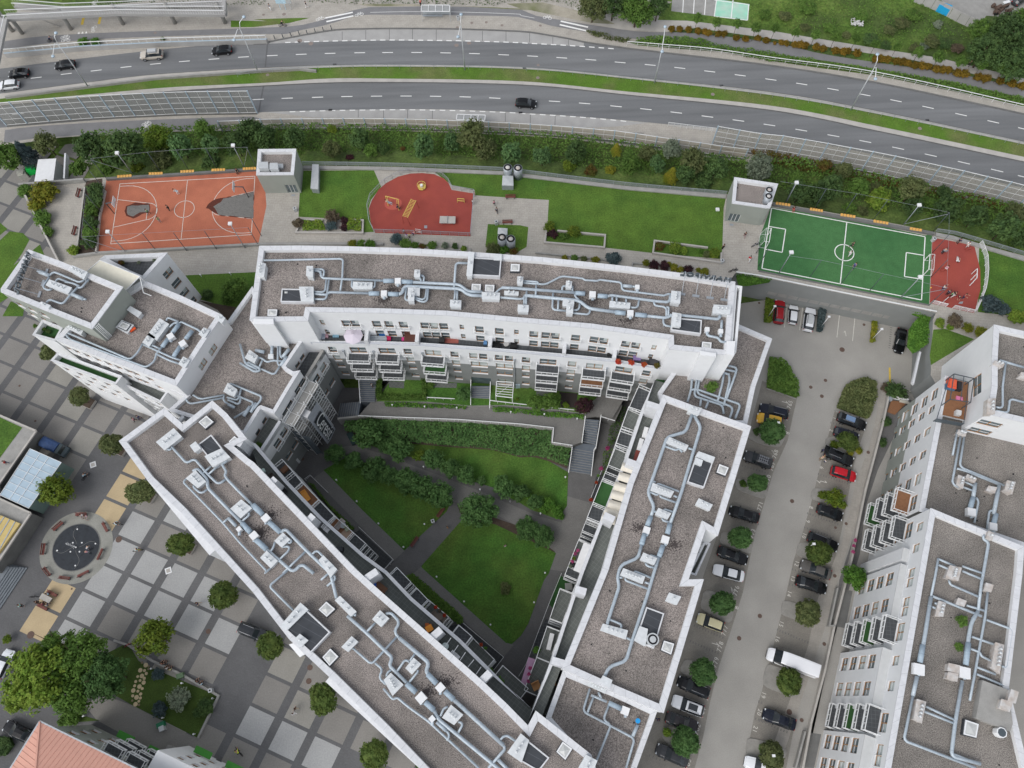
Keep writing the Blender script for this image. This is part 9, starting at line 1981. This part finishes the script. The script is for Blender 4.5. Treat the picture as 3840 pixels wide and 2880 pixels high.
steps('stairs','entrance stairs at the left garden of the curved block','b3 885 238 1010 240|b3 1020 55 885 55',ZW,4.2,11);steps('stairs','wide entrance stairs in the middle of the curved block','b3 1805 265 1955 275|b3 1965 105 1812 105',ZW,4.2,11);steps('stairs','short diagonal stairs down from the walk at its left end','b3 700 378 725 252|b3 890 238 872 352',0,ZW,9)
mb=MB()
for s,za,zb in(('b3 870 352 1700 383 2212 420 c3 390 452',ZW,ZW),('c3 390 452 378 572 545 598',ZW,ZW),('c3 545 598 515 815',1.5,.1),('c3 650 365 626 568',ZW+.4,1.6),('c3 780 358 742 612',ZW+.4,1.4),('c3 742 612 725 635 703 845',1.4,.1),('b3 1806 60 1800 250',4.2,ZW),('b3 1968 85 1958 275',4.2,ZW),('b3 882 60 880 235',4.2,ZW),('b3 1440 200 1670 212',ZG,ZG),('b3 1960 225 2212 255 c3 560 305',ZG,ZG),('c3 780 358 900 395',ZW,ZW)):
 P=[q.xy for q in G(s,(za+zb)/2+.9)];n=len(P)-1
 for k in rg(n):
  z_=lambda t:za+(zb-za)*t
  mb.beam(vec(P[k],z_(k/n)+.95),vec(P[k+1],z_((k+1)/n)+.95),.11)
  L=(P[k+1]-P[k]).length
  for j in rg(int(L/1.3)+1):p=P[k].lerp(P[k+1],min(1,j*1.3/L));zz=z_((k+min(1,j*1.3/L))/n);mb.beam(vec(p,zz-.1),vec(p,zz+.95),.05)
sgl('handrail',mb,'rail','white handrails along the raised courtyard walk and its stairs','handrail')
for s,w,z0,h in(('b3 700 378 870 360 1700 392 2212 428 c3 385 460 374 582 540 606 508 818',.3,-.1,ZW+.25),):
 P=[q.xy for q in G(s,ZW)];mb=MB()
 for a,b in zip(P[:-1],P[1:-1]):mb.wall(a,b,w,z0,z0+h+.1)
 sgl('wall',mb,'concrete','grey retaining wall of the raised courtyard walk','wall')
for k,s in en(('b3 687 883','b3 857 1060','b3 1037 1245','b3 1245 1440','b3 1419 1250','b3 1411 774','b3 1648 866','b3 1880 962','b3 2133 1060','c3 30 1060','c3 280 1162','c3 487 860','b4 1520 72','b4 1748 277','b4 1967 470','c4 318 40','c4 227 285','b3 1152 262','b3 1420 275','b3 1686 285','b3 2135 320','c3 312 338','c3 585 375','a2 1660 730','a2 1905 715','a4 1505 955','a4 1762 1082','a4 1345 1242','a4 1605 1378','a4 690 1228','a4 1252 835')):
 z=ZW if 17<=k<=22 else ZT if k in(23,24)else 0;p=G1(s,z+.7);mb=MB();mb.cyl(p,.05,z,z+.7,8);mb.cyl(p,.13,z+.62,z+.8,10);sgl('bollard_light',mb,'sill','small white garden light %s'%('%s beside the courtyard lawns'%nth(k,17)if k<17 else'%s in the beds of the raised walk'%nth(k-17,6)if k<23 else'%s on the lawn between the blocks'%nth(k-23,2)if k<25 else'%s in the square garden'%nth(k-25,6)),'garden light','small garden lights')
PAT=mat('dark_patio',(.06,.063,.066),.85,.1,1,seam=(.5,.5,.03,1.4,.6))
for s,lb,mm in(('b3 880 1300 1165 1560 1080 1640 820 1330','long grey patio',PAT),('b4 1620 480 1740 465 2080 745 2000 850 1640 560','dark patio',PAT),('c3 700 1060 740 860 860 800 880 900 760 1100','right patio',PAT),('c4 440 60 560 130 470 230 380 330 350 300','green patio','turf'),('c4 270 510 330 420 410 480 300 700 220 650','dark deck patio','tdk')):sheet('patio',s,.02,mm)
for s,lb in(('b3 440 890 485 858 630 1000','white-edged glass fence at the top garden of the diagonal block'),('b3 885 1285 1168 1552 1090 1640','white-railed fence round the long grey patio'),('b4 1745 462 2078 742 1995 850','white-railed fence round the lower dark patio'),('c3 795 790 690 1055 740 1080','flower-hung fence at the right patio of the east wing'),('c4 452 52 350 300 160 800 100 900','thin fence along the gardens of the east wing')):rrun('railing',lb,'railing',s,.02,1.1,1.2,2,'rail',curve_=False)
row([('pink','c3 785 790',22),('flower','c3 745 905',18),('flower','c3 700 1048',20),('ivy','c3 760 850',16)],.9,'on the right patio fence of the courtyard')
for k,(s,lf,z)in en((('c3 592 1468','pink',9.9),('c3 570 1495','pink',9.9),('c3 560 1535','autumn',9.9),('c3 545 1560','pink',9.9),('c3 530 1600','grey',9.9),('b4 1512 325','flower',9.9),('b4 1545 355','brown',9.9),('b4 1585 393','flower',9.9),('b4 1890 635','flower',9.9),('b4 1925 665','ivy',9.9),('c4 195 830','pink',9.9),('c4 185 880','pink',9.9),('c4 180 940','pink',9.9),('y2 1710 570','flower',17.3),('y2 1845 582','flower',17.3),('y2 1978 598','flower',17.3),('y2 2110 610','rust',17.3),('d3 812 1385','pink',1.2),('d3 802 1430','pink',1.2),('d3 795 1480','pink',1.2))):
 tree('shrub',lf,s,18 if'y2'not in s else 38,z,.35,'flower box with %s plants, %s among the flower boxes'%({'pink':'pink','autumn':'yellow-green','grey':'silvery','flower':'red','brown':'brown','ivy':'green','rust':'rusty'}[lf],nth(k,20,'counted')),'flower box',name='flower_box',gp='flower boxes on railings and balconies',flat=.7,visible_trunk=False)
 # pergola in the middle garden
q=qd('y2 448 775 625 785 612 945 440 925',ZG+2.4);rt=thing('pergola','white metal pergola frame in the middle garden of the curved block','pergola',(q[0].x,q[0].y,ZG));m=MB()
for a,b in zip(q,q[1:]+q[:1]):m.beam(vec(a,ZG+2.4),vec(b,ZG+2.4),.12)
for k in rg(1,6):m.beam(vec(q[0].lerp(q[3],k/6),ZG+2.42),vec(q[1].lerp(q[2],k/6),ZG+2.42),.08)
m.beam(vec(q[1],ZG+2.44),vec(q[3],ZG+2.44),.05);m.bd('roof_frame','rail',rt)
for p in q:m=MB();m.beam(vec(p,ZG),vec(p,ZG+2.4),.12);m.bd('post','rail',rt)
mb=MB();mb.flat(qd('y2 1095 885 1290 900 1270 1050 1110 1040',ZG),ZG+.03);sct('dark_deck',mb,mat('dark_decking',(.05,.04,.037),.8,.1,1,seam=(.14,9,.02,.6,.05)));mb=MB();mb.flat(qd('y1 1140 1215 1350 1225 1345 1315 1140 1300',ZG),ZG+.03);mb.flat(qd('y2 860 850 1040 870 1030 930 860 920',ZG),ZG+.03);mb.flat(qd('y1 1700 1230 2080 1240 2070 1310 1740 1300',ZG),ZG+.03);sct('garden_patios',mb,'tgy')
mb=MB();mb.flat(qd('y2 1560 905 1790 930 1640 1180 1480 1160 1420 1010',ZW),ZG+.01);sct('garden_paving',mb,'ydp')
p=G1('y2 670 815',ZG+.7);mb=MB();mb.box((p.x,p.y,ZG),(.75,.5,1.5));sgl('cabinet',mb,'sbl','pale blue cabinet at the wall beside the pergola','cabinet')
# lilac parasol on the long roof terrace
p=G1('y1 640 575',ZTn+2.5);rt=thing('parasol','large pale lilac parasol on the roof terrace of the curved block','parasol',(p.x,p.y,ZTn));mb=MB();
for k in rg(8):a,b=k*.7854,(k+1)*.7854;mb.face([(p.x,p.y,ZTn+2.75),(p.x+1.45*math.cos(a),p.y+1.45*math.sin(a),ZTn+2.25),(p.x+1.45*math.cos(b),p.y+1.45*math.sin(b),ZTn+2.25)])
mb.bd('canopy',mat('lilac_canvas',(.58,.53,.60),.8,.03,1),rt);mb=MB();mb.cyl(p,.03,ZTn,ZTn+2.7,6);mb.bd('pole','steel',rt)
mb=MB();p=G1('y2 548 385',ZTn+.7);mb.cyl(p,.42,ZTn+.68,ZTn+.72,16);mb.cyl(p,.05,ZTn,ZTn+.68,8);sgl('round_table',mb,'bcc','pale round table on the middle of the long roof terrace','table')
for s,c_,sz,lb,nm in(('y1 210 590',(.38,.42,.48),(.9,.9,.5),'grey-blue cushion box at the left end of the long roof terrace','storage_box'),('y1 262 585',(.55,.35,.40),(.7,.5,.4),'pink towel-covered crate on the long roof terrace','crate'),('y1 400 580',(.2,.35,.45),(.9,.5,.35),'blue crate on the long roof terrace','crate'),('y1 975 625',(.34,.37,.40),(2.8,.8,.5),'long grey sofa on the second bay of the long roof terrace','sofa'),('y1 1040 585',(.02,.12,.35),(.9,.6,.4),'blue bundle behind the grey sofa','bundle'),('y1 1120 620',(.50,.02,.10),(.9,.6,.4),'crimson bundle beside the grey sofa','bundle'),('y1 1340 630',(.62,.06,.25),(.6,.5,.5),'pink bag near the brown screen','bag'),('y1 1425 590',(.09,.035,.025),(1.7,1.5,1.3),'dark brown cupboard at the end of the second terrace bay','cupboard'),('y1 1865 635',(.03,.03,.03),(.8,.7,.8),'black grill on the third terrace bay','grill'),('y2 440 390',(.015,.015,.015),(1.2,.8,.7),'black armchair left of the round table','armchair'),('y2 625 395',(.015,.015,.015),(1.0,.8,.7),'black armchair right of the round table','armchair'),('y2 330 370',(.10,.22,.40),(.5,.5,.6),'blue crate at the terrace divider','crate'),('y2 1905 525',(.28,.20,.42),(1.1,.9,.3),'purple mat with chair on the last terrace bay','mat'),('y2 2075 565',(.06,.06,.065),(1.2,1.0,.5),'round dark wicker seat on the last terrace bay','wicker_armchair'),('y1 1980 655',(.30,.09,.07),(2.6,.8,.06),'red rug on the third terrace bay','rug'),('y2 1615 490',(.02,.02,.02),(.5,.4,.4),'small black box at the end of the empty terrace bay','box')):
 p=G1(s,ZTn+sz[2]);mb=MB();mb.box((p.x,p.y,ZTn+.005),(sz[0],sz[1],sz[2]*.8),-.06);mb.box((p.x,p.y+sz[1]*.38,ZTn+.005+sz[2]*.8),(sz[0]*.96,sz[1]*.2,sz[2]*.35),-.06);sgl(nm,mb,'any',lb,nm.replace('_',' '),color=c_)
 # roof terrace of the stepped block
for k,s in en(('a2 1005 630','a2 1150 628','a2 1280 610')):tree('shrub','rust'if k==0 else'grey',s,28 if k==0 else 18,ZM-1.5,.5,'potted plant on the dark tiled triangular roof terrace, '+nth(k,3),'potted plant',name='potted_plant')
p=G1('a2 1100 1185',DM+.3);mb=MB();mb.tube([(p.x-.35,p.y-.3,DM+.25),(p.x+.35,p.y+.3,DM+.25)],.2,10);sgl('orange_case',mb,mat('orange_case',(.70,.09,.02),.5,.05,1),'orange-red case beside the roof hatch of the stepped block','case')
# terrace of the far east block
for s,c_,sz,lb,nm in(('d3 1625 75',(.70,.12,.06),(1.2,1.6,.9),'orange-red sun shade on the brown roof terrace of the far east block','sun_shade'),('d3 1680 205',(.65,.20,.36),(.9,.6,.25),'pink float ring on the brown roof terrace','float'),('d3 1678 320',(.55,.55,.55),(.7,.7,.9),'grey kettle grill on the brown roof terrace','grill'),('d3 1605 110',(.08,.16,.26),(1.3,.8,.5),'blue sofa on the brown roof terrace','sofa'),('d3 1680 100',(.03,.03,.035),(.7,1.4,.7),'black storage unit on the brown roof terrace','storage_unit'),('d3 1225 235',(.50,.48,.42),(1.6,.4,.3),'folded cream parasol by the decking of the ground floor garden','parasol'),('d3 1110 205',(.3,.33,.36),(.6,.6,.8),'grey grill in the ground floor garden','grill')):
 z0=ZF2+.16 if'1225'not in s and'1110'not in s else.33;p=G1(s,z0+sz[2]);mb=MB();mb.box((p.x,p.y,z0),(sz[0],sz[1],sz[2]*.8),-.3);mb.box((p.x,p.y,z0+sz[2]*.8),(sz[0]*.8,sz[1]*.8,sz[2]*.2),-.3);sgl(nm,mb,'any',lb,nm.replace('_',' '),color=c_)
 # scaffolding with lettered banners
A,B=SCF;e=(B-A).normalized();n=Vc((-e.y,e.x));
if(A+n-Vc((-20,25))).length>(A-n-Vc((-20,25))).length:n=-n
rt=thing('scaffolding','tall scaffolding with grey netting and a lettered banner in the courtyard corner','scaffolding',((A.x+B.x)/2,(A.y+B.y)/2,0));m=MB();L=(B-A).length
for u in[L*k/4 for k in rg(5)]:
 for d in(.6,2.2):p=A+e*u+n*d;m.beam(vec(p,0),vec(p,15.5),.10)
for z in(2,4,6,8,10,12,14):
 for d in(.6,2.2):m.beam(vec(A+n*d,z),vec(B+n*d,z),.08);m.beam(vec(A+n*d,z+1),vec(B+n*d,z+1),.05)
 for k in rg(5):p=A+e*(L*k/4);m.beam(vec(p+n*.6,z),vec(p+n*2.2,z),.05)
for k in rg(4):
 for z in(2,6,10):m.beam(vec(A+e*(L*k/4)+n*2.4,z),vec(A+e*(L*(k+1)/4)+n*2.4,z+2),.04)
m.bd('tube_frame','rail',rt)
for z in(13.9,9.9,5.9):m=MB();m.pzm([A+n*.7+e*(0 if z!=9.9 else L*.5),A+n*2.3+e*(0 if z!=9.9 else L*.5),B+n*2.3,B+n*.7],z,z+.06);m.bd('platform','concrete',rt)
m=MB();m.pzm([A+e*(L*.55)+n*.8,A+e*(L*.7)+n*.8,A+e*(L*.7)+n*3,A+e*(L*.55)+n*3],11.5,13.2);m.bd('hoist_box','sill',rt)
zt=14.2;t0,t1=[G1(s,zt).xy for s in('y3 1060 945','y3 935 1175')];zb=ztop(t0,0,'y3 1312 1335')
m=MB();N_=8
for k in rg(N_):
 for j in rg(6):
  f_=lambda kk,jj:vec(t0.lerp(t1,jj/6)+n*(.04*math.sin(kk*1.3+jj)),zt-(zt-zb)*kk/N_);m.face([f_(k,j),f_(k+1,j),f_(k+1,j+1),f_(k,j+1)])
m.bd('banner','scrim',rt);bw=(t1-t0).length;m=MB();nn=Vc((-(t1-t0).y,(t1-t0).x)).normalized();
if nn.dot(Vc((0,0))-t0)<0:nn=-nn
o_=nn*.18;m.face([vec(t0.lerp(t1,.16)+o_,zt-2.6),vec(t0.lerp(t1,.86)+o_,zt-2.6),vec(t0.lerp(t1,.86)+o_,zb+1),vec(t0.lerp(t1,.16)+o_,zb+1)]);m.bd('banner_panel',mat('banner_dark',(.035,.04,.048),.7,.05,1),rt)
cu=bpy.data.curves.new('lettering','FONT');cu.body='Ceresit';cu.size=2.0;cu.extrude=.01;cu.align_x='CENTER';cu.align_y='CENTER';to=bpy.data.objects.new('t',cu);me=to.to_mesh().copy();to.to_mesh_clear();bpy.data.objects.remove(to)
X=Vc((0,0,-1));Yv=(t0-t1).normalized().to_3d();Z_=X.cross(Yv);
if Z_.dot(nn.to_3d())<0:Yv=-Yv;Z_=X.cross(Yv)
w0=max(v.co.x for v in me.vertices)*2;sc_=(zt-zb-4.4)/w0;c=vec(t0.lerp(t1,.5)+nn*.24,(zt-2.6+zb+1)/2)
for v in me.vertices:q=v.co;v.co=c+X*q.x*sc_+Yv*q.y*sc_*1.15+Z_*q.z-rt.location
me.name='lettering';me.materials.append(M['sill']);oo=bpy.data.objects.new('lettering',me);COL.objects.link(oo);oo.parent=rt
m=MB();a,b=B+n*.6,B+n*4.0
for k in rg(6):m.face([vec(a.lerp(b,k/6)+e*(.15*math.sin(k*2)),11),vec(a.lerp(b,(k+1)/6)+e*(.15*math.sin(k*2+2)),11),vec(a.lerp(b,(k+1)/6)+e*(.3*math.sin(k*2+2)),2),vec(a.lerp(b,k/6)+e*(.3*math.sin(k*2)),2)])
m.bd('side_net',mat('dark_net',(.10,.12,.14),.8,.2,1.5),rt)
mb=MB();p=G1('b3 820 540',.3);mb.box((p.x,p.y,0),(1.0,2.2,.6),.5);sgl('dark_cart',mb,mat('dark_green_cart',(.03,.06,.06),.6,.1,2),'dark cart beside the first courtyard tree','cart')
for s in('b3 650 205','b3 430 590','b3 358 718'):p=G1(s,1);mb=MB();mb.cyl(p,.38,0,1.9,14);sgl('white_column',mb,'sill','white column at the foot of the west link, %s'%nth(('b3 430 590','b3 650 205','b3 358 718').index(s),3,'listed'),'column','white columns of the west link')
for r in list(PRO.values()):
 if'proto'in r:
  for ch in list(r.children):
   for g in list(ch.children):bpy.data.objects.remove(g)
   bpy.data.objects.remove(ch)
  bpy.data.objects.remove(r)
  # furniture on courtyard terraces and balconies
def small(kind,s,z,col,sz,lbl,ang=0,rnd=False):
 p=G1(s,z+sz[2]);mb=MB()
 if rnd:mb.cyl(p,sz[0]/2,z+sz[2]-.05,z+sz[2],16);mb.cyl(p,.05,z,z+sz[2]-.05,6);mb.cyl(p,.2,z,z+.03,10)
 elif'chair'in kind or'sofa'in kind or'lounger'in kind:
  ca,sa=math.cos(ang),math.sin(ang);mb.box((p.x,p.y,z+.3),(sz[0],sz[1],.12),ang);mb.box((p.x-sa*sz[1]*.45,p.y+ca*sz[1]*.45,z+.4),(sz[0],.1,sz[2]-.35),ang)
  for a,b in((-.42,-.42),(.42,-.42),(.42,.42),(-.42,.42)):mb.box((p.x+a*sz[0]*ca-b*sz[1]*sa,p.y+a*sz[0]*sa+b*sz[1]*ca,z),(.06,.06,.3),ang)
 else:mb.box((p.x,p.y,z),sz,ang)
 sgl(kind,mb,'any',lbl,kind.replace('_',' '),color=col)
zt=15.31;zb=12.31;br=(.16,.08,.045);tp=(.22,.18,.15)
for k,s,z,c,sz,lb,*r in(('chair','b3 585 1272',zt,w_,(.6,.6,.8),'upper white chair on the roof terrace of the diagonal block',.9),('chair','b3 605 1295',zt,w_,(.6,.6,.8),'lower white chair on the roof terrace of the diagonal block',.9),('grill','b3 712 1455',zt,(.04,.045,.05),(.9,.6,.9),'dark grill on the roof terrace of the diagonal block'),('sofa','b3 245 962',zt,(.03,.03,.033),(1.2,.6,.7),'black sofa next to a divider on the diagonal block terrace',-.9),('round_table','b3 80 802',zt,(.45,.58,.52),(.55,.5,.7),'small mint round table at the top end of the diagonal block terrace',0,True),('chair','b3 145 850',zt,(.07,.06,.05),(.8,.8,.8),'brown armchair below the mint round table',.8),('sunlounger','b4 1050 155',zt,br,(.9,2.0,.5),'brown sunlounger beside a blue bag on the diagonal block terrace',.9),('bag','b4 1005 140',zt,(.02,.10,.40),(.45,.45,.6),'blue bag beside the brown sunlounger'),('cloth','b4 1458 500',zt,(.80,.30,.04),(.9,.8,.7),'bright orange cloth on a terrace table',.5),('bag','b4 1420 530',zt,(.03,.30,.50),(.4,.4,.6),'light blue bag next to the orange cloth'),('round_table','b4 1592 648',zt,(.6,.68,.66),(.9,.9,.72),'pale round table under the thin white shade bars',0,True),('chair','b4 1655 712',zt,w_,(.7,.7,.75),'white chair just below the pale round table',.8),('chair','b4 1685 738',zt,w_,(.7,.7,.75),'second white chair below the pale round table',.8),('crate','b4 1440 470',zt,(.45,.12,.03),(.5,.4,.4),'rust coloured crate above the orange cloth'),('sunlounger','b3 430 1012',zb,(.62,.27,.05),(.8,1.8,.5),'orange wooden sunlounger on a plank-floored balcony',.6),('round_table','b3 745 1262',zb,(.30,.33,.34),(.8,.8,.72),'grey round table on the plank-floored balcony',0,True),('chair','b3 772 1285',zb,(.35,.38,.28),(.6,.6,.8),'pale green chair beside the grey round table',.5),('sofa','b3 715 1248',zb,(.35,.32,.30),(1.6,.7,.7),'beige sofa at the upper end of the plank-floored balcony',.9),('rug','b3 770 1330',zb,(.42,.30,.22),(1.5,1.2,.03),'pale patterned rug on the plank-floored balcony',.8),('table','b3 258 790',zb,br,(1.2,.7,.7),'dark wooden table on the topmost diagonal block balcony',.8),('chair','b4 1500 378',9.11,tp,(.7,.7,.7),'upper taupe chair beside the red flower boxes',.8),('chair','b4 1582 430',9.11,tp,(.7,.7,.7),'lower taupe chair beside the red flower boxes',.8),('table','b4 1542 405',9.11,tp,(1.0,.9,.6),'taupe table between the two taupe chairs',.8),('planter_box','c3 1150 488',zt,w_,(.6,1.6,.8),'upper white planter box on the east wing terrace',-.35),('planter_box','c3 1108 592',zt,w_,(.6,1.9,.8),'middle white planter box on the east wing terrace',-.35),('planter_box','c3 1082 685',zt,(.20,.05,.04),(.7,1.7,.9),'dark red planter box on the east wing terrace',-.35),('round_table','c3 825 1010',9.2,(.5,.56,.58),(.8,.8,.7),'grey round table on the green-floored east wing balcony',0,True),('wicker_chair','c4 245 975',9.11,(.50,.25,.10),(1.1,1.1,1.0),'orange wicker chair on the lowest east wing balcony',.4),('round_table','c4 330 1035',13.22,(.30,.36,.38),(.9,.9,.7),'grey-blue round table on the narrow south link terrace',0,True),('drying_rack','c4 362 610',9.11,w_,(.6,2.2,.9),'white drying rack on a pale east wing balcony',-.3),('cabinet','c4 398 955',13.22,(.30,.16,.08),(.4,.6,.5),'small brown cabinet on the south link terrace'),('sunbed_frame','c3 940 685',9.2,w_,(.7,1.9,.5),'white framed rack on the grey east wing balcony',-.15),('lilac_awning','c4 185 875',8.5,(.50,.30,.44),(1.4,4.0,.08),'lilac awning stretched beside the pink flower boxes',-.35),('white_awning','c3 645 1535',12.0,w_,(1.7,4.2,.1),'white awning over the flower-lined east wing balcony',-.42),('tyre_ring','c4 515 155',.03,(.35,.35,.33),(1.1,1.1,.4),'grey ring seat on the green garden floor of the east wing')):
 small(k,s,z,c,sz,lb,*(r if r else(0,)))
